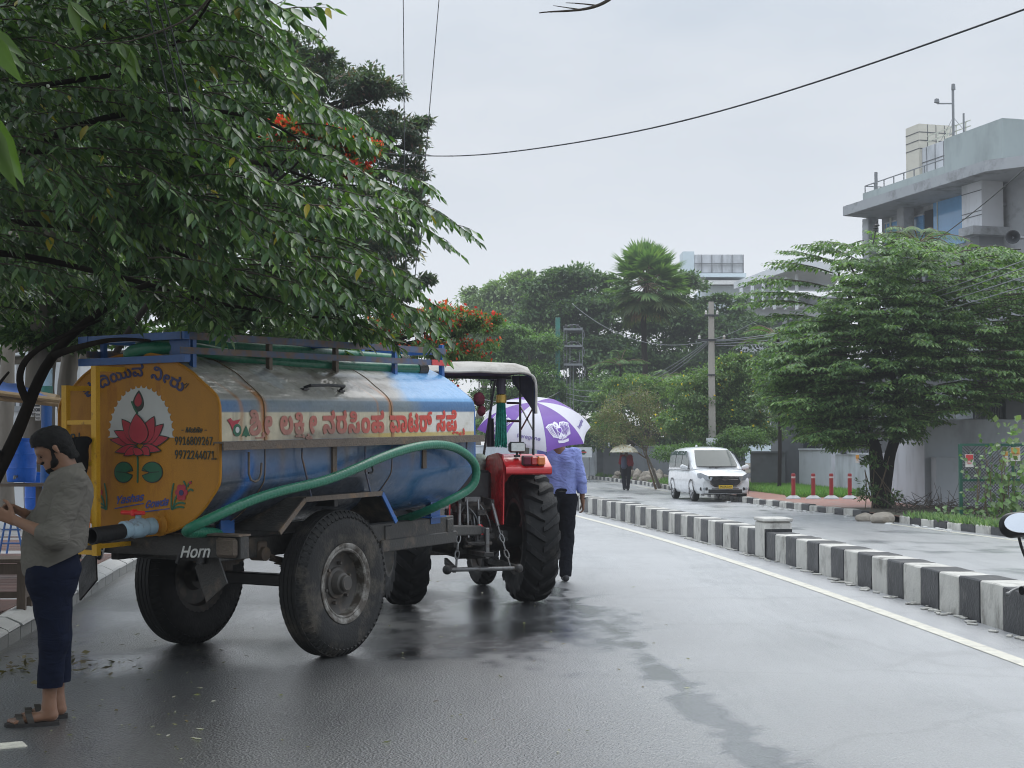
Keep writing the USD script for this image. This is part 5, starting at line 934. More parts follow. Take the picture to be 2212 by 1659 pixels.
# mud flaps hung from the bumper
for u0, t in ((-.32, .35), (.62, .3)):
    b = MB(); b.bar((u0 - .2, .02 if u0 < 0 else .2, .77), (u0 - .06, -.1 if u0 < 0 else .16, .54), .27, .012, hint=(0, 1, .3)); obj('mud_flap', b, 'rubber_dark' if u0 < 0 else 'grimy_steel', tanker)
    for d in (-.1, .1): obj('flap_hanger', MB().bar((u0 - .2 + d, .06, .80), (u0 - .2 + d, .03, .74), .02), 'dark_steel', tanker)
b = MB().bar((.25, TL + .05, .74), (.0, TL + 1.22, .66), .1, .09, bev=.01); b.bar((-.4, TL + .05, .74), (.0, TL + 1.22, .66), .1, .09, bev=.01); obj('drawbar', b, 'grimy_steel', tanker)
b = MB().lathe([(.02, -.03), (.06, -.03), (.06, .03), (.02, .03)], 14, (0, TL + 1.24, .66)); obj('drawbar_eye', b, 'dark_steel', tanker)

# outlet: flange, valve, red lever, black pipe
u0 = .215
b = MB().lathe([(0, 0), (.075, 0), (.075, .03), (.05, .05), (.048, .1)], 20, (u0, -.0, 1.0), (0, -1, -.03)); b.bar((u0 + .03, -.01, 1.02), (u0 + .02, -.03, 1.10), .03, .05); obj('outlet_flange', b, 'orange_paint', tanker)
b = MB().lathe([(.05, .08), (.058, .09), (.058, .13), (.05, .15), (.066, .19), (.066, .26), (.05, .3), (.058, .32), (.058, .36), (.045, .37)], 20, (u0, 0, 1.0), (0, -1, -.03)); b.lathe([(.02, .0), (.02, .085)], 10, (u0, -.22, 1.0)); obj('valve', b, 'valve_blue', tanker)
b = MB().box((u0 - .03, -.24, 1.095), (.22, .03, .028), bev=.01); b.box((u0 - .02, -.24, 1.095), (.03, .05, .045), bev=.008); obj('valve_lever', b, 'plastic_red', tanker)
b = MB().lathe([(.042, .36), (.05, .37), (.055, .6), (.056, .63), (.045, .63), (.04, .45)], 20, (u0, 0, 1.0), (0, -1, -.05)); obj('outlet_pipe', b, 'rubber_dark', tanker)

# ladder at the rear left
lad = sub('ladder', tanker, 'yellow ladder frame at the left of the tank end')
for u1, zt in ((-.145, 2.08), (-.43, 1.955)):
    b = MB().bar((u1, -.25, .80), (u1, -.25, zt), .042, .042); obj('ladder_rail', b, 'yellow_paint', lad, smooth=False)
    b = MB().bar((u1, -.25, zt - .02), (u1 + .02, .0, zt - .02), .035, .035); obj('ladder_bracket', b, 'yellow_paint', lad, smooth=False)
for z0 in (.82, 1.1, 1.42, 1.70): b = MB().bar((-.43, -.25, z0), (-.145, -.25, z0), .03, .03, hint=(0, 1, 0)); obj('ladder_rung', b, 'yellow_paint', lad, smooth=False)
b = MB().bar((-.43, -.25, .86), (-.43, .1, .86), .03); b.bar((-.145, -.25, .86), (-.145, .1, .86), .03); obj('ladder_bracket', b, 'yellow_paint', lad, smooth=False)

# hoses
def world_of(p): return TR @ np.asarray(p, float) + TO
def rel(px, py, u): return world_of(tl(px, py, 0, u))
hp = [world_of((.12, .62, .74)), world_of((.30, .45, .83)), world_of((.48, .25, .93)), rel(415, 1139, .70), rel(455, 1120, .78), rel(507, 1096, .83), rel(602, 1062, .86), rel(701, 1038, .88), rel(801, 998, .89), rel(875, 971, .89), rel(943, 960.5, .89), rel(984, 968, .88), rel(1014, 988, .87), rel(1028, 1013, .86), rel(1025, 1041, .85), rel(1006, 1062, .82), rel(974, 1079, .78), rel(945, 1093, .70), rel(900, 1112, .5), rel(862, 1124, .3)]
P = spline(hp, 560); r = .0345 * (1 + .03 * np.sin(np.arange(560) * 1.9))
obj('water_hose', MB().tube(P, r, 14), 'hose_green', smooth=True, label='thick green ribbed hose looped on hooks along the tank side', cat='hose')
def lp(u, v, z): return world_of((u, v, z))
def hose(pts, r, label, dark=False):
    t = thing('water_hose', label, 'hose'); pts = np.array(pts)
    obj('tube', MB().tube(spline(pts, 120), r, 12), 'hose_dark' if dark else 'hose_green', t, smooth=True)
    d = unit(pts[-1] - pts[-2]); obj('coupling', MB().tube([pts[-1] - d * .02, pts[-1] + d * .1], r * 1.12, 12), 'grimy_steel', t)
hose([lp(-.1, .02, 2.16), lp(.1, .0, 2.2), lp(.27, .12, 2.2), lp(.31, .6, 2.16), lp(.33, 1.4, 2.125), lp(.35, 2.4, 2.115), lp(.36, 2.85, 2.12)], .048, 'green hose lying lowest along the near side of the tank roof rack')
hose([lp(-.2, 2.9, 2.16), lp(-.1, 2.0, 2.17), lp(.05, 1.0, 2.21), lp(.2, .25, 2.255), lp(.1, .06, 2.26), lp(-.15, .2, 2.25), lp(-.2, 1.4, 2.2)], .05, 'dark green hose coiled inside the tank roof rack above the other hose', True)
hose([lp(.22, .3, 2.24), lp(.27, 1.0, 2.225), lp(.2, 1.9, 2.22), lp(.25, 2.75, 2.2)], .042, 'green hose on top of the roof rack running towards the tractor')

# a black rag hanging on the ladder
m = sdf_mesh([((-.38, -.3, 1.56), (-.16, -.3, 1.58), .03, .03), ((-.37, -.31, 1.56), (-.33, -.33, 1.30), .04, .07), ((-.2, -.31, 1.56), (-.27, -.33, 1.28), .04, .07), ((-.3, -.33, 1.3), (-.24, -.33, .98), .08, .04), ((-.26, -.33, 1.1), (-.16, -.33, .92), .05, .03)], .012, .03)
m = bump_mesh(m, .022, 14, 3, (1, 1, .35)); m.vertices = m.vertices @ TR.T + TO
obj('black_jacket', m, 'cloth_black', smooth=True, label='crumpled black jacket hanging on the yellow ladder behind the tank', cat='jacket')

# ------------------------------------------------------------------ the tractor (local: x right, y forward, origin under the rear axle)
HT = math.radians(14); TT = np.array([[math.cos(HT), -math.sin(HT), 0], [math.sin(HT), math.cos(HT), 0], [0, 0, 1]]); TQ = np.array([-.449, 14.78, 0])
def tq(px, py, axis, val):
    d = TT.T @ ray(px, py); e = TT.T @ (np.array([0, 0, EYE]) - TQ); return e + d * ((val - e[axis]) / d[axis])
def c3(x, y): return (1600 + x / 1.659) / 1.8228, (1350 + y / 1.659) / 1.8228
tr = thing('tractor', 'red tractor with pale cloth canopy hitched to the front of the water tank', 'tractor', TQ, HT)

def lug_wheel(s, cx, cy, r, w, rim_r, nl, steer=0.0):
    wx = sub('wheel', tr); cs, sn = math.cos(steer), math.sin(steer); ax = np.array([s * cs, s * sn, 0.0]); e0 = np.array([-sn, cs, 0]); o = np.array([cx, cy, r]); h = w / 2; rc = r - .035
    prof = [(rim_r, -h * .8), (rim_r + .03, -h * .9), (rc * .8, -h * 1.03), (rc * .93, -h * .95), (rc * .985, -h * .6), (rc, 0), (rc * .985, h * .6), (rc * .93, h * .95), (rc * .8, h * 1.03), (rim_r + .03, h * .9), (rim_r, h * .8), (rim_r, -h * .8)]
    t = MB().lathe(prof, 64, o, ax, hint=(0, 0, 1)); obj('tyre', t, 'rubber_dark', wx, smooth=40)
    def pt(a, q, rr): return o + ax * q + rr * (math.cos(a) * e0 + math.sin(a) * np.array([0, 0, 1]))
    t = MB()
    for k in range(nl):
        for sd in (-1, 1):
            a0 = 2 * np.pi * (k + (.5 if sd > 0 else 0)) / nl; rings = []
            for j, u in enumerate(np.linspace(0, 1, 6)):
                q = sd * h * (-.06 + 1.06 * u); a = a0 - (.62 * u ** 1.25) * 2 * np.pi / nl * 1.15
                rb = rc * (1 - .09 * u ** 4) - .012; rt = r * (1 - .085 * u ** 5); wd = (.026 + .02 * u) / r
                rings.append([pt(a - wd * 1.35, q, rb), pt(a - wd * .8, q, rt), pt(a + wd * .8, q, rt), pt(a + wd * 1.35, q, rb)])
            t.loft(rings, caps=True)
    tag(obj('lugs', t, 'rubber_dark', wx, smooth=False), kind='stuff')
    m = MB().lathe([(rim_r + .02, h * .82), (rim_r + .02, h * .88), (rim_r - .02, h * .86), (rim_r - .05, h * .5), (rim_r * .8, h * .1), (rim_r * .5, h * .1), (rim_r * .45, h * .3), (.09, h * .34), (.085, h * .6), (0, h * .62)], 40, o, ax)
    m.lathe([(rim_r + .02, -h * .82), (rim_r + .02, -h * .88), (rim_r - .02, -h * .86), (rim_r - .05, -h * .5), (rim_r * .8, -.02), (0, -.02)], 40, o, ax); obj('rim', m, 'rim_dirty', wx)
for s in (-1, 1): lug_wheel(s, s * .63, 0, .65, .34, .36, 20)
for s in (-1, 1): lug_wheel(s, s * .60, 1.93, .36, .17, .2, 22, steer=.10)

b = MB()
for s in (-1, 1): b.lathe([(.2, 0), (.17, .1), (.12, .3), (.1, .42), (.14, .44), (.14, .47), (0, .47)], 24, (s * .12, 0, .65), (s, 0, 0))
b.box((0, .05, .70), (.34, .62, .5), bev=.05); b.box((0, -.2, .74), (.26, .2, .4), bev=.04); b.box((0, .75, .62), (.3, .9, .34), bev=.05); b.box((0, 1.5, .68), (.36, .9, .42), bev=.05)
b.bar((-.5, 1.93, .4), (.5, 1.93, .4), .1, .12, bev=.02); b.box((0, .0, .95), (.42, .5, .1), bev=.03)
obj('transmission', b, 'greasy_iron', tr)
prof = [(-.24, .0), (-.24, .34), (-.2, .42), (-.1, .46), (.1, .46), (.2, .42), (.24, .34), (.24, 0)]
b = MB().loft([[(x, y, .86 + z * k) for x, z in prof] for y, k in ((.95, 1.0), (1.2, 1.0), (2.1, .92), (2.25, .8))], closed=True, caps=True); obj('bonnet', b, 'red_enamel', tr)
b = MB().lathe([(.03, 0), (.03, .6), (.035, .62), (.035, .9), (.0, .92)], 12, (.2, 1.5, 1.2)); obj('exhaust', b, 'dark_steel', tr)
b = MB().box((0, .18, 1.0), (.5, .42, .07), bev=.03); b.box((0, -.06, 1.16), (.46, .07, .3), bev=.03); obj('seat', b, 'black_paint', tr)
b = MB().lathe([(.17, -.012), (.19, 0), (.17, .012), (.16, 0), (.17, -.012)], 28, (0, .82, 1.35), (0, -.5, .85)); b.tube([(0, .82, 1.35), (0, 1.0, 1.1)], .02); b.bar((-.17, .82, 1.35), (.17, .82, 1.35), .02); obj('steering_wheel', b, 'black_paint', tr)
for s in (-1, 1):
    b = MB().box((s * .36, .55, .55), (.28, .5, .02)); obj('footboard', b, 'dark_steel', tr)

# fenders: inner side plate, curved top and drooping rear lip
for s in (-1, 1):
    fd = sub('fender', tr, 'red rear fender with lamps' if s > 0 else None)
    side_p = Polygon([(-.44, .80), (-.46, 1.30), (-.42, 1.455), (-.2, 1.47), (.2, 1.44), (.5, 1.3), (.66, 1.05), (.66, .80)]).buffer(.012)
    b = MB().prism(side_p, s * .265 - .006, s * .265 + .006, X=(0, 1, 0), Y=(0, 0, 1)); obj('side_plate', b, 'red_enamel', fd, smooth=30)
    arc = [(-.575, 1.272), (-.60, 1.285), (-.605, 1.32), (-.585, 1.352), (-.5, 1.395), (-.40, 1.448), (-.30, 1.468), (-.05, 1.47), (.2, 1.45), (.5, 1.31), (.68, 1.06)]
    b = MB(); th_ = .012
    rings = [[(s * x, y, z), (s * x, y + th_ * .5, z - th_)] for x in (.25, .70) for y, z in ()] 
    A = np.array(arc); N = np.stack([-np.gradient(A[:, 1]), np.gradient(A[:, 0])], 1); N /= np.linalg.norm(N, axis=1, keepdims=True); Bq = A - N * .014
    loop = np.vstack([A, Bq[::-1]])
    b.loft([[(s * x, y, z) for y, z in loop] for x in (.255, .29, .68, .71)], closed=True, caps=False); b.loft([[(s * x, y, z) for y, z in A] for x in (.709, .7095)], closed=False)
    obj('top_plate', b, 'red_enamel', fd, smooth=50)
    if s > 0:
        lw = .19
        for k, (m, x0, w0) in enumerate((('lamp_red', .535, .06), ('lamp_amber', .605, .075), ('maroon', .465, .07))):
            b = MB().box((x0, -.585, 1.405), (w0, .06, .085), bev=.012); obj('tail_lamp', b, m, fd)
        b = MB().box((.535, -.55, 1.405), (.225, .06, .10), bev=.012); obj('lamp_housing', b, 'black_paint', fd)
        b = MB().box((.40, -.45, 1.535), (.165, .09, .105), bev=.022); obj('work_lamp', b, 'black_paint', fd)
        b = MB().box((.40, -.495, 1.535), (.135, .012, .08), bev=.004); obj('lamp_lens', b, 'lamp_glass', fd)
        b = MB().tube([(.40, -.45, 1.49), (.40, -.45, 1.445)], .012); b.box((.40, -.45, 1.45), (.05, .05, .02)); obj('lamp_stalk', b, 'black_paint', fd)
# canopy
pr_ = [(-.56, 1.86), (-.56, 2.16), (-.54, 2.225), (-.48, 2.25), (0, 2.262), (.44, 2.25), (.52, 2.225), (.555, 2.16), (.56, 2.10)]
can = sub('canopy', tr, 'cream cloth canopy with dark blue lining')
def roofring(y, dz): return [(x, y, z + dz) for x, z in pr_[1:-1]]
yr = [(-.52, 0), (-.49, .045), (-.40, .09), (-.2, .115), (.3, .13), (.8, .12), (1.0, .07), (1.05, .03)]
b = MB().loft([roofring(y, dz) for y, dz in yr], closed=False); top = b.mesh(); 
in_ = trimesh.Trimesh(top.vertices - (0, 0, .012), top.faces[:, ::-1], process=False); tv = top.vertices; tv[:, 2] += (meshkit.fbm(tv * (4, 4, 1), 3, 4) - .5) * .02
obj('roof_cloth', trimesh.Trimesh(tv, top.faces, process=False), 'canopy_cloth', can, smooth=True); obj('lining', in_, 'canopy_blue', can, smooth=True)
b = MB().tube(spline([(.575, -.52, 1.86), (.575, -.52, 2.0), (.572, -.52, 2.14), (.55, -.52, 2.215), (.49, -.52, 2.248), (.3, -.52, 2.255), (0, -.52, 2.262), (-.3, -.52, 2.255), (-.49, -.52, 2.248), (-.55, -.52, 2.215), (-.572, -.52, 2.14), (-.575, -.52, 1.86)], 60), .013, 8); obj('rear_hoop', b, 'canopy_cloth', can, smooth=True)
for s in (1, -1):
    fl = Polygon([(-.515, 1.86), (-.42, 1.90), (-.30, 1.955), (.35, 2.2), (.42, 2.27), (-.515, 2.23)]); b = MB().prism(fl, s * .563 - .004, s * .563 + .004, X=(0, 1, 0), Y=(0, 0, 1)); obj('side_flap', b, 'canopy_blue', can)
    for y0, zb in ((-.47, 1.46), (.05, 1.46)): b = MB().tube([(s * .56, y0, 2.24), (s * .56, y0, zb)], .0125, 8); obj('post', b, 'black_paint', can)
    b = MB().tube([(s * .56, -.46, 1.92), (s * .56, .05, 1.70)], .009, 6); obj('brace', b, 'black_paint', can)
    b = MB().tube([(s * .56, .04, 1.95), (s * .56, -.46, 1.70)], .009, 6); obj('brace', b, 'black_paint', can)
    b = MB().tube([(s * .56, .05, 1.80), (s * .42, .05, 1.80)], .014, 6); obj('peg', b, 'black_paint', can); b = MB().tube([(s * .56, .05, 1.98), (s * .42, .05, 1.98)], .012, 6); obj('peg', b, 'black_paint', can)
    b = MB().tube([(s * .52, .95, 2.28), (s * .4, 1.1, 1.3)], .014, 8); obj('post', b, 'black_paint', can)
b = MB().bar((-.55, .4, 2.25), (.55, .4, 2.25), .03); obj('roof_bow', b, 'black_paint', can)
# linkage at the back
lk_ = sub('linkage', tr)
def bar(name, a, c, w, h=None, mat='greasy_iron'): return obj(name, MB().bar(a, c, w, h, bev=.004), mat, lk_)
for s in (-1, 1):
    obj('lower_arm', MB().bar((s * .22, -.05, .42), (s * .3, -.85, .4), .03, .06), 'greasy_iron', lk_)
    obj('lift_rod', MB().tube([(s * .16, -.42, 1.0), (s * .19, -.55, .78)], .016, 8), 'bright_steel', lk_)
    for k in range(5):
        p0 = np.array([s * .19, -.55, .78]) + (np.array([s * .26, -.74, .42]) - np.array([s * .19, -.55, .78])) * k / 5; p1 = p0 + (np.array([s * .26, -.74, .42]) - np.array([s * .19, -.55, .78])) / 5 * 1.12
        c = (p0 + p1) / 2; d = unit(p1 - p0); sd = np.array([1, 0, 0]) if k % 2 else np.array([0, .7, .7]); Lh = np.linalg.norm(p1 - p0) / 2
        t = np.linspace(0, 2 * np.pi, 13); obj('chain_link', MB().tube([c + d * Lh * math.cos(a) + sd * .02 * math.sin(a) for a in t], .008, 6, caps=False), 'bright_steel', lk_)
    obj('lift_arm', MB().bar((s * .12, .0, 1.03), (s * .16, -.44, 1.0), .035, .06), 'greasy_iron', lk_)
b = MB().tube([(-.40, -.86, .40), (.30, -.86, .40)], .021, 12); obj('draw_bar', b, 'bright_steel', lk_)
for s in (-1, 1): obj('ball_end', MB().tm(trimesh.creation.icosphere(2, .045).apply_translation((s * .34 - .03, -.86, .4))), 'greasy_iron', lk_)
bar('hitch_bracket', (-.06, -.3, 1.02), (-.09, -.5, .66), .02, .05, 'bright_steel'); bar('hitch_bracket', (.05, -.3, 1.02), (.02, -.5, .66), .02, .05, 'bright_steel'); bar('hitch_bracket', (-.09, -.31, 1.03), (.07, -.31, 1.03), .02, .05, 'bright_steel')
bar('hitch_plate', (-.12, -.55, .62), (.12, -.55, .62), .1, .03); bar('pin', (0, -.9, .5), (0, -.9, .78), .035, .035, 'bright_steel'); bar('hitch_bar', (0, -.2, .52), (0, -.98, .54), .09, .04)
b = MB().lathe([(.0, 0), (.03, 0), (.032, .08), (.015, .1), (0, .1)], 12, (.02, -.52, .7)); obj('red_handle', b, 'lamp_red', lk_)
rng = np.random.default_rng(3)
for k in range(14):
    p = np.array([rng.uniform(-.3, .3), -.28 - rng.uniform(0, .12), rng.uniform(.55, 1.0)]); obj('fitting', MB().box(p, rng.uniform(.03, .11, 3), rz=rng.uniform(0, 1), bev=.008), 'greasy_iron' if k % 3 else 'bright_steel', lk_)
for k in range(5):
    a = np.array([rng.uniform(-.25, .25), -.3, rng.uniform(.9, 1.05)]); c = a + (rng.uniform(-.1, .1), -.1, -.15); e = np.array([rng.uniform(-.25, .25), -.3, rng.uniform(.5, .75)])
    obj('hydraulic_pipe', MB().tube(spline([a, c, e], 12), .009, 6), 'dark_steel' if k % 2 else 'bright_steel', lk_, smooth=True)

# ornaments hanging from the canopy
def hang(name, loc, label, cat, group=None): return thing(name, label, cat, TT @ np.array(loc) + TQ, 0, group)
ts = hang('tassel', (.25, -.42, 2.17), 'long shiny green tassel hanging under the tractor canopy', 'tassel')
b = MB().tube([(0, 0, 0.03), (0, 0, -.12)], .045, 10); obj('knot', b, 'tassel_dark', ts); b = MB().lathe([(.03, -.12), (.05, -.13), (.052, -.2), (.04, -.21)], 14, (0, 0, 0)); obj('band', b, 'gold', ts)
b = MB(); rng = np.random.default_rng(8)
for k in range(110):
    a = rng.uniform(0, 2 * np.pi); r0 = .045 * math.sqrt(rng.uniform(0, 1)); r1 = r0 * 1.25 + .008; z1 = -.58 - rng.uniform(0, .06)
    b.tube([(r0 * math.cos(a), r0 * math.sin(a), -.2), ((r0 + r1) / 2 * math.cos(a + .1), (r0 + r1) / 2 * math.sin(a + .1), -.4), (r1 * math.cos(a + rng.normal(0, .1)), r1 * math.sin(a), z1)], .0045, 4)
tag(obj('strands', b, 'tassel_green', ts), kind='stuff')
ts = hang('tassel', (.20, -.2, 2.14), 'thin dark tassel hanging behind the green one', 'tassel')
m = MB()
for k in range(60):
    a = rng.uniform(0, 2 * np.pi); r0 = .025 * math.sqrt(rng.uniform(0, 1)); m.tube([(r0 * math.cos(a), r0 * math.sin(a), -.32), (r0 * 1.6 * math.cos(a), r0 * 1.6 * math.sin(a), -.6)], .005, 4)
m.tube([(0, 0, .05), (0, 0, -.33)], .006, 6); obj('strands', m, 'tassel_dark', ts)
for k, (x, y, z, r, lb) in enumerate(((.03, -.42, 2.0, .055, 'larger upper maroon pompom on a cord under the tractor canopy'), (.055, -.42, 1.89, .042, 'smaller lower maroon pompom under the upper one'))):
    ts = hang('pompom', (x, y, z), lb, 'pompom'); s_ = trimesh.creation.icosphere(3, r); s_ = bump_mesh(s_, r * .18, 60, k); s_.vertices *= (1, 1, 1.25); obj('ball', s_, 'maroon', ts); obj('cord', MB().tube([(0, 0, r), (0, 0, 2.22 - z if k == 0 else .08)], .006, 6), 'tassel_dark', ts)

# ------------------------------------------------------------------ people

def finger(p0, d, up, L, r, curl):
    d, up = unit(d), unit(up); ax = unit(np.cross(d, up)); out, p, a = [], np.asarray(p0, float), 0.0
    for k, f in enumerate((.45, .32, .23)):
        a += curl[k]; q = p + (d * math.cos(a) - up * math.sin(a)) * L * f; out.append((p, q, r * (1 - .1 * k), r * (.92 - .12 * k), None, .004)); p = q
    return out
def hand(wrist, d, up, side, s=1.0, curl=(.35, .5, .4), thumb=.6):
    """Palm, four fingers and a thumb; d points along the palm, up out of its back, side towards the thumb."""
    d, up, side = unit(d), unit(up), unit(side); w = np.asarray(wrist, float); P = []
    for k, t in enumerate((.026, .009, -.009, -.025)): P.append((w + d * .01 * s + side * t * .55 * s, w + d * .085 * s + side * t * s, .018 * s, .0125 * s, ((up, 1.25),), .012))
    for k, (t, L) in enumerate(((.027, .068), (.009, .076), (-.009, .071), (-.026, .057))):
        P += finger(w + d * .088 * s + side * t * s, d + side * t * 2.5, up, L * s, .0086 * s, curl)
    tb = w + d * .028 * s + side * .03 * s
    a = tb + (side * .75 + d * .6 - up * .25) * .034 * s; b_ = a + (d * .85 + side * (.45 - thumb * .5) - up * .35) * .034 * s; c = b_ + (d * .9 - up * .35 - side * thumb * .2) * .024 * s
    P += [(w + d * .02 * s + side * .014 * s, a, .017 * s, .012 * s, None, .008), (a, b_, .0112 * s, .0102 * s, None, .004), (b_, c, .0102 * s, .008 * s, None, .004)]
    return P
def head_prims(c, fwd, up, s=1.0, beard=False):
    f, u = unit(fwd), unit(up); l = np.cross(u, f); c = np.asarray(c, float)
    o = lambda a, b, d=0.0: c + (f * a + u * b + l * d) * s
    P = [(o(-.018, .03), o(.012, .034), .089 * s, .083 * s, ((l, 1.16),)), (o(.025, -.03), o(.048, -.062), .062 * s, .044 * s, ((l, 1.12),)), (o(.0, -.02), o(.03, -.05), .066 * s, .055 * s, ((l, 1.1),)),
         (o(.084, .012), o(.106, -.016), .009 * s, .0135 * s, None, .014), (o(.098, -.02, .009), o(.098, -.02, -.009), .008 * s, .008 * s, None, .01),
         (o(.08, .028, .03), o(.08, .028, -.03), .014 * s, .014 * s, None, .02), (o(.086, -.042, .012), o(.086, -.042, -.012), .008 * s, .008 * s, None, .01), (o(.082, -.054, .01), o(.082, -.054, -.01), .0085 * s, .0085 * s, None, .01), (o(.075, -.083), o(.07, -.078), .018 * s, .018 * s, None, .02)]
    for d in (1, -1): P.append((o(-.008, .012, d * .084), o(-.013, -.022, d * .08), .015 * s, .009 * s, ((l, 1.7),), .005))
    return P, o, l
def sliced(m, n, o):
    m = trimesh.intersections.slice_mesh_plane(m, n, o); m.merge_vertices(); return m
def hair_cap(c, f, u, l, s=1.0, lift=.008, seed=0, top=.012, h=.006):
    """A close cut: a shell over the skull, kept above the hairline, temples and nape."""
    f, u, c = unit(f), unit(u), np.asarray(c, float); o = lambda a, b, d=0.0: c + (f * a + u * b + l * d) * s
    m = sdf_mesh([(o(-.018, .03 + top * .5), o(.014, .036 + top), (.090 + lift) * s, (.083 + lift) * s, ((l, 1.14),)), (o(-.04, .0), o(-.052, -.075), (.064 + lift * .6) * s, .052 * s, ((l, 1.0),)), (o(.045, .085 + top), o(.066, .088 + top), .03 * s, .022 * s, ((l, .6),))], h, .02 * s)
    m = bump_mesh(m, .0045 * s, 55 / s, seed, (1, 1, 1)); q = (m.vertices - c) / s; a, b, d = q @ f, q @ u, np.abs(q @ l)
    lim = np.interp(a, [-.12, -.05, -.015, .012, .03, .055, .085], [-.105, -.092, -.03, -.022, .022, .052, .066]); keep = b > lim - .0
    m.update_faces(keep[m.faces].all(1)); m.remove_unreferenced_vertices(); return m
def build(name, mesh, mat, t, amp=0, freq=9, seed=1, stretch=(1, 1, 1), wr=0, wf=14):
    m = mesh
    if amp: m = bump_mesh(m, amp, freq, seed, stretch)
    if wr: m = bump_mesh(m, wr, wf, seed + 7, stretch, ridged=True)
    return obj(name, m, mat, t, smooth=True)

# --- the man with a phone at the left edge: local x forward, y to his left, z up
fw_ = np.array([-.957, -.29, 0])
man_at = gnd(75, 1560)
pm = thing('person', 'man in grey shirt and dark jeans standing in sandals looking down at a phone', 'person', man_at, math.atan2(fw_[1], fw_[0]))
hf, hu = unit((.86, 0, -.5)), unit((.5, 0, .86))
HP, ho, hl = head_prims((-.085, .0, 1.505), hf, hu, 1.0)
lw, rw = np.array([.105, .115, 1.115]), np.array([.075, -.045, 1.155])
le, re_ = np.array([-.095, .265, 1.03]), np.array([-.06, -.25, 1.03])
skin = HP + [((-.13, 0, 1.46), (-.175, 0, 1.33), .058, .068), ((-.16, .1, 1.3), (-.16, -.1, 1.3), .08, .08), ((-.14, 0, 1.25), (-.09, 0, .95), .1, .11),
             (le, lw, .043, .027, None, .02), (re_, rw, .043, .027, None, .02), ((-.19, .19, 1.34), le, .05, .042), ((-.15, -.19, 1.34), re_, .05, .042)]
skin += hand(lw + (.012, -.004, .004), (.9, -.15, .42), (.25, .9, -.35), (-.3, .2, .9), .98, (.3, .75, .6), .2)
skin += hand(rw + (.01, .01, .004), (.75, .5, .35), (-.1, -.55, .82), (.1, .8, .5), .96, (.5, .55, .5), .3)
for s in (1, -1):
    kx = .0 if s > 0 else -.045
    skin += [((-.08, s * .09, .84), (-.085, s * .095, .46), .07, .055), ((-.085 + kx * .5, s * .095, .46), (-.075 + kx, s * .095, .10), .05, .036),
             ((-.075 + kx, s * .095, .10), (-.085 + kx, s * .095, .055), .036, .036), ((-.085 + kx, s * .095, .05), (.02 + kx, s * .10, .042), .034, .03, ((np.array([0, 0, 1.]), 1.15),)), ((.02 + kx, s * .10, .042), (.085 + kx, s * .105, .03), .034, .026, ((np.array([0, 0, 1.]), 1.5),))]
    for k in range(5):
        yo = s * (.105 + (.036 - .018 * k) * -1); skin.append(((.085 + kx, yo, .032), (.132 + kx - .008 * abs(k - (0 if s < 0 else 0)), yo + s * .002, .026), .0125 if k else .014, .011 if k else .0125, None, .004))
body = sdf_mesh(skin, .0062, .022)
bo = obj('body', body, 'skin', pm, smooth=True)
for d in (1, -1):
    obj('eye', trimesh.creation.icosphere(2, .008).apply_translation(ho(.079, .004, d * .031)), 'hair_black', pm, smooth=True)
obj('hair', hair_cap((-.085, .0, 1.505), hf, hu, hl, 1.0, .007, 2, .016), 'hair_black', pm, smooth=True)
beard = sdf_mesh([(ho(.03, -.058, .043), ho(.07, -.085, .0), .024, .024, None, .02), (ho(.03, -.058, -.043), ho(.07, -.085, .0), .024, .024, None, .02), (ho(.088, -.032, .022), ho(.094, -.03, 0), .009, .01, None, .006), (ho(.088, -.032, -.022), ho(.094, -.03, 0), .009, .01, None, .006), (ho(.016, -.0, .064), ho(.026, -.05, .056), .008, .014, None, .008), (ho(.016, -.0, -.064), ho(.026, -.05, -.056), .008, .014, None, .008)], .005, .015)
build('beard', beard, 'hair_black', pm, .003, 80, 3)
shirt = sdf_mesh([((-.165, .13, 1.315), (-.155, -.13, 1.315), .085, .085), ((-.16, .05, 1.27), (-.10, .04, 1.0), .135, .16, ((np.array([0, 1., 0]), .84),)), ((-.16, -.05, 1.27), (-.10, -.04, 1.0), .135, .16, ((np.array([0, 1., 0]), .84),)),
                  ((-.05, 0, 1.06), (-.045, 0, .95), .125, .122), ((-.10, .03, 1.0), (-.075, .03, .885), .155, .15, ((np.array([0, 1., 0]), .86),)), ((-.10, -.03, 1.0), (-.075, -.03, .885), .155, .15, ((np.array([0, 1., 0]), .86),)), ((-.045, 0, .95), (-.015, 0, .86), .115, .082),
                  ((-.19, .19, 1.335), le + (.0, 0, .0), .077, .064), ((-.15, -.19, 1.335), re_, .077, .064), (le + (-.01, 0, .0), le + (.055, -.04, .022), .066, .056, None, .015), (re_ + (-.01, 0, .0), re_ + (.05, .06, .04), .066, .056, None, .015)], .0075, .035)
shirt = bump_mesh(bump_mesh(shirt, .006, 7, 4, (1, 1, 1.5)), .003, 10, 11, (1, 1, 1.5), True); shirt = sliced(shirt, (.45, 0, 1), (-.08, 0, .875))
obj('shirt', shirt, 'shirt_grey', pm, smooth=True)
cp_ = spline([(-.075, .05, 1.375), (-.12, .078, 1.395), (-.18, .07, 1.42), (-.222, 0, 1.43), (-.18, -.07, 1.42), (-.12, -.078, 1.395), (-.075, -.05, 1.375)], 30); cc_ = np.array([-.14, 0, 1.40])
cr_ = []
for q in cp_:
    d = unit((q - cc_) * (1, 1, 0)); cr_.append([q + (0, 0, .004), q + d * .012 + (0, 0, .006), q + d * .034 + (0, 0, -.036), q + d * .028 + (0, 0, -.038), q + d * .004 + (0, 0, -.03)])
obj('collar', MB().loft(cr_, caps=True), 'shirt_grey', pm, smooth=30)
jeans = []
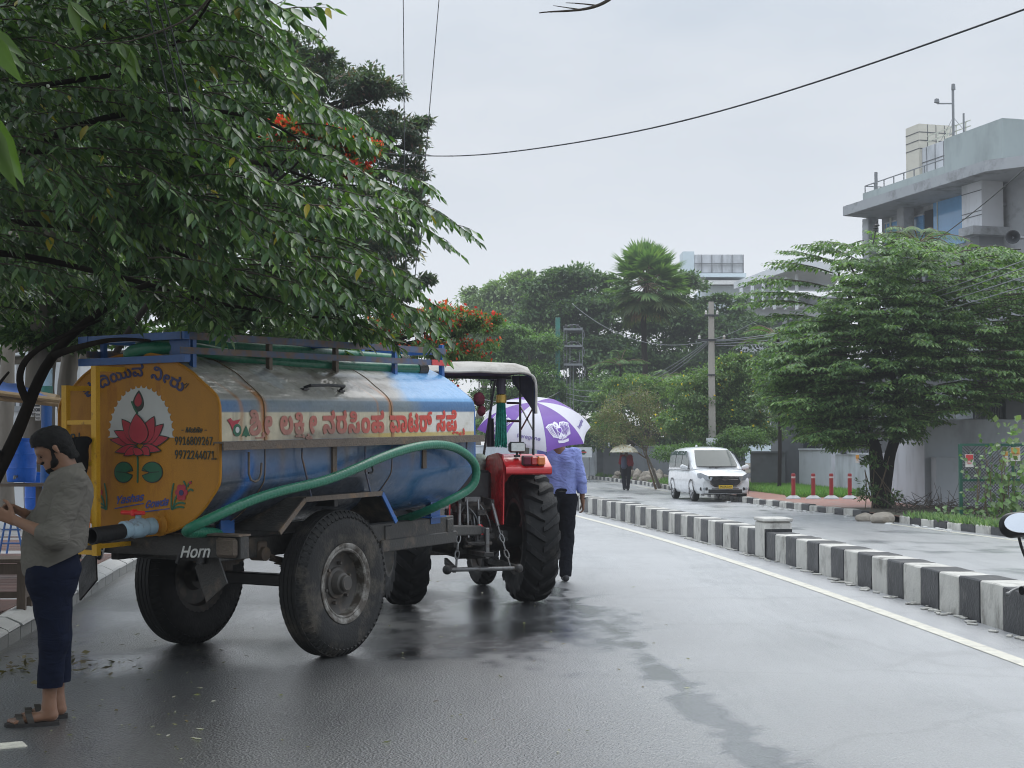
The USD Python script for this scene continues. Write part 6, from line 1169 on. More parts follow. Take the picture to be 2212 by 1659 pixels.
for s in (1, -1):
    kx = .0 if s > 0 else -.045
    jeans += [((-.075, s * .055, .9), (-.075, s * .085, .80), .135, .13, ((np.array([0, 1., 0]), 1.0),)), ((-.075, s * .09, .80), (-.095 + kx * .4, s * .095, .46), .12, .078), ((-.095 + kx * .4, s * .095, .46), (-.078 + kx, s * .095, .21), .076, .064), ((-.12, s * .07, .84), (-.12, s * .07, .78), .12, .1)]
jm = sdf_mesh(jeans, .0075, .03); jm = sliced(sliced(jm, (0, 0, 1), (0, 0, .205)), (0, 0, -1), (0, 0, .93))
build('jeans', jm, 'jeans_navy', pm, .007, 9, 6, (1, 1, .9), .003, 10)
for s in (1, -1):
    kx = .0 if s > 0 else -.045
    sh = Polygon([(-.125, -.03), (-.125, .03), (-.06, .042), (.02, .045), (.1, .052), (.14, .03), (.15, 0), (.13, -.035), (.08, -.05), (0, -.042)]).buffer(.006)
    so = MB().prism(affinity.translate(sh, kx, s * .103), .0, .02); obj('sandal_sole', so, 'sole', pm)
    for x0, zz in ((.065, .062), (.015, .078)):
        a = np.linspace(0, np.pi, 12); pts = np.stack([np.full(12, x0 + kx) + .02 * np.sin(a), s * .103 + .05 * np.cos(a), .018 + (zz - .018) * np.sin(a)], 1)
        rings = [[p + (-.017, 0, 0), p + (.017, 0, 0), p + (.017, 0, .005), p + (-.017, 0, .005)] for p in pts]; obj('sandal_strap', MB().loft(rings, caps=True), 'sandal', pm, smooth=False)
pc = lw + np.array([.115, -.055, .075])
ph = thing('mobile_phone', 'black mobile phone held in both hands of the man in grey shirt', 'phone', man_at + np.array([[fw_[0], -fw_[1], 0], [fw_[1], fw_[0], 0], [0, 0, 1]]) @ pc, math.atan2(fw_[1], fw_[0]))
Rp = trimesh.transformations.rotation_matrix(math.radians(-35), (0, 1, 0))[:3, :3]
obj('case', MB().box((0, 0, 0), (.15, .074, .009), R=Rp, bev=.004), 'phone', ph); obj('screen', MB().box(Rp @ np.array([0, 0, .0052]), (.14, .066, .001), R=Rp), 'lamp_glass', ph)

# --- a standing or walking figure from joints (local y forward, x right, z up)
def figure(t, J, sc, skinm, hairm, shirtm, trm, shoem, h=.009, girth=1.0, belt=True, hands=True, hairlen=0.0, headfwd=(0, 1, 0), headup=(0, 0, 1)):
    f = lambda *k: np.array(k) * sc
    HP, o, l = head_prims(J['head'], headfwd, headup, sc)
    S = HP + [(J['head'] + f(0, -.01, -.06), J['neck'], .055 * sc, .06 * sc), (J['neck'], J['waist'], .09 * sc, .1 * sc)]
    for q in 'lr': 
        S += [(J['sh' + q], J['el' + q], .045 * sc, .038 * sc), (J['el' + q], J['wr' + q], .038 * sc, .027 * sc, None, .02)]
        S += [(J['hip' + q], J['kn' + q], .06 * sc, .05 * sc), (J['kn' + q], J['an' + q], .05 * sc, .035 * sc), (J['an' + q] + f(0, -.03, -.03), J['an' + q] + f(0, .12, -.05), .04 * sc, .03 * sc)]
        if hands:
            d = unit(J['wr' + q] - J['el' + q]); sd = 1 if q == 'r' else -1; inn = unit(np.cross(d, (0, 1, 0)))
            S += hand(J['wr' + q], d + np.array([0, .15, 0]), np.array([sd, 0, 0.0]) + d * .01, (0, 1, 0), sc, (.35, .5, .5), .5)
    obj('body', sdf_mesh(S, h if not hands else min(h, .0075), .022 * sc), skinm, t, smooth=True)
    obj('hair', hair_cap(J['head'], headfwd, headup, l, sc, .008, 3, .008, h=min(h, .008)), 'hair_black', t, smooth=True)
    g = girth * sc
    T = [(J['shl'] * .75 + J['neck'] * .25 + f(0, 0, -.03), J['shr'] * .75 + J['neck'] * .25 + f(0, 0, -.03), .083 * g, .083 * g)]
    for s in (-1, 1): T += [(J['neck'] + f(s * .08, 0, -.15), J['waist'] + f(s * .06, 0, .05), .115 * g, .115 * g), (J['waist'] + f(s * .06, 0, .05), J['waist'] + f(s * .06, 0, -.06), .115 * g, .115 * g)]
    for q in 'lr': T += [(J['sh' + q], J['el' + q], .07 * g, .058 * g), (J['el' + q], J['wr' + q] + (J['el' + q] - J['wr' + q]) * .08, .057 * g, .043 * g, None, .02)]
    sm_ = sdf_mesh(T, h, .035 * sc); sm_ = sliced(sm_, (0, 0, 1), (0, 0, J['waist'][2] - .05 * sc))
    build('shirt', sm_, shirtm, t, .012 * sc, 8, 3, (1, 1, 1.3), .006 * sc, 11)
    B = []
    for q in 'lr': B += [(J['waist'] * .5 + J['hip' + q] * .5, J['hip' + q], .115 * g, .105 * g), (J['hip' + q], J['kn' + q], .102 * g, .076 * g), (J['kn' + q], J['an' + q] + f(0, 0, .0), .076 * g, .062 * g)]
    B += [(J['waist'] + f(-.04, 0, 0), J['waist'] + f(.04, 0, 0), .118 * g, .118 * g)]
    tm_ = sdf_mesh(B, h, .03 * sc); tm_ = sliced(tm_, (0, 0, 1), (0, 0, min(J['anl'][2], J['anr'][2]) - .03 * sc)); tm_ = sliced(tm_, (0, 0, -1), (0, 0, J['waist'][2] + .02 * sc)) if J['knl'][2] < J['hipl'][2] - .2 else tm_
    build('trousers', tm_, trm, t, .006 * sc, 9, 5, (1, 1, 1), .004 * sc, 12)
    for q in 'lr':
        a = J['an' + q]; m = sdf_mesh([(a + f(0, -.045, -.045), a + f(0, .02, -.04), .042 * sc, .042 * sc), (a + f(0, .02, -.045), a + f(0, .15, -.058), .044 * sc, .03 * sc, ((np.array([0, 0, 1.]), 1.2),))], min(h, .008), .02)
        m.vertices[:, 2] = np.maximum(m.vertices[:, 2], a[2] - .088 * sc); obj('shoe', m, shoem, t, smooth=True)
A = lambda *k: np.array(k, float)
ub = gnd(1209, 1256); 
um = thing('person', 'man seen from behind in lavender shirt and black trousers walking beside the tractor', 'person', ub, math.radians(6))
J = dict(head=A(-.03, .03, 1.64), neck=A(-.02, -.01, 1.47), waist=A(0, 0, 1.03), shl=A(-.19, 0, 1.42), shr=A(.175, 0, 1.42), ell=A(-.27, .08, 1.17), wrl=A(-.17, .22, 1.33), elr=A(.245, -.03, 1.13), wrr=A(.275, .03, .885),
         hipl=A(-.09, 0, .92), hipr=A(.09, 0, .92), knl=A(-.10, .12, .50), knr=A(.085, .02, .49), anl=A(-.10, .16, .10), anr=A(.055, -.07, .09))
J = {k: v * (1, 1, 1.03) for k, v in J.items()}
figure(um, J, 1.0, 'skin', 'hair_black', 'shirt_lavender', 'trousers_black', 'shoe_black', girth=1.1)
obj('belt', MB().tube([(.165 * math.cos(a) * 1.05, .125 * math.sin(a), 1.035) for a in np.linspace(0, 2 * np.pi, 25)], .016, 6, caps=False), 'belt', um, smooth=True)
obj('watch', MB().tube([J['wrr'] + (.03 * math.cos(a), .03 * math.sin(a), .04) for a in np.linspace(0, 2 * np.pi, 13)], .009, 6, caps=False), 'belt', um, smooth=True)
obj('collar', MB().tube(spline([(-.07, .05, 1.545), (-.085, -.02, 1.56), (-.02, -.085, 1.57), (.045, -.02, 1.56), (.03, .05, 1.545)], 20), .022, 8), 'shirt_lavender', um, smooth=True)

# --- umbrellas
def umbrella(t, Rr, H, az0, n, mats, fr=.0, k=8):
    """Panels between ribs, drooping between the rib tips; local z is the shaft, apex at the origin."""
    panels = []
    def S(i, s, q):                                 # panel i, s across in [-1, 1], q from apex 0 to rim 1
        a = az0 + (i + s / 2) * 2 * np.pi / n; sag = (1 - np.asarray(s) ** 2)
        r = Rr * np.sin(q * 1.18) / np.sin(1.18) * (1 - sag * (1 - np.cos(np.pi / n)) * 1.0) * (1 - .035 * sag * q ** 6)
        z = -H * (1 - np.cos(q * 1.18)) / (1 - np.cos(1.18)) + .012 * sag * q ** 2
        return np.stack([r * np.cos(a), r * np.sin(a), z + 0 * r], -1)
    for i in range(n):
        m = grid_mesh(np.linspace(-1, 1, 13), np.linspace(0.02, 1, 18), lambda s, q: S(i, s, q)); obj('panel', m, mats[i % len(mats)], t, smooth=True)
        ribp = S(i, -1.0, np.linspace(0.02, 1.01, 18)) - (0, 0, .006); obj('rib', MB().tube(ribp, .0035, 5), 'dark_steel', t, smooth=True)
    return S
u1 = at(1158, 869, 16.6); tilt = unit((.06, -.40, .90))
ux, uy = frame(tilt, (0, 1, 0)); RU = np.stack([ux, np.cross(tilt, ux), tilt], 1)
tu = UsdGeom.Xform.Define(stage, numbered('/World', 'umbrella')); M4 = np.eye(4); M4[:3, :3] = RU; M4[:3, 3] = u1
tu.AddTransformOp().Set(Gf.Matrix4d(*M4.T.ravel().tolist())); tag(tu, 'white and purple striped umbrella held up by the man in lavender shirt', 'umbrella')
camdir = RU.T @ unit(np.array([0, 0, EYE]) - u1); azc = math.atan2(camdir[1], camdir[0]); left = RU.T @ np.array([-1, 0, 0]); sgn = 1 if math.sin(math.atan2(left[1], left[0]) - azc) > 0 else -1
S = umbrella(tu, .655, .315, azc + sgn * math.radians(9), 8, ['umb_white', 'umb_purple'])
obj('shaft', MB().tube([(0, 0, .075), (0, 0, -.78)], .007, 8), 'dark_steel', tu); obj('tip', MB().lathe([(.0, .085), (.008, .08), (.012, .01), (.014, -.02)], 10), 'black_paint', tu); obj('handle', MB().tube([(0, 0, -.68), (0, 0, -.84)], .015, 8), 'black_paint', tu)
def on_panel(i, P, lift=.003):          # P: (across in metres, down from apex in metres): a print on the cloth
    s = P[:, 0] / (.5 * .655 * np.clip(P[:, 1] / .75, .1, 1)) ; q = P[:, 1] / .75; X = S(i, sgn * -np.clip(s, -1.2, 1.2), q); e = .004
    n = np.cross(S(i, sgn * -np.clip(s, -1.2, 1.2) + e, q) - X, S(i, sgn * -np.clip(s, -1.2, 1.2), q + e) - X); n /= np.linalg.norm(n, axis=1, keepdims=True); n *= np.sign(n[:, 2:3]); return X + n * np.reshape(lift, (-1, 1))
def printed(poly, i, mat, name, lift=.003):
    poly = poly.segmentize(.02); v, f = [], []
    for g in getattr(poly, 'geoms', [poly]):
        if g.is_empty or g.geom_type != 'Polygon': continue
        vv, ff = trimesh.creation.triangulate_polygon(g, engine='earcut'); f.append(ff + sum(map(len, v))); v.append(vv)
    v = np.vstack(v); return obj(name, trimesh.Trimesh(on_panel(i, v, lift), np.vstack(f), process=False), mat, tu, smooth=False)
tm = meshkit.text_mesh('Peregrine', .040, .002); tv = tm.vertices; wd = tm.bounds[1, 0]
obj('lettering', trimesh.Trimesh(on_panel(0, np.stack([(tv[:, 0] - wd / 2) * 1.3 + .035, .625 - tv[:, 1] * 1.3], 1), .003 + tv[:, 2]), tm.faces, process=False), 'print_violet', tu, smooth=False)
def crest(i):
    L = []
    for s in (-1, 1):
        for k in range(6): x = s * (.046 + .0185 * k); L.append(LineString([(x, .095 - .0035 * k * k * .4), (x * .97, .0), (x * .86, -.085 + .006 * k)]).buffer(.0062))
        L.append(LineString([(s * .018, .05), (s * .05, .10), (s * .10, .10), (s * .145, .075)]).buffer(.008))
        for k in range(3): L.append(LineString([(s * .006, -.03), (s * (.012 + .02 * k), -.105 + .008 * k)]).buffer(.0055))
    L.append(Polygon([(-.036, .045), (.036, .045), (.038, 0), (0, -.045), (-.038, 0)])); L.append(Polygon([(-.016, .04), (-.014, .085), (-.04, .095), (-.047, .085), (-.036, .115), (-.008, .125), (.016, .1), (.016, .04)])); L.append(Polygon([(-.085, -.105), (0, -.118), (.085, -.105), (.08, -.14), (0, -.152), (-.08, -.14)]))
    def put(P): return affinity.translate(affinity.scale(P, 1.12, -1.12, origin=(0, 0)), 0, .53)
    printed(put(union_all(L)), i, 'print_white', 'crest')
    printed(put(Polygon([(-.025, .034), (.025, .034), (.026, .004), (0, -.03), (-.026, .004)])), i, 'umb_purple', 'crest_shield', .006)
for i in (1, -1, 3, -3): crest(i % 8)
obj('lettering', trimesh.Trimesh(on_panel(2, np.stack([(tv[:, 0] - wd / 2) * 1.2, .60 - tv[:, 1] * 1.2], 1), .003 + tv[:, 2]), tm.faces, process=False), 'print_violet', tu, smooth=False)

# --- woman far off under a flowery umbrella
wb = gnd(1353, 1060)
wm = thing('person', 'person in maroon top and black trousers walking away under a floral umbrella', 'person', wb, math.radians(8))
J = dict(head=A(0, .02, 1.49), neck=A(0, -.01, 1.34), waist=A(0, 0, .97), shl=A(-.17, 0, 1.29), shr=A(.17, 0, 1.29), ell=A(-.22, .08, 1.05), wrl=A(-.15, .22, 1.22), elr=A(.22, 0, 1.03), wrr=A(.235, .06, .80), hipl=A(-.09, 0, .88), hipr=A(.09, 0, .88), knl=A(-.09, .06, .48), knr=A(.08, -.02, .47), anl=A(-.10, -.12, .11), anr=A(.07, .06, .09))
figure(wm, J, .97, 'skin_dark', 'hair_black', 'top_maroon', 'trousers_black', 'shoe_black', h=.014, hands=False, hairlen=.05, girth=1.05)
bag = sdf_mesh([((-.1, -.17, 1.2), (-.1, -.17, .92), .1, .11)], .014, .03); obj('backpack', bag, 'bag_navy', smooth=True, label='small dark backpack on the left shoulder of the person in maroon', cat='backpack')
bp = stage.GetPrimAtPath('/World/backpack'); UsdGeom.Xformable(bp).AddTranslateOp().Set(Gf.Vec3d(*map(float, wb)))
floral = usdkit.material(stage, '/World/Looks/floral_cloth', {'tc': ('texture_coordinate', {}), 'v': ('voronoi_texture', {'scale': 11.0}), 'r': ('rgb_ramp', {'ramp': [(0.0, (.1, .06, .03)), (.22, (.45, .3, .12)), (.34, (.5, .47, .36)), (1, (.56, .54, .44))]}), 'p': ('principled_bsdf', {'roughness': .7})}, [('tc.object', 'v.vector'), ('v.distance', 'r.fac'), ('r.color', 'p.base_color')], surface='p.BSDF'); LOOK['floral_cloth'] = floral
tw = thing('umbrella', 'small beige floral umbrella held over the person in maroon', 'umbrella', wb + np.array([-.08, .05, 1.74])); umbrella(tw, .55, .30, .2, 8, ['floral_cloth']); obj('shaft', MB().tube([(0, 0, .05), (0, 0, -.6)], .008, 6), 'dark_steel', tw)

# --- the driver on the tractor seat
dm = thing('person', 'tractor driver in pale green shirt sitting on the seat seen from behind', 'person', TQ + TT @ np.array([.04, .26, 0]), HT)
J = dict(head=A(.02, .13, 1.60), neck=A(.01, .08, 1.45), waist=A(0, .1, 1.10), shl=A(-.18, .08, 1.40), shr=A(.18, .08, 1.40), ell=A(-.24, .26, 1.20), wrl=A(-.16, .52, 1.24), elr=A(.24, .26, 1.20), wrr=A(.14, .54, 1.26), hipl=A(-.1, .14, 1.08), hipr=A(.1, .14, 1.08), knl=A(-.15, .52, 1.06), knr=A(.15, .52, 1.06), anl=A(-.18, .62, .68), anr=A(.18, .62, .68))
figure(dm, J, 1.0, 'skin_dark', 'hair_black', 'shirt_pale_green', 'trousers_black', 'shoe_black', h=.011, hands=False)

# ------------------------------------------------------------------ white van (local y forward, x right)
vb0 = gnd(1552, 1085); VS = .90
vn = UsdGeom.Xform.Define(stage, numbered('/World', 'white_van')); vn.AddTranslateOp().Set(Gf.Vec3d(vb0[0] - .02, vb0[1] + 2.25, 0)); vn.AddRotateZOp().Set(186.5); vn.AddScaleOp().Set(Gf.Vec3f(VS, VS, VS)); tag(vn, 'white passenger van parked facing us on the far carriageway beside the concrete pole', 'car')
def ring(y, w, z0, zt, crown=.03): h = [(w * .90, z0), (w * .985, z0 + .13), (w, z0 + .32), (w * .985, zt - .12), (w * .95, zt - .035), (w * .80, zt), (w * .45, zt + crown * .8)]; return [(x, y, z) for x, z in h] + [(0, y, zt + crown)] + [(-x, y, z) for x, z in h[::-1]]
st = [(-2.36, .78, .42, .92), (-2.30, .86, .34, 1.0), (-2.0, .9, .28, 1.06), (-1.2, .915, .26, 1.06), (0, .915, .26, 1.04), (.9, .915, .26, 1.03), (1.30, .91, .26, 1.06), (1.75, .90, .26, 1.005), (2.08, .87, .27, .935), (2.26, .83, .27, .875), (2.34, .79, .28, .82), (2.37, .74, .32, .74)]
obj('body', MB().loft([ring(*s) for s in st], closed=True, caps=True), 'car_white', vn, smooth=38)
def gring(y, wb, zb, wr, zr): h = [(wb, zb), (wb - .015, zb + (zr - zb) * .3), ((wb + wr) / 2 + .03, zb + (zr - zb) * .75), (wr + .015, zr - .05), (wr - .05, zr - .01), (wr * .5, zr + .02)]; return [(x, y, z) for x, z in h] + [(0, y, zr + .025)] + [(-x, y, z) for x, z in h[::-1]]
gs = [(-2.30, .84, .98, .70, 1.10), (-2.2, .86, 1.0, .68, 1.55), (-2.02, .87, 1.02, .68, 1.72), (-1.2, .885, 1.03, .665, 1.775), (-.3, .89, 1.03, .665, 1.785), (.25, .89, 1.02, .655, 1.755), (.55, .885, 1.02, .645, 1.68), (.95, .87, 1.02, .70, 1.40), (1.38, .83, 1.02, .76, 1.09)]
obj('cabin', MB().loft([gring(*s) for s in gs], closed=True, caps=True), 'car_white', vn, smooth=38)
wsp = [(.60, .60, 1.665), (.80, .635, 1.525), (1.0, .665, 1.385), (1.2, .69, 1.24), (1.36, .70, 1.125)]
obj('windscreen', MB().loft([[(x * w, y + .05 - .10 * x * x + .02, z + .03) for x in np.linspace(-1, 1, 9)] for y, w, z in wsp], closed=False), 'car_glass', vn, smooth=True)
for s in (1, -1):
    for y0, y1, n in ((.95, -.02, 0), (-.10, -.98, 1), (-1.06, -1.95, 2)):
        top = lambda y: min(1.66, 1.69 - max(0, y - .3) * .55 - max(0, -1.5 - y) * .16); q = [(y0, 1.10), (y1, 1.10), (y1, top(y1)), (y0, top(y0))]; fz = lambda z: s * (np.interp(z, [1.03, 1.26, 1.58, 1.72], [.895, .882, .825, .72]) + .008); b = MB().loft([[(fz(z), y, z) for z in np.linspace(1.10, top(y), 5)] for y in np.linspace(y0, y1, 4)], closed=False); m = b.mesh(); obj('side_window', m, 'car_glass', vn, smooth=False)
    m = sdf_mesh([((s * .98, .98, 1.10), (s * 1.10, .98, 1.13), .07, .085, ((np.array([0, 1., 0]), 1.6),))], .012, .02); obj('mirror', m, 'car_white', vn, smooth=True); obj('mirror_stay', MB().bar((s * .86, .98, 1.06), (s * .99, .98, 1.08), .05), 'car_black', vn)
    for y0 in (1.42, -1.38):
        wx = sub('wheel', vn); o = np.array([s * .80, y0, .335]); obj('tyre', MB().lathe([(.22, -.1), (.3, -.105), (.33, -.08), (.335, 0), (.33, .08), (.3, .105), (.22, .1)], 32, o, (s, 0, 0)), 'rubber_dark', wx); b = MB().lathe([(.225, .09), (.215, .10), (.2, .06), (.1, .03), (.05, .06), (0, .065)], 32, o, (s, 0, 0))
        for k in range(5): a = k * 1.2566; b.bar(o + np.array([s * .07, 0, 0]), o + np.array([s * .085, .2 * math.cos(a), .2 * math.sin(a)]), .05, .03, hint=(1, 0, 0))
        obj('alloy_rim', b, 'alloy', wx); arch = [(.40 * math.cos(t), .40 * math.sin(t)) for t in np.linspace(-.25, math.pi + .25, 20)]
        b = MB().loft([[(s * .925, y0 + a_, .34 + c_), (s * .925, y0 + a_ * .86, .34 + c_ * .86)] for a_, c_ in arch], closed=False); obj('wheel_arch', b, 'car_black', vn)
    hl = Polygon([(.44, .80), (.80, .95), (.90, .93), (.885, .80), (.72, .72), (.48, .70)]); b = MB(); m = MB().prism(hl, 0, .02, X=(s, 0, 0), Y=(0, 0, 1)).mesh(); v = m.vertices; ax = np.abs(v[:, 0]); v[:, 1] = 2.425 - np.clip(ax - .45, 0, 1) ** 2 * 1.15 + (v[:, 1] > -.01) * .012; obj('headlight', trimesh.Trimesh(v, m.faces, process=False), 'headlight', vn, smooth=False)
    obj('fog_recess', MB().box((s * .70, 2.31, .43), (.26, .1, .11), rz=-s * .3, bev=.02), 'car_black', vn); obj('fog_lamp', MB().lathe([(.045, .0), (.045, .03), (0, .035)], 14, (s * .70, 2.355, .43), (0, 1, 0)), 'headlight', vn)
    obj('wiper', MB().bar((s * .1 + .2, 1.42, 1.115), (s * .1 - .32, 1.33, 1.19), .02), 'car_black', vn)
gr = Polygon([(-.54, .82), (.54, .82), (.48, .60), (.36, .52), (-.36, .52), (-.48, .60)]); obj('grille', MB().prism(gr, -2.40, -2.34, X=(1, 0, 0), Y=(0, 0, 1)), 'car_black', vn, smooth=False)
rim_ = gr.buffer(.028).difference(gr.buffer(-.012)); obj('grille_surround', MB().prism(rim_, -2.412, -2.36, X=(1, 0, 0), Y=(0, 0, 1)), 'chrome', vn, smooth=False)
for z in (.735, .675, .61): obj('grille_bar', MB().box((0, 2.405, z), (.84 - (.74 - z) * 1.2, .02, .022)), 'chrome' if z > .7 else 'car_black', vn, smooth=False)
em = union_all([Point(0, 0).buffer(.07).difference(Point(0, 0).buffer(.052)), affinity.scale(Point(0, .012).buffer(.03), 1.5, .55).difference(affinity.scale(Point(0, .012).buffer(.024), 1.5, .4)), affinity.scale(Point(0, 0).buffer(.045), .45, 1.2).difference(affinity.scale(Point(0, 0).buffer(.038), .32, 1.1))]); em = affinity.scale(em, 1.25, .85); obj('badge', MB().prism(em, -2.425, -2.415, o=(0, 0, .745), X=(1, 0, 0), Y=(0, 0, 1)), 'chrome', vn, smooth=False)
obj('number_plate', MB().box((.0, 2.42, .50), (.46, .015, .11)), 'plate_yellow', vn, smooth=False); m = meshkit.text_mesh('KA03AL2249', .05, .003, bold=True); m.vertices *= .40 / m.bounds[1, 0] * np.array([1, 1, 1]); m.vertices = np.stack([.20 - m.vertices[:, 0], 2.4285 + m.vertices[:, 2], .478 + m.vertices[:, 1] * 1.3], 1); obj('plate_text', m, 'car_black', vn, smooth=False)
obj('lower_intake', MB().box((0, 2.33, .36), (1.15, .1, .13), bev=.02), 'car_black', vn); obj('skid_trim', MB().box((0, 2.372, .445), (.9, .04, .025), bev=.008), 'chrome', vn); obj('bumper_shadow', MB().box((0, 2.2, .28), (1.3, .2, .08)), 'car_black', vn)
obj('aerial', MB().box((0, -1.6, 1.84), (.05, .16, .08), bev=.02), 'car_white', vn)

# ------------------------------------------------------------------ scooter at the right edge, seen by its mirror
SY = 5.6; look('scooter_white', (.7, .7, .7), .25, .05, coat=.4); look('mirror_glass', (.8, .82, .85), .04, .02, metal=1.0)
mc = at(2203, 1134, SY); sc_ = thing('scooter', 'white scooter at the right picture edge with only its oval mirror in sight', 'scooter', (mc[0] + .38, SY + .25, 0)); L_ = lambda p: np.asarray(p) - np.array([mc[0] + .38, SY + .25, 0])
for s in (-1, 1):
    c = np.array([s * .38, -.25, mc[2]]); m = sdf_mesh([(c + (-.025, .02, -.003), c + (.025, .02, .003), .048, .048, ((np.array([0, 1., 0]), 2.2),))], .005, .01); obj('mirror_shell', m, 'car_black', sc_, smooth=True)
    a = np.linspace(0, 2 * np.pi, 33)[:-1]; pl = np.stack([.066 * np.cos(a) * (1 - .08 * np.sin(a)), .038 * np.sin(a)], 1); obj('mirror_glass', MB().prism(Polygon(pl), .022, .026, o=c + (0, 0, .002), X=(1, 0, 0), Y=unit((0, .30, .95))), 'mirror_glass', sc_, smooth=False)
    obj('mirror_stalk', MB().tube(spline([c + (0, .02, -.03), c + (-s * .03, .06, -.1), (s * .26, -.12, 1.0)], 14), .006, 8), 'car_black', sc_, smooth=True)
    obj('grip', MB().tube([(s * .22, -.12, .98), (s * .35, -.17, .97)], .017, 12), 'rubber_dark', sc_); obj('brake_lever', MB().tube(spline([(s * .24, -.09, .985), (s * .33, -.10, .975), (s * .40, -.16, .955)], 10), .006, 8), 'bright_steel', sc_, smooth=True); obj('lever_end', MB().tm(trimesh.creation.icosphere(2, .010).apply_translation((s * .40, -.16, .955))), 'bright_steel', sc_)
m = sdf_mesh([((-.2, -.1, .98), (.2, -.1, .98), .045, .045), ((0, -.05, .98), (0, .1, .93), .09, .08), ((0, .1, .9), (0, .22, .45), .14, .17, ((np.array([0, 1., 0]), 2),)), ((0, .1, .3), (0, -.5, .26), .14, .14, ((np.array([0, 0, 1.]), 2.5),)), ((0, -.55, .45), (0, -1.15, .62), .17, .11), ((0, .3, .48), (0, .42, .42), .08, .07)], .016, .06); obj('body', m, 'scooter_white', sc_, smooth=True)
m = sdf_mesh([((0, -.45, .74), (0, -1.05, .78), .13, .11, ((np.array([0, 0, 1.]), 2.2),))], .014, .03); obj('seat', m, 'car_black', sc_, smooth=True)
for y0 in (.38, -.85): wx = sub('wheel', sc_); obj('tyre', MB().lathe([(.14, -.04), (.19, -.045), (.225, -.025), (.23, 0), (.225, .025), (.19, .045), (.14, .04)], 28, (0, y0, .23), (1, 0, 0)), 'rubber_dark', wx); obj('rim', MB().lathe([(.14, .03), (.12, .01), (.03, .02), (0, .02)], 20, (0, y0, .23), (1, 0, 0)), 'alloy', wx)
obj('tail_lamp', MB().box((0, -1.24, .68), (.14, .03, .06), bev=.01), 'lamp_red', sc_)

# ------------------------------------------------------------------ the tea stall corner on the left pavement
Z0 = .12
def trunk_thing(label, pts, r0, r1, mat='bark_grey', seed=0):
    pts = [np.asarray(p, float) for p in pts]; base = pts[0]; t = thing('roadside_tree', label, 'tree', base); P = spline([p - base for p in pts], 24); ms = MB().tube(P, np.linspace(r0, r1, 24), 14).mesh(); obj('trunk', bump_mesh(ms, r0 * .25, 7, seed, (1, 1, .35)), mat, t, smooth=True); return t
YT = 17.5
tt = trunk_thing('thick grey tree trunk with white notices behind the man on the left', [at(92, 1130, YT), at(86, 960, YT), at(88, 800, YT), at(100, 640, YT), at(120, 450, YT)], .20, .13, seed=2)
trunk_thing('grey trunk just left of the ladder behind the tank', [at(150, 1120, 19), at(152, 950, 19), at(146, 820, 19), at(165, 700, 19), at(180, 520, 19)], .14, .09, seed=4)
trunk_thing('dark slim trunk at the far left edge', [at(14, 1120, 21), at(12, 900, 21), at(22, 700, 21), at(30, 500, 21)], .12, .08, seed=5)
for k, (x0, y0, x1, y1) in enumerate(((72, 872, 88, 892), (64, 884, 74, 900), (76, 893, 88, 908))):
    p, q = at(x0, y0, YT - .24), at(x1, y1, YT - .24); t = thing('notice', ('upper white paper notice pasted on the thick grey trunk', 'left white paper notice pasted on the thick grey trunk', 'lowest white paper notice with number on the thick grey trunk')[k], 'notice', (p + q) / 2, -.12); w, h = abs(q[0] - p[0]), abs(p[2] - q[2]); obj('sheet', MB().box((0, 0, 0), (w, .004, h)), 'poster_white', t, smooth=False)
    m = meshkit.text_mesh(('WORK', '98', '9611')[k], h * .36, .002, bold=True); m.vertices = np.stack([(m.vertices[:, 0] - m.bounds[1, 0] / 2) * min(1, w * .9 / m.bounds[1, 0]), -.003 - m.vertices[:, 2], m.vertices[:, 1] - h * .34], 1); obj('lettering', m, 'notice_print', t, smooth=False); obj('print_band', MB().box((0, -.003, h * .28), (w * .8, .002, h * .18)), 'notice_print', t, smooth=False)
def drum(label, px, py0, py1, Y, rpx, mat, tap=False):
    c0, c1_ = at(px, py1, Y), at(px, py0, Y); r = rpx * Y / F; h = c1_[2] - c0[2]; t = thing('drum', label, 'drum', c0); prof = [(0, 0), (r * .92, 0), (r * .96, .02), (r, h * .2), (r, h * .32), (r * 1.03, h * .34), (r, h * .36), (r, h * .66), (r * 1.03, h * .68), (r, h * .7), (r * .99, h * .9), (r * .93, h * .96), (r * .93, h), (0, h)]; obj('shell', MB().lathe(prof, 28), mat, t); obj('lid', MB().lathe([(0, h), (r * .88, h + .002), (r * .88, h + .03), (0, h + .035)], 24), mat, t)
    if tap: obj('tap', MB().tube([(0, -r * .97, h * .14), (0, -r - .06, h * .14), (0, -r - .065, h * .08)], .014, 8), 'bright_steel', t)
    return t
drum('bright blue plastic drum with a tap on the stall shelf', 46, 953, 1041, 15.5, 31, 'blue_plastic', True)
drum('second blue drum standing lower behind the first', 80, 1026, 1100, 16.6, 26, 'blue_plastic')
sh = thing('stall_shelf', 'plank shelf of the roadside stall under the blue drum', 'shelf', at(40, 1043, 15.5)); obj('plank', MB().box((-.15, .05, -.02), (1.0, .5, .03)), 'wood_grey', sh)
for x in (-.55, .25):
    for y_ in (-.12, .22): obj('leg', MB().box((x, y_, -(at(40, 1043, 15.5)[2] - Z0) / 2 - .02), (.05, .05, at(40, 1043, 15.5)[2] - Z0)), 'wood_grey', sh)
stl = thing('stool', 'blue painted folding stool frame under the stall shelf', 'stool', gnd(24, 1200, Z0)); 
for a, c in (((-.16, 0, 0), (-.08, .0, .46)), ((.16, 0, 0), (.06, 0, .46)), ((-.16, .3, 0), (-.08, .25, .46)), ((.16, .3, 0), (.06, .25, .46))): obj('leg', MB().tube([a, c], .014, 8), 'blue_paint', stl)
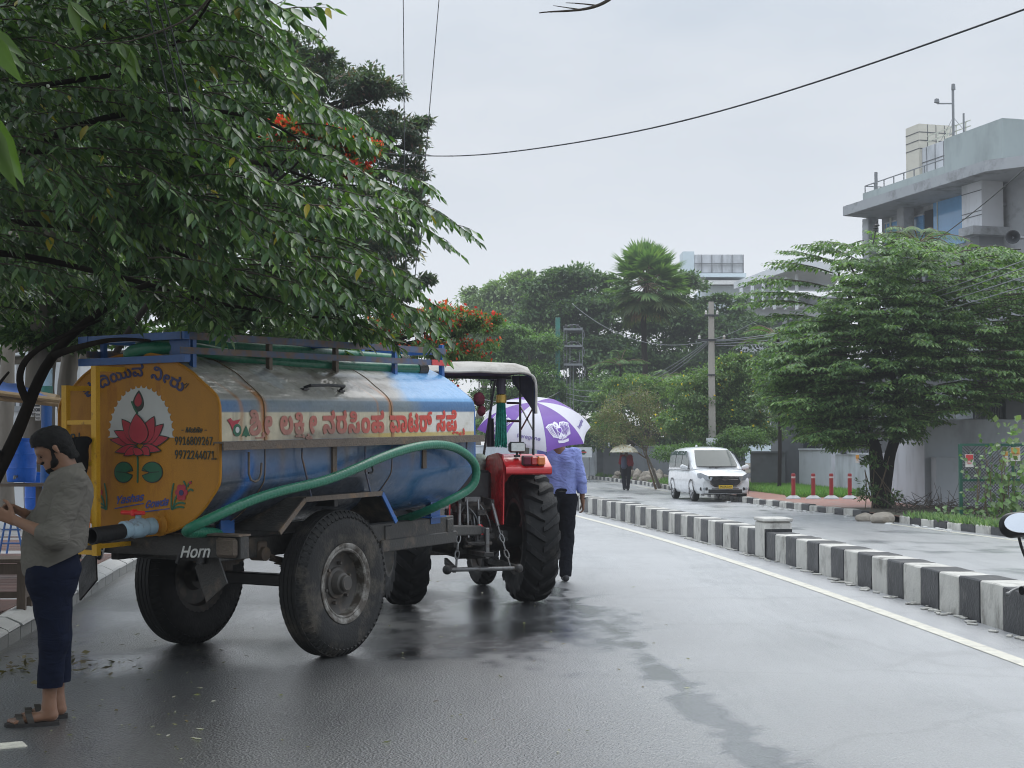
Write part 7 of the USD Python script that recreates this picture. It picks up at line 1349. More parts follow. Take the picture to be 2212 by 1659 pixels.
for z in (.16, .34): obj('rung', MB().tube([(-.13, 0, z), (.12, 0, z)], .011, 8), 'blue_paint', stl)
obj('seat', MB().box((0, .12, .47), (.3, .34, .03)), 'blue_plastic', stl)
pl_ = thing('stall_post', 'blue stall post with a grey pipe top at the left of the tank', 'post', np.array([at(100, 960, 16.2)[0], 16.2, Z0])); zt_ = at(100, 862, 16.2)[2] - Z0; z2 = at(100, 795, 16.2)[2] - Z0; obj('post', MB().tube([(0, 0, 0), (0, 0, zt_)], .058, 12), 'blue_paint', pl_); obj('pipe', MB().tube([(0, 0, zt_), (0, 0, z2)], .055, 12), 'valve_blue', pl_); obj('sleeve', MB().tube([(0, 0, zt_ - .02), (0, 0, zt_ + .14)], .062, 12), 'green_pole', pl_)
aw = thing('awning', 'patched blue plastic awning on bamboo poles over the stall at the left', 'awning', (0, 0, 0)); A0, A1, A2, A3 = at(-60, 838, 14.8), at(105, 862, 14.8), at(80, 845, 17), at(-60, 812, 17)
gm = grid_mesh(np.linspace(0, 1, 16), np.linspace(0, 1, 10), lambda a, b_: ((1 - a)[..., None] * ((1 - b_)[..., None] * A0 + b_[..., None] * A3) + a[..., None] * ((1 - b_)[..., None] * A1 + b_[..., None] * A2))); gm.vertices[:, 2] += (meshkit.fbm(gm.vertices * 3, 3, 3) - .5) * .12; obj('sheet', gm, 'tarp_blue', aw, smooth=True)
for a, c in ((at(-60, 842, 14.75), at(138, 866, 14.75)), (at(-40, 856, 15.1), at(130, 874, 15.1)), (at(60, 846, 16.5), at(125, 858, 15))): obj('bamboo_pole', MB().tube([a, c], .026, 8), 'bamboo', aw)
# rough bench
bc = gnd(15, 1330, Z0); be = thing('bench', 'rough dark wooden bench on the pavement behind the man', 'bench', bc, .15); hb = at(0, 1212, bc[1])[2] - Z0
for k in range(3): obj('plank', MB().box((-.45, .06 + .14 * k, hb), (1.3, .13, .035), bev=.004), 'wood_grey', be)
for x in (-1.0, .11):
    for y_ in (.04, .36): obj('leg', MB().box((x, y_, hb / 2), (.07, .07, hb)), 'wood_grey', be)
    obj('stretcher', MB().box((x, .2, .16), (.045, .3, .05)), 'wood_grey', be)
obj('apron', MB().box((-.45, .03, hb - .07), (1.1, .03, .09)), 'wood_grey', be); obj('lower_rail', MB().box((-.45, .04, .17), (1.05, .04, .05)), 'wood_grey', be)
# goods behind the tank on the pavement
def cask(label, px, y0, y1, Y, rp, mat): return drum(label, px, y0, y1, Y, rp, mat)
cask('orange plastic drum seen between the man and the ladder', 186, 1112, 1160, 19.5, 20, 'orange_plastic'); cask('low blue tub in front of the orange drum', 180, 1150, 1185, 18.6, 22, 'blue_plastic'); cask('white bucket beside the orange drum', 205, 1128, 1170, 19.0, 10, 'white_render')

# ------------------------------------------------------------------ trees and plants
def leaf_look(name, rough=.4, spec=.45, thin=.3, warm=(1.5, 1.75, .5)):
    LOOK[name] = usdkit.material(stage, f'/World/Looks/{name}', {'at': ('attribute', {'attribute': 'Cd'}), 'm': ('mix_color', {'blend_type': 'multiply', 'fac': 1.0, 'b': warm, 'use_clamp_result': False}),
        'p': ('principled_bsdf', {'roughness': rough, 'specular_ior_level': spec}), 't': ('translucent_bsdf', {}), 'x': ('mix_closure', {'fac': thin})},
        [('at.color', 'p.base_color'), ('at.color', 'm.a'), ('m.result', 't.color'), ('p.BSDF', 'x.closure1'), ('t.BSDF', 'x.closure2')], surface='x.closure')
leaf_look('leaf_glossy', .33, .6, .25); leaf_look('leaf_far', .55, .3, .25); leaf_look('leaf_mid', .5, .3, .3); leaf_look('flower', .6, .2, .3, (1.2, 1.1, 1.0))

def leafs(P, D, N, L, W, fine=False, bend=.12):
    """Leaf blades: base P, direction D, face N, length L, width W; folded along the rib and bent at the tip."""
    P, D, N = (np.asarray(x, float) for x in (P, D, N)); n = len(P); L = np.broadcast_to(L, n)[:, None]; W = np.broadcast_to(W, n)[:, None]
    D = D / np.linalg.norm(D, axis=1, keepdims=True); S = np.cross(D, N); S /= np.maximum(np.linalg.norm(S, axis=1, keepdims=True), 1e-9); U = np.cross(S, D)
    if fine:
        st = [(0, 0), (.2, .40), (.45, .48), (.76, .22), (1, 0)]; rows = []
        for a, w in st:
            c = P + D * L * a - U * L * bend * a * a
            rows.append((c - U * W * w * .35, c + S * W * w, c - S * W * w))
        v = np.stack([rows[0][0], rows[1][1], rows[1][0], rows[1][2], rows[2][1], rows[2][0], rows[2][2], rows[3][1], rows[3][0], rows[3][2], rows[4][0]], 1)
        f = np.array([(0, 2, 1), (0, 3, 2), (1, 2, 5), (1, 5, 4), (2, 3, 6), (2, 6, 5), (4, 5, 8), (4, 8, 7), (5, 6, 9), (5, 9, 8), (7, 8, 10), (8, 9, 10)]); k = 11
    else:
        c = P + D * L * .48 - U * L * bend * .25; t = P + D * L - U * L * bend
        v = np.stack([P, c + S * W * .5, c - U * W * .16, c - S * W * .5, t], 1); f = np.array([(0, 2, 1), (0, 3, 2), (1, 2, 4), (2, 3, 4)]); k = 5
    F_ = (f[None] + (np.arange(n) * k)[:, None, None]).reshape(-1, 3)
    return v.reshape(-1, 3), F_, k
def tones(rng, n, cols, p=None, var=.2):
    c = np.asarray(cols, float)[rng.choice(len(cols), n, p=p)]; return c * (1 + rng.uniform(-var, var, (n, 1)))
def polyline_leaves(rng, pts, gap, size, droop, spread=.8):
    """Leaves in two ranks along a twig."""
    pts = np.asarray(pts); seg = np.linalg.norm(np.diff(pts, axis=0), axis=1); t = np.concatenate([[0], np.cumsum(seg)]); n = max(3, int(t[-1] / gap)); s = np.linspace(.06 * t[-1], t[-1], n)
    P = np.stack([np.interp(s, t, pts[:, k]) for k in range(3)], 1); T = np.gradient(P, axis=0); T /= np.linalg.norm(T, axis=1, keepdims=True)
    side = np.cross(T, (0, 0, 1.0)); side /= np.maximum(np.linalg.norm(side, axis=1, keepdims=True), 1e-6); sg = np.where(np.arange(n) % 2, 1, -1)[:, None]
    D = T * .55 + side * sg * spread + np.array([0, 0, -1.0]) * (droop + rng.normal(0, .18, (n, 1))) + rng.normal(0, .16, (n, 3)); D[-1] = T[-1] + (0, 0, -.3)
    N = np.array([0, 0, 1.0]) + side * sg * .25 + rng.normal(0, .22, (n, 3))
    u = s / t[-1]; L = size * (.62 + .5 * np.sin(np.pi * np.clip(u * .85 + .1, 0, 1))) * rng.uniform(.62, 1.2, n)
    return P, D, N, L
def spray(rng, S, T, arch=.09, nb=5, gap=.03, size=.11, droop=.6, blen=.42):
    S, T = np.asarray(S, float), np.asarray(T, float); L = np.linalg.norm(T - S); u = np.linspace(0, 1, 14)[:, None]
    main = S + (T - S) * u + np.array([0, 0, 1]) * (4 * arch * L * u * (1 - u)) ; tw = [main]; d = unit(T - S); side = unit(np.cross(d, (0, 0, 1)))
    for k in range(nb):
        t = .12 + .74 * (k + rng.uniform(.1, .9)) / nb; o = np.array([np.interp(t, u[:, 0], main[:, q]) for q in range(3)]); sg = 1 if k % 2 else -1; bl = L * blen * (1.15 - t) * rng.uniform(.7, 1.2)
        e = o + (d * .78 + side * sg * .62 + np.array([0, 0, rng.uniform(-.22, .08)])) * bl; uu = np.linspace(0, 1, 7)[:, None]; tw.append(o + (e - o) * uu + np.array([0, 0, 1]) * .22 * bl * uu * (1 - uu))
    return tw
class Foliage:
    def __init__(self): self.P, self.D, self.N, self.L, self.W, self.C = [], [], [], [], [], []
    def add(self, P, D, N, L, W, C):
        for a, b in zip((self.P, self.D, self.N), (P, D, N)): a.append(np.asarray(b, float))
        self.L.append(np.broadcast_to(L, len(P))); self.W.append(np.broadcast_to(W, len(P))); self.C.append(C)
    def cat(self): return [np.concatenate(x) for x in (self.P, self.D, self.N, self.L, self.W, self.C)]
    def build(self, name, parent, mat, fine=False, pick=None, kind='stuff', bend=.12):
        P, D, N, L, W, C = self.cat()
        if pick is not None: P, D, N, L, W, C = (x[pick] for x in (P, D, N, L, W, C))
        v, f, k = leafs(P, D, N, L, W, fine, bend)
        return obj(name, trimesh.Trimesh(v, f, process=False), mat, parent, smooth=True, cd=np.repeat(C, k, 0), kind=kind)
def limb(parent, pts, r0, r1, mat='bark_dark', name='branch', n=24, k=8, wob=.0, seed=0):
    P = spline(pts, n); 
    if wob: P = P + (np.stack([meshkit.noise(P * 2.2 + q * 17, seed) for q in range(3)], 1) - .5) * wob * np.linspace(0, 1, n)[:, None]
    return obj(name, MB().tube(P, np.linspace(r0, r1, n), k), mat, parent, smooth=True)

# --- the spreading tree on the left, its leafy sprays over the tank
rng = np.random.default_rng(11)
cherry = thing('tree', 'large spreading tree with drooping dark green leaves overhanging the water tank', 'tree', (0, 0, 0))
GREEN = [(.038, .076, .037), (.058, .11, .046), (.086, .15, .056), (.125, .2, .06), (.3, .24, .03)]; GP = [.3, .36, .23, .104, .006]
F1 = Foliage(); twigs = MB()
poly = Polygon([(-260, -160), (520, -160), (600, 0), (700, 95), (660, 130), (700, 215), (770, 250), (860, 315), (815, 335), (835, 420), (930, 455), (1040, 525), (905, 520), (850, 560), (915, 640), (870, 655), (965, 715), (1000, 745), (880, 742), (760, 715), (700, 690), (560, 690), (420, 685), (250, 680), (100, 715), (-260, 730)])
poly = poly.difference(Polygon([(640, 262), (735, 268), (820, 320), (790, 385), (700, 395), (625, 330)]))
hub = at(-230, 420, 10.6)
def put_spray(S, T, **kw):
    sz = kw.pop('size', .105)
    for k, pts in enumerate(spray(rng, S, T, **kw)):
        P, D, N, L = polyline_leaves(rng, pts, kw.get('gap', .03), sz * (1 if k == 0 else .92), kw.get('droop', .6)); F1.add(P, D, N, L, L * .36, tones(rng, len(P), GREEN, GP, .32))
        twigs.tube(pts[::2 if k else 1], np.linspace(.006 if k == 0 else .0035, .0015, len(pts[::2 if k else 1])), 4, caps=False)
outline = [((430, -40), (702, 98), 9.6), ((520, 60), (688, 208), 9.9), ((470, 120), (690, 255), 10.2), ((600, 215), (858, 318), 10.8), ((560, 190), (790, 300), 10.3), ((640, 330), (850, 425), 11.0), ((560, 330), (800, 400), 10.0), ((720, 400), (1042, 528), 10.9), ((780, 425), (960, 490), 11.2), ((600, 430), (870, 530), 10.4),
           ((640, 480), (905, 545), 11.4), ((650, 510), (918, 640), 10.6), ((560, 520), (850, 600), 10.1), ((640, 600), (880, 660), 11.2), ((700, 610), (985, 745), 10.7), ((720, 650), (940, 720), 11.4), ((600, 640), (870, 760), 11.5), ((640, 690), (870, 755), 11.2), ((380, 640), (500, 735), 9.6), ((520, 640), (680, 705), 10.2), ((300, 630), (420, 700), 10.0), ((140, 620), (300, 710), 9.8),
           ((150, 380), (290, 560), 9.0), ((270, 400), (455, 480), 9.2), ((440, 430), (600, 580), 9.0), ((300, 360), (440, 500), 8.9), ((60, 330), (150, 470), 8.8), ((500, 380), (700, 470), 9.2), ((180, 520), (280, 660), 9.1), ((620, 540), (760, 650), 9.4), ((420, 300), (560, 400), 9.0), ((340, 200), (520, 300), 9.1)]
for s_, t_, Y in outline:
    S_, T_ = at(*s_, Y + .25), at(*t_, Y - .1); put_spray(S_, T_, arch=.10, nb=7, gap=.027, size=.128, blen=.34)
    for _ in range(2):
        o = rng.normal(0, .12, 3); put_spray(S_ + o + (0, .25, .03), S_ + (T_ - S_) * rng.uniform(.6, .85) + o + (0, .3, .0), arch=.1, nb=4, gap=.03, size=.12)
n = 0
while n < 420:
    px, py = rng.uniform(-260, 1000), rng.uniform(-160, 740)
    if not poly.buffer(-22).contains(Point(px, py)): continue
    Y = rng.uniform(9.0, 13.2); T_ = at(px, py, Y); a = rng.uniform(.18, .62) if py > 250 else rng.uniform(-.1, .5); L = rng.uniform(.5, 1.0)
    S_ = T_ + np.array([-math.cos(a) * L, rng.uniform(-.35, .55) * L, math.sin(a) * L * .8])
    put_spray(S_, T_, arch=.08, nb=5, gap=.034, size=rng.uniform(.10, .135), droop=rng.uniform(.45, .8)); n += 1
for _ in range(480):                       # unseen rest of the crown, above and to the left, thickened for shade
    T_ = np.array([rng.uniform(-8.5, -1.2), rng.uniform(6, 13.5), rng.uniform(4.4, 6.6)])
    if T_[2] < 1.5 + .30 * T_[1] and T_[0] > -3.2: continue
    S_ = T_ - unit(T_ - hub) * rng.uniform(.7, 1.2) + (0, 0, .2); put_spray(S_, T_, arch=.08, nb=4, gap=.055, size=.19, droop=.4)
for _ in range(560):                       # unseen sprays over the road towards the camera, added to shade the left side
    T_ = np.array([rng.uniform(-9, .2), rng.uniform(-5, 8), rng.uniform(3.9, 6.3)])
    if T_[2] < 1.5 + .33 * T_[1] + .5: continue
    S_ = T_ - unit(T_ - hub) * rng.uniform(.8, 1.2) + (0, 0, .2); put_spray(S_, T_, arch=.08, nb=4, gap=.06, size=.23, droop=.4)
for _ in range(110):
    T_ = np.array([rng.uniform(-8, -3.9), rng.uniform(9, 14), rng.uniform(2.6, 4.4)]); S_ = T_ - unit(T_ - hub) * .9; put_spray(S_, T_, arch=.08, nb=4, gap=.045, size=.13, droop=.6)
P, D, N, L, W, C = F1.cat()
rel_ = P - np.array([0, 0, EYE]); fwd = rel_[:, 1]; sx, sy = rel_[:, 0] / fwd, rel_[:, 2] / fwd
inview = (np.abs(sx) < .33) & (sy < .30) & (sy > .02) & (fwd < 10.2); order = np.argsort(np.where(inview, fwd / L, 1e9)); big = order[:290]; rest = np.setdiff1d(np.arange(len(P)), big)
F1.build('foliage', cherry, 'leaf_glossy', fine=True, pick=rest)
leafpart = sub('leafy_spray', cherry)
for i in big:
    v, f, k = leafs(P[i:i + 1], D[i:i + 1], N[i:i + 1], L[i:i + 1], W[i:i + 1], True); obj('leaf', trimesh.Trimesh(v, f, process=False), 'leaf_glossy', leafpart, smooth=True, cd=np.repeat(C[i:i + 1], k, 0))
tag(obj('twigs', twigs, 'twig', cherry, smooth=True), kind='stuff')
limb(cherry, [at(-330, 1440, 10.4), at(-120, 1200, 10.4), at(8, 1000, 10.3), at(62, 870, 10.3), at(112, 770, 10.4), at(190, 690, 10.5), at(330, 610, 10.6)], .075, .022, name='trunk', n=40, wob=.05)
limb(cherry, [at(-380, 1445, 10.6), at(-300, 1000, 10.6), at(-230, 420, 10.6), at(-150, 100, 10.4)], .13, .06, name='trunk', n=30, wob=.08)
for pts in ([(-230, 420, 10.6), (60, 330, 10.5), (330, 345, 10.6), (600, 430, 10.8), (760, 470, 10.9)], [(-240, 500, 10.6), (60, 480, 10.4), (330, 530, 10.3), (560, 640, 10.3)], [(-200, 250, 10.5), (100, 180, 10.2), (380, 90, 9.9), (460, 0, 9.7)], [(-240, 560, 10.6), (100, 560, 10.8), (420, 640, 11.1), (700, 690, 11.2)],
            [(60, 330, 10.5), (300, 240, 10.3), (520, 250, 10.3), (650, 300, 10.6)], [(330, 345, 10.6), (520, 350, 10.2), (700, 385, 10.5)], [(112, 770, 10.4), (200, 745, 10.2), (330, 742, 10.1)], [(8, 1000, 10.3), (-20, 880, 10.0), (20, 800, 9.9)], [(62, 870, 10.3), (45, 800, 10.2), (120, 730, 10.1), (220, 700, 10.2)]):
    limb(cherry, [at(*q) for q in pts], .03, .008, wob=.09, seed=3)
# small white blossoms
rb = rng.choice(rest, 46); b = MB()
for i in rb:
    if fwd[i] < 11.5 and abs(sx[i]) < .35: b.tm(trimesh.creation.icosphere(1, .012).apply_translation(P[i] + (0, -.02, .015)))
tag(obj('blossoms', b, 'blossom', cherry), kind='stuff')
# leaves of the same tree close to the camera at the left edge, and a bare twig at the top
F2 = Foliage(); bt = MB()
def tuft(px, py, Y, tips, size):
    o = at(px, py, Y)
    for (tx, ty, k) in tips:
        T_ = at(tx, ty, Y + .05 * k); F2.add([o + rng.normal(0, .01, 3)], [T_ - o], [np.array([.3 * k, -.7, .5])], [np.linalg.norm(T_ - o)], [np.linalg.norm(T_ - o) * .29], np.array([(.07, .125, .022)]) * rng.uniform(.7, 1.25))
tuft(-40, 60, 4.2, [(62, 150, 1), (45, 175, -1), (20, 120, .5), (58, 128, 0)], .14); tuft(-50, 240, 4.0, [(40, 330, 1), (38, 400, 0), (30, 412, -1), (10, 395, .6), (34, 370, .3)], .14); tuft(-30, 40, 4.3, [(30, 100, 1), (55, 118, 0)], .12)
tuft(262, 95, 6.2, [(300, 185, 0), (325, 160, 1), (240, 155, -1), (312, 172, .4)], .16); tuft(150, 5, 6.5, [(180, 90, .5), (215, 60, 1)], .14)
F2.build('near_foliage', cherry, 'leaf_glossy', fine=True)
limb(cherry, [at(460, -20, 6.1), at(420, 30, 6.15), at(330, 75, 6.2), at(262, 95, 6.2), at(215, 92, 6.2)], .006, .002, 'twig', wob=.03); limb(cherry, [at(-60, 30, 4.2), at(-20, 40, 4.2)], .004, .003, 'twig')
tw = thing('tree', 'bare dark twig of an overhead branch at the top edge of the picture', 'branch', (0, 0, 0))
limb(tw, [at(1330, -14, 5), at(1290, 12, 5), at(1240, 22, 5), at(1165, 27, 5)], .007, .002, 'twig', wob=.012); limb(tw, [at(1290, 12, 5), at(1255, 8, 5), at(1222, 6, 5)], .003, .0012, 'twig'); limb(tw, [at(1250, 20, 5), at(1222, 16, 5), at(1195, 12, 5)], .0025, .001, 'twig'); limb(tw, [at(1330, -14, 5), at(1420, -60, 5.0), at(1600, -160, 5)], .008, .012, 'twig')

# --- general tree: trunk, boughs, and a crown of leaf clumps gathered round bough ends
def tree(name, label, base, trunk, blobs, nleaf, L, W, cols, p=None, cat='tree', group=None, seed=0, mat='leaf_far', bark='bark_grey', sub_n=26, flat=.42, sub_r=.34, r0=.2, flowers=None, droop=.25, surf=.62, boughs=True):
    rng = np.random.default_rng(seed); t = thing(name, label, cat, base, 0, group); base = np.asarray(base, float)
    if trunk is not None:
        limb(t, np.asarray(trunk, float) - base, r0, r0 * .45, bark, 'trunk', 16, 9, wob=r0 * .8, seed=seed)
    top = np.asarray(trunk[-1], float) if trunk is not None else base
    Fo = Foliage(); ar = np.array([np.prod(np.broadcast_to(r, 3)) ** (2 / 3) for _, r in blobs]); ar = ar / ar.sum(); ff = Foliage()
    for (c, r), w in zip(blobs, ar):
        c = np.asarray(c, float); r = np.broadcast_to(r, 3).astype(float)
        if boughs: limb(t, [top - base, (top * .5 + c * .5) - base + (0, 0, -.05 * r[2]), c - base], r0 * .4, r0 * .1, bark, 'bough', 10, 6, wob=.3, seed=seed + 1)
        ns = max(6, int(sub_n * w * len(blobs))); d = rng.normal(0, 1, (ns, 3)); d /= np.linalg.norm(d, axis=1, keepdims=True); d[:, 2] = np.where(d[:, 2] < -.45, -d[:, 2] * .6, d[:, 2]); q = rng.uniform(surf, 1, (ns, 1)); sc = c + d * r * q
        n = int(nleaf * w); k = rng.integers(0, ns, n); sr = r.mean() * sub_r * rng.uniform(.6, 1.3, ns)
        P = sc[k] + np.clip(rng.normal(0, 1, (n, 3)), -1.9, 1.9) * sr[k][:, None] * (.62, .62, flat * .62)
        out = P - c; D = out / np.maximum(np.linalg.norm(out, axis=1, keepdims=True), .01) * .7 + rng.normal(0, .7, (n, 3)) + (0, 0, -droop); N = rng.normal(0, .45, (n, 3)) + (0, 0, 1.0) + out * .25 / r.mean()
        tone = rng.uniform(.72, 1.25, ns)[k][:, None]; Fo.add(P - base, D, N, L * rng.uniform(.7, 1.3, n), W * rng.uniform(.7, 1.3, n), tones(rng, n, cols, p) * tone)
        if flowers:
            fc, fn, fl, up = flowers; m = int(fn * w); kk = rng.integers(0, ns, m); PF = sc[kk] + rng.normal(0, 1, (m, 3)) * sr[kk][:, None] * (.6, .6, .3) + (0, 0, up); 
            ff.add(PF - base, rng.normal(0, 1, (m, 3)), rng.normal(0, 1, (m, 3)) + (0, -.5, .5), fl * rng.uniform(.7, 1.3, m), fl * .8, tones(rng, m, fc, None, .25))
    Fo.build('crown', t, mat)
    if flowers: ff.build('blossoms', t, 'flower')
    return t
def B(px, py, Y, rx, rz=None, ry=None):
    s = Y / F; return (at(px, py, Y), (rx * s, (ry or rx) * s, (rz or rx) * s))
DG = [(.036, .072, .034), (.058, .106, .046), (.086, .142, .06)]; MG = [(.056, .112, .04), (.086, .158, .052), (.12, .20, .066)]; LG = [(.09, .145, .06), (.125, .19, .075), (.155, .22, .09)]
# behind the left canopy
tree('tree', 'tall dark feathery tree with brown seed pods rising behind the left canopy', (-6.6, 30, 0), [(-6.6, 30, 0), (-6.4, 30, 5), (-6.0, 30, 8)], [B(600, 180, 30, 110, 90), B(740, 210, 30, 90, 80), B(830, 290, 30, 85, 60), B(760, 350, 30, 110, 80), B(880, 280, 30, 50, 40), B(850, 400, 30, 70, 60), B(700, 480, 30, 130, 90), B(820, 560, 30, 80, 80), B(640, 330, 30, 130, 100), B(840, 640, 30, 70, 60), B(885, 455, 30, 48, 44), B(868, 545, 30, 50, 46), B(890, 615, 30, 44, 44), B(690, 130, 30, 60, 40), B(620, 110, 30, 60, 50), B(800, 210, 30, 70, 50), B(905, 330, 30, 40, 40), B(560, 500, 30, 150, 120), B(420, 350, 30, 170, 150), B(730, 600, 30, 120, 90)], 80000, .12, .045, [(.036, .06, .04), (.05, .08, .05), (.07, .085, .06), (.11, .07, .06)], [.36, .36, .2, .08], seed=2, r0=.28, sub_n=30, flat=.5, sub_r=.3, bark='bark_dark')
RED = [(.6, .05, .02), (.68, .09, .03), (.5, .03, .02), (.66, .14, .05)]
tree('flame_tree', 'flame tree with red blossoms behind the tank roof and tractor canopy', (-3.6, 26, 0), [(-3.6, 26, 0), (-3.4, 26, 2.5), (-2.6, 26, 3.2)], [B(880, 702, 26, 80, 34), B(965, 690, 26, 66, 38), B(1020, 725, 26, 54, 48), B(985, 775, 26, 60, 30), B(1050, 700, 26, 40, 26), B(930, 762, 26, 80, 26), B(820, 745, 26, 70, 30), B(985, 775, 26, 50, 22), B(900, 830, 26, 80, 50)], 22000, .10, .03, MG + LG, seed=3, r0=.12, flowers=(RED, 2700, .065, .05), droop=.4, flat=.35, bark='bark_dark')
tree('flame_tree', 'flame tree with red blossoms high among the left trees', (-4.6, 15, 0), [(-4.6, 15, 0), (-4.0, 15, 2.5), (-2.6, 14.8, 4.0)], [B(690, 300, 14.6, 60, 34), B(775, 325, 14.6, 44, 28), B(745, 375, 14.6, 60, 26), B(640, 290, 14.6, 55, 30)], 7000, .07, .022, MG, seed=4, r0=.05, flowers=(RED, 2600, .05, .03), flat=.35, bark='bark_dark')
tree('tree', 'dense shadowed tree behind the ladder of the water tank', (-10.5, 26, 0), [(-10.5, 26, 0), (-10.3, 26, 3)], [B(100, 560, 26, 200, 160), B(330, 520, 26, 190, 170), B(-60, 450, 26, 200, 200), B(500, 660, 26, 150, 90), B(250, 330, 27, 260, 150), B(60, 200, 27, 250, 150), B(640, 740, 27, 120, 50)], 30000, .17, .08, DG, seed=6, r0=.25, sub_n=40)
tree('tree', 'dark leafy tree mass directly behind the overhanging left tree', (-7.5, 17, 0), [(-7.5, 17, 0), (-7.3, 17, 2.5)], [B(120, 120, 17, 260, 200), B(420, 220, 17, 220, 190), B(500, 330, 17, 150, 140), B(200, 420, 17, 260, 180), B(480, 520, 17, 200, 130), B(670, 580, 17, 120, 90), B(-80, 300, 17, 200, 250), B(100, 610, 17, 220, 90), B(620, 660, 17.5, 160, 70), B(380, 660, 17, 180, 60), B(-60, 60, 17, 200, 180), B(380, 40, 17, 180, 140), B(300, 725, 18, 200, 34), B(600, 728, 18, 210, 30), B(90, 745, 18, 150, 55), B(150, 690, 18, 150, 60)], 52000, .13, .055, DG, seed=60, r0=.2, sub_n=44, flat=.4, bark='bark_dark', boughs=False)
for lb, x, y in (('unseen dark tree added behind the viewer on the left to block skylight', -6.5, -9), ('second unseen dark tree added farther behind the viewer to block skylight', -2.0, -15)): tree('tree', lb, (x, y, 0), [(x, y, 0), (x, y, 2.5)], [((x + dx, y + dy, z), (2.6, 2.2, 1.9)) for dx, dy, z in ((-3, 0, 2.5), (0, .5, 3.2), (3, 0, 2.8), (-1.5, 0, 5.6), (1.8, 0, 5.4), (-4, -.5, 5), (4.4, -.5, 4.8))], 9000, .4, .2, DG, seed=int(80 + x), r0=.2)  # added out of view to cut the low skylight from behind
# the middle distance
tree('tree', 'pale green airy tree farthest down the road beside the dark trees', (-2.6, 115, 0), [(-2.6, 115, 0), (-2.4, 115, 5), (-1.5, 115, 8)], [B(1000, 690, 115, 45, 30), B(1045, 645, 115, 50, 34), B(1100, 625, 115, 45, 34), B(1150, 640, 115, 60, 40), B(1075, 690, 115, 80, 40), B(1010, 740, 115, 60, 40), B(1120, 720, 115, 90, 50), B(1060, 790, 115, 90, 50), B(1130, 600, 115, 22, 14)], 30000, .34, .17, LG, seed=7, r0=.4, flat=.6, sub_n=34)
tree('tree', 'big dark rounded tree left of the tall palm', (3.2, 88, 0), [(3.2, 88, 0), (3.4, 88, 5), (4.0, 88, 8)], [B(1180, 625, 88, 60, 34), B(1235, 600, 88, 60, 30), B(1290, 620, 88, 60, 40), B(1180, 690, 88, 80, 50), B(1260, 680, 88, 90, 60), B(1330, 690, 88, 80, 60), B(1240, 770, 88, 120, 60), B(1150, 770, 88, 70, 60), B(1320, 780, 88, 100, 60), B(1280, 860, 88, 120, 50)], 50000, .27, .14, DG, seed=8, r0=.4, flat=.34, sub_n=40)
tree('tree', 'big dark tree right of the tall palm', (12.5, 90, 0), [(12.5, 90, 0), (12.4, 90, 5), (12.0, 90, 8)], [B(1475, 635, 90, 60, 46), B(1550, 662, 90, 60, 36), B(1612, 712, 90, 60, 38), B(1450, 700, 90, 90, 60), B(1530, 720, 90, 90, 60), B(1600, 760, 90, 80, 60), B(1480, 800, 90, 120, 70), B(1560, 850, 90, 110, 60), B(1400, 820, 90, 90, 60), B(1440, 610, 90, 40, 30)], 50000, .27, .14, DG, seed=9, r0=.4, flat=.34, sub_n=40)
tree('tree', 'mid green layered tree above the tractor canopy', (.6, 70, 0), [(.6, 70, 0), (.7, 70, 3), (.9, 70, 5)], [B(1080, 720, 70, 70, 26), B(1140, 745, 70, 70, 28), B(1060, 780, 70, 60, 30), B(1120, 810, 70, 80, 34), B(1170, 850, 70, 60, 40), B(1090, 870, 70, 70, 40), B(1140, 920, 70, 80, 40), B(1060, 930, 70, 60, 40)], 40000, .17, .08, MG, seed=10, r0=.25, flat=.28, sub_n=40)
tree('shrub', 'bare brownish bush with a few yellow flowers above the person in maroon', (5.6, 58, 0), [(5.6, 58, 0), (5.2, 57.6, 1.2)], [B(1360, 880, 57, 60, 45), B(1320, 920, 57, 45, 40), B(1400, 920, 57, 55, 45), B(1350, 950, 57, 60, 30)], 9000, .09, .04, [(.15, .14, .08), (.19, .16, .09), (.12, .14, .06), (.12, .18, .06)], cat='bush', seed=11, r0=.05, sub_n=24, bark='dry_stem', flat=.8)
YEL = [(.75, .55, .02), (.8, .62, .05)]
tree('shrub', 'yellow flowering bush left of the brownish one', (5.9, 59.5, 0), [(5.9, 59.5, 0), (5.3, 59, 1.5)], [B(1320, 850, 58.5, 40, 34), B(1370, 835, 58.5, 44, 26), B(1305, 910, 58.5, 36, 34), B(1430, 850, 58.5, 40, 40)], 12000, .1, .045, MG + LG, cat='bush', seed=12, r0=.08, flowers=(YEL, 90, .11, .05))
tree('shrub', 'tall bush full of yellow trumpet flowers behind the concrete pole', (7.3, 54, 0), [(7.3, 54, 0), (7.3, 54, 1.6)], [B(1510, 850, 54, 60, 50), B(1570, 830, 54, 60, 60), B(1620, 880, 54, 60, 50), B(1480, 910, 54, 56, 40), B(1550, 920, 54, 80, 46), B(1620, 940, 54, 60, 36), B(1590, 790, 54, 46, 30)], 34000, .12, .055, MG + LG, cat='bush', seed=13, r0=.1, flowers=(YEL, 300, .11, .05), flat=.5, sub_n=36)
tree('shrub', 'low green hedge behind the white van', (8.6, 52.5, 0), None, [B(1600, 960, 52.5, 60, 40), B(1540, 985, 52.5, 60, 30), B(1470, 980, 52.5, 50, 30)], 9000, .1, .05, MG, cat='bush', seed=14, boughs=False)

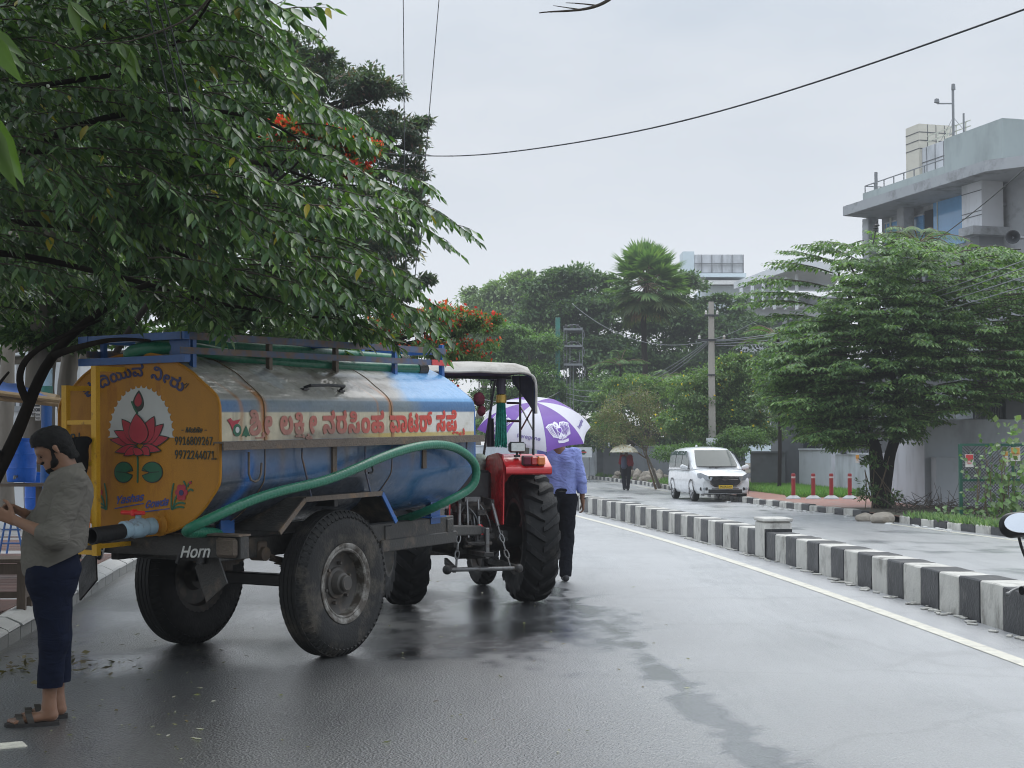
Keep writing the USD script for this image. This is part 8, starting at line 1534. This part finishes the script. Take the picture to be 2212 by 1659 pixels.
tree('tree', 'shadowed undergrowth beneath the fan palm', (6, 79, 0), [(6, 79, 0), (6, 79, 2)], [B(1250, 900, 79, 90, 70), B(1350, 860, 79, 110, 60), B(1440, 890, 79, 90, 70), B(1300, 950, 79, 110, 40), B(1180, 930, 79, 70, 60), B(1420, 950, 79, 90, 40), B(1520, 900, 79, 80, 90), B(1600, 930, 79, 90, 60), B(1480, 970, 79, 100, 30)], 26000, .24, .12, DG, seed=71, r0=.2, sub_n=40, flat=.5)
# --- palms
def frond(parent, o, d, L, rng, cols, n=34, lw=.035, ll=.55, droop=.5, fan=False, name='frond'):
    o, d = np.asarray(o, float), unit(d); u = np.linspace(0, 1, 12)[:, None]; pts = o + d * L * u + np.array([0, 0, -1.0]) * droop * L * u ** 2; Fo = Foliage()
    t = np.linspace(.12, 1, n); P = np.stack([np.interp(t, u[:, 0], pts[:, q]) for q in range(3)], 1); T = np.gradient(P, axis=0); T /= np.linalg.norm(T, axis=1, keepdims=True); sd = np.cross(T, (0, 0, 1.0)); sd /= np.maximum(np.linalg.norm(sd, axis=1, keepdims=True), 1e-6)
    for s in (-1, 1):
        D = T * .7 + sd * s * .75 + np.array([0, 0, -.28]) + rng.normal(0, .08, (n, 3)); Fo.add(P, D, np.array([0, 0, 1.0]) + sd * s * -.3, ll * np.sin(np.pi * np.clip(t * .8 + .18, 0, 1)) * rng.uniform(.85, 1.1, n), lw, tones(rng, n, cols))
    Fo.build(name, parent, 'leaf_far', bend=.25, kind=None); obj('stalk', MB().tube(pts, np.linspace(.03, .006, 12), 5), 'dry_stem', parent, smooth=True)
def fan_leaf(parent, o, d, stalk, R, rng, cols, name='fan_leaf', n=30, hang=.25):
    o, d = np.asarray(o, float), unit(d); c = o + d * stalk + np.array([0, 0, -.12 * stalk]); s = unit(np.cross(d, (0, 0, 1))) if abs(d[2]) < .97 else np.array([1.0, 0, 0]); up = unit(np.cross(s, d)); s = unit(s + rng.normal(0, .12, 3))
    a = np.linspace(-2.25, 2.25, n); D = np.cos(a)[:, None] * d + np.sin(a)[:, None] * s + up * .12 + rng.normal(0, .03, (n, 3)); Fo = Foliage()
    Fo.add(np.tile(c, (n, 1)), D, np.tile(up, (n, 1)), R * (.82 + .18 * np.cos(a)) * rng.uniform(.92, 1.05, n), R * .15, tones(rng, n, cols, None, .12)); Fo.build(name, parent, 'leaf_far', bend=hang, kind=None)
    obj('leaf_stalk', MB().tube([o, (o + c) / 2 + (0, 0, .06 * stalk), c], .022, 5), 'dry_stem', parent, smooth=True)
rng = np.random.default_rng(21)
pb = at(1394, 780, 76); pc_ = at(1397, 612, 76); fp = thing('palm_tree', 'tall fan palm with round spiky crown above the dark trees', 'palm tree', (pb[0], 76, 0))
o0 = np.array([pb[0], 76, 0])
limb(fp, [(0, 0, 0), (.05, 0, 4), (-.05, 0, 7.5), pc_ - o0 + (0, 0, .2)], .17, .13, 'bark_dark', 'trunk', 20, 9, wob=.1)
ct = pc_ - o0
for k in range(54):
    el = math.radians(-58 + 142 * ((k + .5) / 54)); az = k * 2.39996; d = np.array([math.cos(az) * math.cos(el), math.sin(az) * math.cos(el), math.sin(el)])
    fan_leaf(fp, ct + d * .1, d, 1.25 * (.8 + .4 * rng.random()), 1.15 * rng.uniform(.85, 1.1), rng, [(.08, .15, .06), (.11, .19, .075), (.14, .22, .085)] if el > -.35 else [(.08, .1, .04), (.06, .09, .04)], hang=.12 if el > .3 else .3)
for k in range(4):
    az = (2.6, 3.6, 5.6, 4.4)[k]; d = np.array([math.cos(az) * .6, math.sin(az) * .6, -.85]); fan_leaf(fp, ct + (0, 0, -.2), d, .9, .95, rng, [(.25, .15, .09), (.3, .2, .12)], hang=.5, name='dead_leaf')
def areca(label, px, py, Y, n, L, seed, up=.8, cols=MG):
    rng = np.random.default_rng(seed); c = at(px, py, Y); t = thing('palm_tree', label, 'palm tree', (c[0], Y, 0)); limb(t, [(0, 0, 0), (.05, 0, c[2] * .5), (0, 0, c[2])], .07, .05, 'bark_dark', 'trunk', 8, 7)
    for k in range(n):
        az = k * 2.39996; el = rng.uniform(.25, 1.2) * up; frond(t, (0, 0, c[2]), (math.cos(az) * math.cos(el), math.sin(az) * math.cos(el), math.sin(el)), L * rng.uniform(.8, 1.15), rng, cols, 26, .05, L * .26, droop=.55)
areca('feather palm showing over the top of the right hand tree against the grey building', 1985, 528, 47, 13, 1.9, 31)
areca('feather palm left of the building column above the right hand tree', 2080, 560, 46, 11, 1.7, 32)
areca('small feather palm under the fan palm trunk', 1420, 830, 72, 12, 2.0, 33)
areca('small feather palm between the fan palm and the concrete pole', 1480, 840, 66, 12, 1.9, 34)
areca('young palm with upright fronds left of the fan palm trunk', 1340, 790, 74, 8, 2.0, 35, 1.15)
areca('feather palm at the left edge of the right hand tree', 1680, 730, 50, 12, 1.6, 36)

# --- the layered tree on the right hand pavement
rng = np.random.default_rng(41); RB = gnd(1898, 1108, .0); rt = thing('tree', 'broad layered green tree on the right hand pavement with forked dark trunk', 'tree', RB)
F3 = Foliage(); tw3 = MB(); RY = RB[1]; RG = [(.058, .112, .05), (.09, .158, .066), (.128, .205, .082), (.17, .25, .10)]
rp = Polygon([(1605, 790), (1640, 730), (1700, 680), (1755, 640), (1775, 590), (1800, 535), (1860, 497), (1960, 500), (2080, 520), (2240, 528), (2340, 540), (2420, 700), (2380, 880), (2215, 890), (2130, 905), (2050, 940), (1975, 975), (1890, 960), (1800, 990), (1730, 975), (1670, 930), (1625, 890)])
ctr = at(1930, 760, RY) ; n = 0
def rs(S, T, nb=6, size=.15, arch=.06, droop=.42):
    for k, pts in enumerate(spray(rng, S, T, arch=arch, nb=nb, blen=.5)):
        P, D, N, L = polyline_leaves(rng, pts, .058, size, droop); hz = np.clip((P[:, 2] - 2) / 4.5, 0, 1); pp = tones(rng, len(P), RG, [.3, .36, .24, .1]); F3.add(P - RB, D, N, L, L * .42, pp)
        if k == 0: tw3.tube(pts[::2] - RB, np.linspace(.014, .004, 7), 4, caps=False)
for s_, t_ in (((1800, 590), (1655, 575)), ((1820, 575), (1680, 547)), ((1850, 560), (1720, 532)), ((1790, 620), (1600, 612)), ((1800, 650), (1590, 640)), ((1760, 660), (1580, 665)), ((1860, 540), (1760, 525)), ((1780, 690), (1640, 690)), ((1960, 545), (1870, 500)), ((2040, 560), (1930, 515)), ((2100, 870), (2145, 905)), ((1960, 900), (1990, 960)), ((1800, 900), (1760, 960)), ((1750, 830), (1640, 850)), ((1700, 760), (1610, 790))):
    for q in range(3): rs(at(*s_, RY + rng.uniform(-.6, .6)), at(*t_, RY + rng.uniform(-.8, .8)) + rng.normal(0, .04, 3), size=.15)
while n < 900:
    px, py = rng.uniform(1600, 2420), rng.uniform(495, 990)
    if not rp.buffer(-14).contains(Point(px, py)): continue
    dep = rng.normal(0, 1.5) if n % 2 else -abs(rng.normal(1.6, 1.0)); T_ = at(px, py, RY + np.clip(dep, -3.3, 3.3)); out = T_ - ctr; out[2] *= .35; out[1] -= .4; d = unit(out + rng.normal(0, .35, 3)); L = rng.uniform(.7, 1.5); S_ = T_ - d * L; S_[2] = T_[2] + rng.uniform(-.05, .22)
    rs(S_, T_, nb=6, size=rng.uniform(.14, .18)); n += 1
for _ in range(300):
    px, py = rng.uniform(1605, 1800), rng.uniform(690, 985)
    if rp.buffer(-10).contains(Point(px, py)):
        T_ = at(px, py, RY + rng.uniform(-1.6, 1.2)); L = rng.uniform(.7, 1.3); rs(T_ + np.array([L, rng.uniform(-.4, .6) * L, rng.uniform(-.02, .25)]), T_, nb=6, size=rng.uniform(.15, .18))
for _ in range(420):
    px, py = rng.uniform(1660, 2420), rng.uniform(560, 930)
    if rp.buffer(-40).contains(Point(px, py)):
        T_ = at(px, py, RY + rng.uniform(-.5, 2.6)); a = rng.uniform(0, 6.28); rs(T_ - np.array([math.cos(a), math.sin(a), -.1]) * rng.uniform(.8, 1.4), T_, nb=6, size=.19)
F3.build('crown', rt, 'leaf_mid'); tag(obj('twigs', tw3, 'twig', rt, smooth=True), kind='stuff')
W_ = lambda px, py, dY=0: at(px, py, RY + dY) - RB
limb(rt, [W_(1905, 1118), W_(1900, 1060), W_(1893, 1010), W_(1890, 970), W_(1870, 930), W_(1840, 890)], .24, .10, 'bark_dark', 'trunk', 20, 10, wob=.1); limb(rt, [W_(1912, 1100, .1), W_(1915, 1030, .1), W_(1925, 980, .1), W_(1940, 920, .1), W_(1935, 840, .1)], .16, .1, 'bark_dark', 'trunk', 16, 10, wob=.1)
for pts in ([(1840, 890), (1790, 800), (1740, 720)], [(1935, 840), (1900, 720), (1860, 620), (1830, 560)], [(1935, 840), (2000, 740), (2080, 640)], [(1870, 930), (1880, 800), (1920, 680)], [(1860, 700), (1835, 640), (1810, 590)], [(2000, 740), (2100, 720), (2220, 680)]): limb(rt, [W_(*q, rng.uniform(-.5, .5)) for q in pts], .07, .02, 'bark_dark', wob=.15)
# dark climbing stems and aerial cables round the trunk
for k in range(9):
    a = W_(1885 + rng.uniform(-18, 40), 1000 + rng.uniform(-30, 60), -.3); b_ = W_(1870 + rng.uniform(-10, 90), 1108 + rng.uniform(-8, 10), -.5); limb(rt, [a, (a + b_) / 2 + rng.normal(0, .15, 3), b_], .012, .01, 'dry_stem', 'hanging_stem', 10, 5)
b = trimesh.creation.icosphere(3, .14); 
# leafy growth at the foot of the trunk
tree('shrub', 'leafy suckers round the foot of the right hand tree', RB + (-.25, -.3, 0), None, [((RB[0] - .35, RY - .35, .45), (.28, .25, .4)), ((RB[0] - .2, RY - .35, 1.15), (.32, .25, .3)), ((RB[0] + .2, RY - .3, .3), (.3, .3, .3))], 600, .12, .05, MG, cat='bush', seed=51, boughs=False, sub_n=14, mat='leaf_glossy')

# ------------------------------------------------------------------ wires
def wire(name, label, a, b, sag, r, mat='iron_dark', n=40, group=None):
    a, b = np.asarray(a, float), np.asarray(b, float); t = np.linspace(0, 1, n)[:, None]; P = a + (b - a) * t - np.array([0, 0, 4.0]) * sag * t * (1 - t); return obj(name, MB().tube(P, r, 5), mat, smooth=True, label=label, cat='cable', group=group)
P = spline([at(600, 270, 24), at(760, 320, 22), at(940, 337, 20), at(1150, 322, 17.5), at(1450, 267, 15), at(1800, 165, 12.8), at(2230, 14, 11)], 90); obj('overhead_cable', MB().tube(P, .008, 6), 'iron_dark', smooth=True, label='thick dark cable sagging across the sky from the left trees to the top right', cat='cable')
wire('overhead_wire', 'thin wire hanging almost straight down the sky, right one of a pair', at(950, -20, 26), at(893, 640, 26), .0, .008); wire('overhead_wire', 'thin wire hanging almost straight down the sky, left one of a pair', at(871, -20, 26), at(876, 600, 26), .0, .008)
for k, (x, y) in enumerate(((330, 0), (352, 0), (368, 0))): wire('dark_wire', ('leftmost', 'middle', 'rightmost')[k] + ' of three dark wires hanging down through the leaves of the left tree', at(x - 20, -20, 8.8), at(x + 40 + 8 * k, 240 + 20 * k, 9.0), -.02, .005, group='dark wires hanging through the left tree')
ptop = lambda px, py: at(px, py, 53)
WL = (('upper pale wire from the concrete pole to the right edge', (1545, 735), (2240, 552), 30), ('second pale wire from the concrete pole to the right edge', (1545, 737), (2240, 568), 30), ('third pale wire from the concrete pole through the right hand tree', (1545, 742), (2240, 588), 30), ('lowest pale wire from the concrete pole through the right hand tree', (1548, 746), (2240, 610), 30))
for lb, p, q, Y in WL: wire('overhead_wire', lb, at(*p, 53), at(*q, Y), .35, .012, 'railing_grey')
for k, (lb, p, q) in enumerate((('pale wire swagging from the concrete pole to the green pole, highest', (1530, 735), (1224, 838)), ('middle pale wire swagging from the concrete pole to the green pole', (1530, 738), (1216, 848)), ('lowest pale wire swagging from the concrete pole to the green pole', (1530, 742), (1216, 856)))): wire('overhead_wire', lb, at(*p, 53), at(*q, 70), .75 + .1 * k, .014, 'railing_grey')
wire('overhead_wire', 'thin wire crossing in front of the fan palm', at(1235, 655, 72), at(1640, 690, 60), 1.5, .013, 'railing_grey'); wire('overhead_wire', 'thin dark wire slanting across the office building', at(1960, 560, 40), at(2230, 350, 30), .1, .012)
wire('overhead_wire', 'thin pale wire under the tractor canopy towards the green pole', at(1040, 862, 40), at(1210, 845, 70), .3, .012, 'railing_grey')
ins = thing('insulator', 'stack of dark insulator discs on a rod at the top of the right hand tree', 'insulator', at(1890, 500, 34))
for k in range(3): obj('disc', MB().lathe([(0, 0), (.07, .01), (.06, .035), (.02, .05), (0, .05)], 12, (.02 * k, 0, .06 * k)), 'dark_steel', ins)
obj('rod', MB().tube([(-.05, 0, -.3), (.06, 0, .24)], .015, 6), 'dark_steel', ins)
hn = thing('loudspeaker', 'dark round horn loudspeaker poking in at the right edge below the office building', 'loudspeaker', at(2188, 513, 26)); obj('horn', MB().lathe([(.02, -.1), (.05, -.05), (.1, 0), (.125, .04), (.11, .04), (.03, -.04), (0, -.04)], 20, (0, 0, 0), (-.3, -.9, .1)), 'iron_dark', hn); obj('arm', MB().tube([(0, .05, 0), (.45, .2, .02)], .03, 6), 'railing_grey', hn); obj('driver', MB().lathe([(0, .0), (.06, 0), (.06, .12), (0, .12)], 12, (.06, .1, 0), (.3, .9, -.1)), 'iron_dark', hn)

# ------------------------------------------------------------------ grass, rubble, litter
rng = np.random.default_rng(77)
def grass(name, label, n, fn, h, w, cols):
    Fo = Foliage(); P = fn(n); Fo.add(P, np.stack([rng.normal(0, .35, n), rng.normal(0, .35, n), np.ones(n)], 1), rng.normal(0, 1, (n, 3)) + (0, -1, .2), h * rng.uniform(.5, 1.3, n), w, tones(rng, n, cols)); m = Fo.build(name, None, 'leaf_far', bend=.35); tag(m, label, 'grass', None, 'stuff')
def verge(n):
    Y = rng.uniform(44.5, 58, n); return np.stack([x_right(Y) + rng.uniform(2.0, 4.2, n) * np.clip((Y - 40) / 6, .3, 1), Y, np.full(n, .1)], 1)
grass('grass', 'bright green grass strip behind the bollards', 26000, verge, .22, .02, [(.07, .17, .025), (.1, .22, .035), (.13, .24, .05)])
grass('grass', 'grass and weeds along the far left bend beyond the person in maroon', 9000, lambda n: np.stack([x_right(Y := rng.uniform(62, 84, n)) + rng.uniform(.4, 4, n), Y, np.full(n, .1)], 1), .2, .03, [(.07, .15, .03), (.1, .18, .05)])
grass('weeds', 'weeds growing along the right kerb by the mesh fence', 1800, lambda n: np.stack([x_right(Y := rng.uniform(24, 31, n)) + rng.uniform(.15, .9, n) * rng.random(n), Y, np.full(n, .1)], 1), .16, .035, MG + LG)
strip('dirt_strip', lambda y: x_right(y) + .25, lambda y: x_right(y) + 8, 20, 37, .118, mat='earth'); strip('dirt_strip', lambda y: x_right(y) + .3, lambda y: x_right(y) + 9, 58, 120, .118, mat='earth')
rk_ = thing('rubble', 'heap of broken stones and soil beyond the lavender shirted man', 'rubble', (0, 0, 0)); 
for k in range(90):
    Y = rng.uniform(66, 78); p = np.array([x_right(Y) + rng.uniform(.5, 4.5) - .4, Y, .12 + rng.uniform(0, .35)]); s = trimesh.creation.icosphere(1, rng.uniform(.08, .3)); s.vertices *= rng.uniform(.6, 1.2, 3); s = bump_mesh(s, .06, 5, k); s.vertices += p; obj('stone', s, 'stone', rk_, smooth=False)
for k, (px, py, r, lb) in enumerate(((1208 + 700, 1130, .22, 'big pale stone on the road edge at the foot of the forked tree'), (1870, 1126, .16, 'flat stone left of the big pale one under the forked tree'), (2118, 1103, .2, 'pointed stone in front of the mesh fence'), (2005, 1118, .12, 'small stone on the kerb right of the forked tree'))):
    s = trimesh.creation.icosphere(2, r); s.vertices *= (1.3, .9, .7) if k != 2 else (.6, .6, 1.4); s = bump_mesh(s, r * .3, 4, k); p = gnd(px, py); s.vertices += p + (0, 0, r * .4); obj('stone', s, 'stone', smooth=20, label=lb, cat='stone')
lt_ = thing('leaf_litter', 'brown fallen leaves at the foot of the left kerb near the man', 'leaves', (0, 0, 0)); Fo = Foliage(); n = 110; c = gnd(60, 1445); Pp = np.stack([c[0] + rng.normal(0, .35, n), c[1] + rng.normal(0, .35, n), np.full(n, .012) + rng.uniform(0, .02, n)], 1); Fo.add(Pp, rng.normal(0, 1, (n, 3)) * (1, 1, .12), rng.normal(0, .3, (n, 3)) + (0, 0, 1), rng.uniform(.03, .1, n), rng.uniform(.02, .04, n), tones(rng, n, [(.12, .09, .05), (.18, .15, .09), (.07, .06, .04)])); Fo.build('leaves', lt_, 'leaf_far', kind='stuff')
Fo = Foliage(); n = 320; px = rng.uniform(100, 1500, n); py = rng.uniform(1240, 1640, n) ; Pp = np.array([gnd(a, b_, .006) for a, b_ in zip(px, py)]); keep = rng.random(n) < np.where(px < 500, 1, .25); Pp = Pp[keep]; n = len(Pp); Fo.add(Pp, rng.normal(0, 1, (n, 3)) * (1, 1, .05), rng.normal(0, .15, (n, 3)) + (0, 0, 1), rng.uniform(.015, .06, n), rng.uniform(.01, .025, n), tones(rng, n, [(.35, .33, .28), (.2, .2, .1), (.5, .48, .42), (.15, .12, .06)])); m = Fo.build('fallen_petals', None, 'leaf_far'); tag(m, 'tiny fallen leaves and petals scattered over the wet road under the trees', 'leaves', None, 'stuff')
lit = thing('litter', 'pale scraps of litter in the gutter along the right kerb', 'litter', (0, 0, 0)); b = MB()
for k in range(60): Y = rng.uniform(27, 46); p = np.array([x_right(Y) - rng.uniform(.02, .5), Y, .015]); b.box(p, (rng.uniform(.04, .16), rng.uniform(.04, .12), .02), rz=rng.uniform(0, 3))
tag(obj('scraps', b, 'litter_white', lit), kind='stuff')
md_crumb = MB()
for k in range(150): Y = rng.uniform(9, 36); p = np.array([float(x_median(Y)) - rng.uniform(.02, .14), Y, .01]); md_crumb.box(p, (rng.uniform(.02, .12), rng.uniform(.02, .1), .016), rz=rng.uniform(0, 3), bev=.004)
tag(obj('mortar_crumbs', md_crumb, 'paint_white_worn', md), kind='stuff')
# far end of the road: sheds, a parked motorcycle and a sign
sg = thing('signboard', 'small white signboard with a green roundel beyond the lavender shirted man', 'sign', at(1260, 977, 74)); obj('board', MB().box((0, 0, 0), (.85, .05, .5)), 'white_render', sg, smooth=False); obj('roundel', MB().prism(Point(0, 0).buffer(.12), .028, .034, X=(1, 0, 0), Y=(0, 0, 1)), 'green_paint', sg); obj('roundel_band', MB().prism(Polygon([(-.16, -.03), (.16, -.03), (.16, .03), (-.16, .03)]), .035, .04, X=(1, 0, 0), Y=(0, 0, 1)), 'poster_red', sg); 
for x in (-.3, .3): obj('post', MB().box((x, .05, -.75), (.05, .05, 1.5)), 'railing_grey', sg)
wall('boundary_wall', 'far pale wall at the bend of the road beyond the rubble', [(-4, 88), (4.6, 82)], 1.7, .2, 'wall_blue_grey'); wall('boundary_wall', 'dark shaded wall behind the brownish bush', [(5.0, 80), (9.6, 62)], 1.6, .2, 'wall_dark_grey')
sdz = thing('shed', 'dark lean-to shed with a pale roof beyond the purple umbrella', 'shed', (3.5, 86, 0)); obj('wall', MB().box((0, 0, 1.3), (6, 3, 2.6)), 'wall_dark_grey', sdz, smooth=False); obj('roof', MB().box((0, -.3, 2.75), (6.6, 4, .12), R=trimesh.transformations.rotation_matrix(.12, (1, 0, 0))[:3, :3]), 'white_render', sdz, smooth=False)
for k in range(7): obj('post', MB().box((-2.8 + .95 * k, -2.1, 1.25), (.1, .1, 2.5)), 'white_render', sdz, smooth=False)
dw = thing('dustbin', 'dark green street bin near the brownish bush', 'bin', gnd(1385, 1030, .1) * np.array([1, 1, 1])); obj('body', MB().box((0, 0, .5), (.6, .5, .9), bev=.04), 'iron_dark', dw); obj('lid', MB().box((0, 0, 1.0), (.66, .56, .08), bev=.03), 'green_paint', dw)

# leafy creeper at the right edge
rng = np.random.default_rng(91); cr = thing('creeper', 'light green broad leaved creeper climbing at the right edge by the mesh fence', 'creeper', (0, 0, 0)); Fo = Foliage()
for (px, py, sx, sy, n) in ((2180, 1060, 26, 40, 110), (2190, 960, 24, 40, 60), (2110, 1040, 22, 40, 50), (2130, 1000, 30, 40, 40), (2170, 1100, 30, 16, 70), (2080, 1105, 40, 8, 70)):
    for _ in range(n):
        p = at(px + np.clip(rng.normal(0, 1), -1.6, 1.6) * sx, py + np.clip(rng.normal(0, 1), -1.6, 1.6) * sy, MY - .25 + rng.normal(0, .15)); p[2] = max(p[2], .14); s = .15 if px > 2140 else .10; Fo.add([p], [rng.normal(0, .5, 3) + (0, -.2, -.6)], [rng.normal(0, .3, 3) + (0, -.7, .7)], [s * rng.uniform(.7, 1.2)], [s * .9], tones(rng, 1, LG + [(.14, .25, .07)] if px > 2140 else MG))
Fo.build('leaves', cr, 'leaf_glossy')
for k in range(10): limb(cr, [at(2100 + 11 * k, 1112, MY - .2), at(2110 + 9 * k + rng.uniform(-12, 12), 1060, MY - .25), at(2105 + 10 * k, 1000 + rng.uniform(-40, 30), MY - .2)], .012, .006, 'dry_stem', 'stem', 10, 5)
br = thing('brushwood', 'tangle of bare brown twigs on the pavement between the forked tree and the mesh fence', 'brushwood', (0, 0, 0)); b = MB()
for k in range(150):
    a = gnd(rng.uniform(1930, 2085), rng.uniform(1094, 1112), .12); d = rng.normal(0, 1, 3) * (.5, .25, .25); d[2] = abs(d[2]); b.tube(np.array([a, a + d * .5 + rng.normal(0, .04, 3), a + d]), (.009, .007, .004), 4, caps=False)
tag(obj('twigs', b, 'twig', br), kind='stuff')
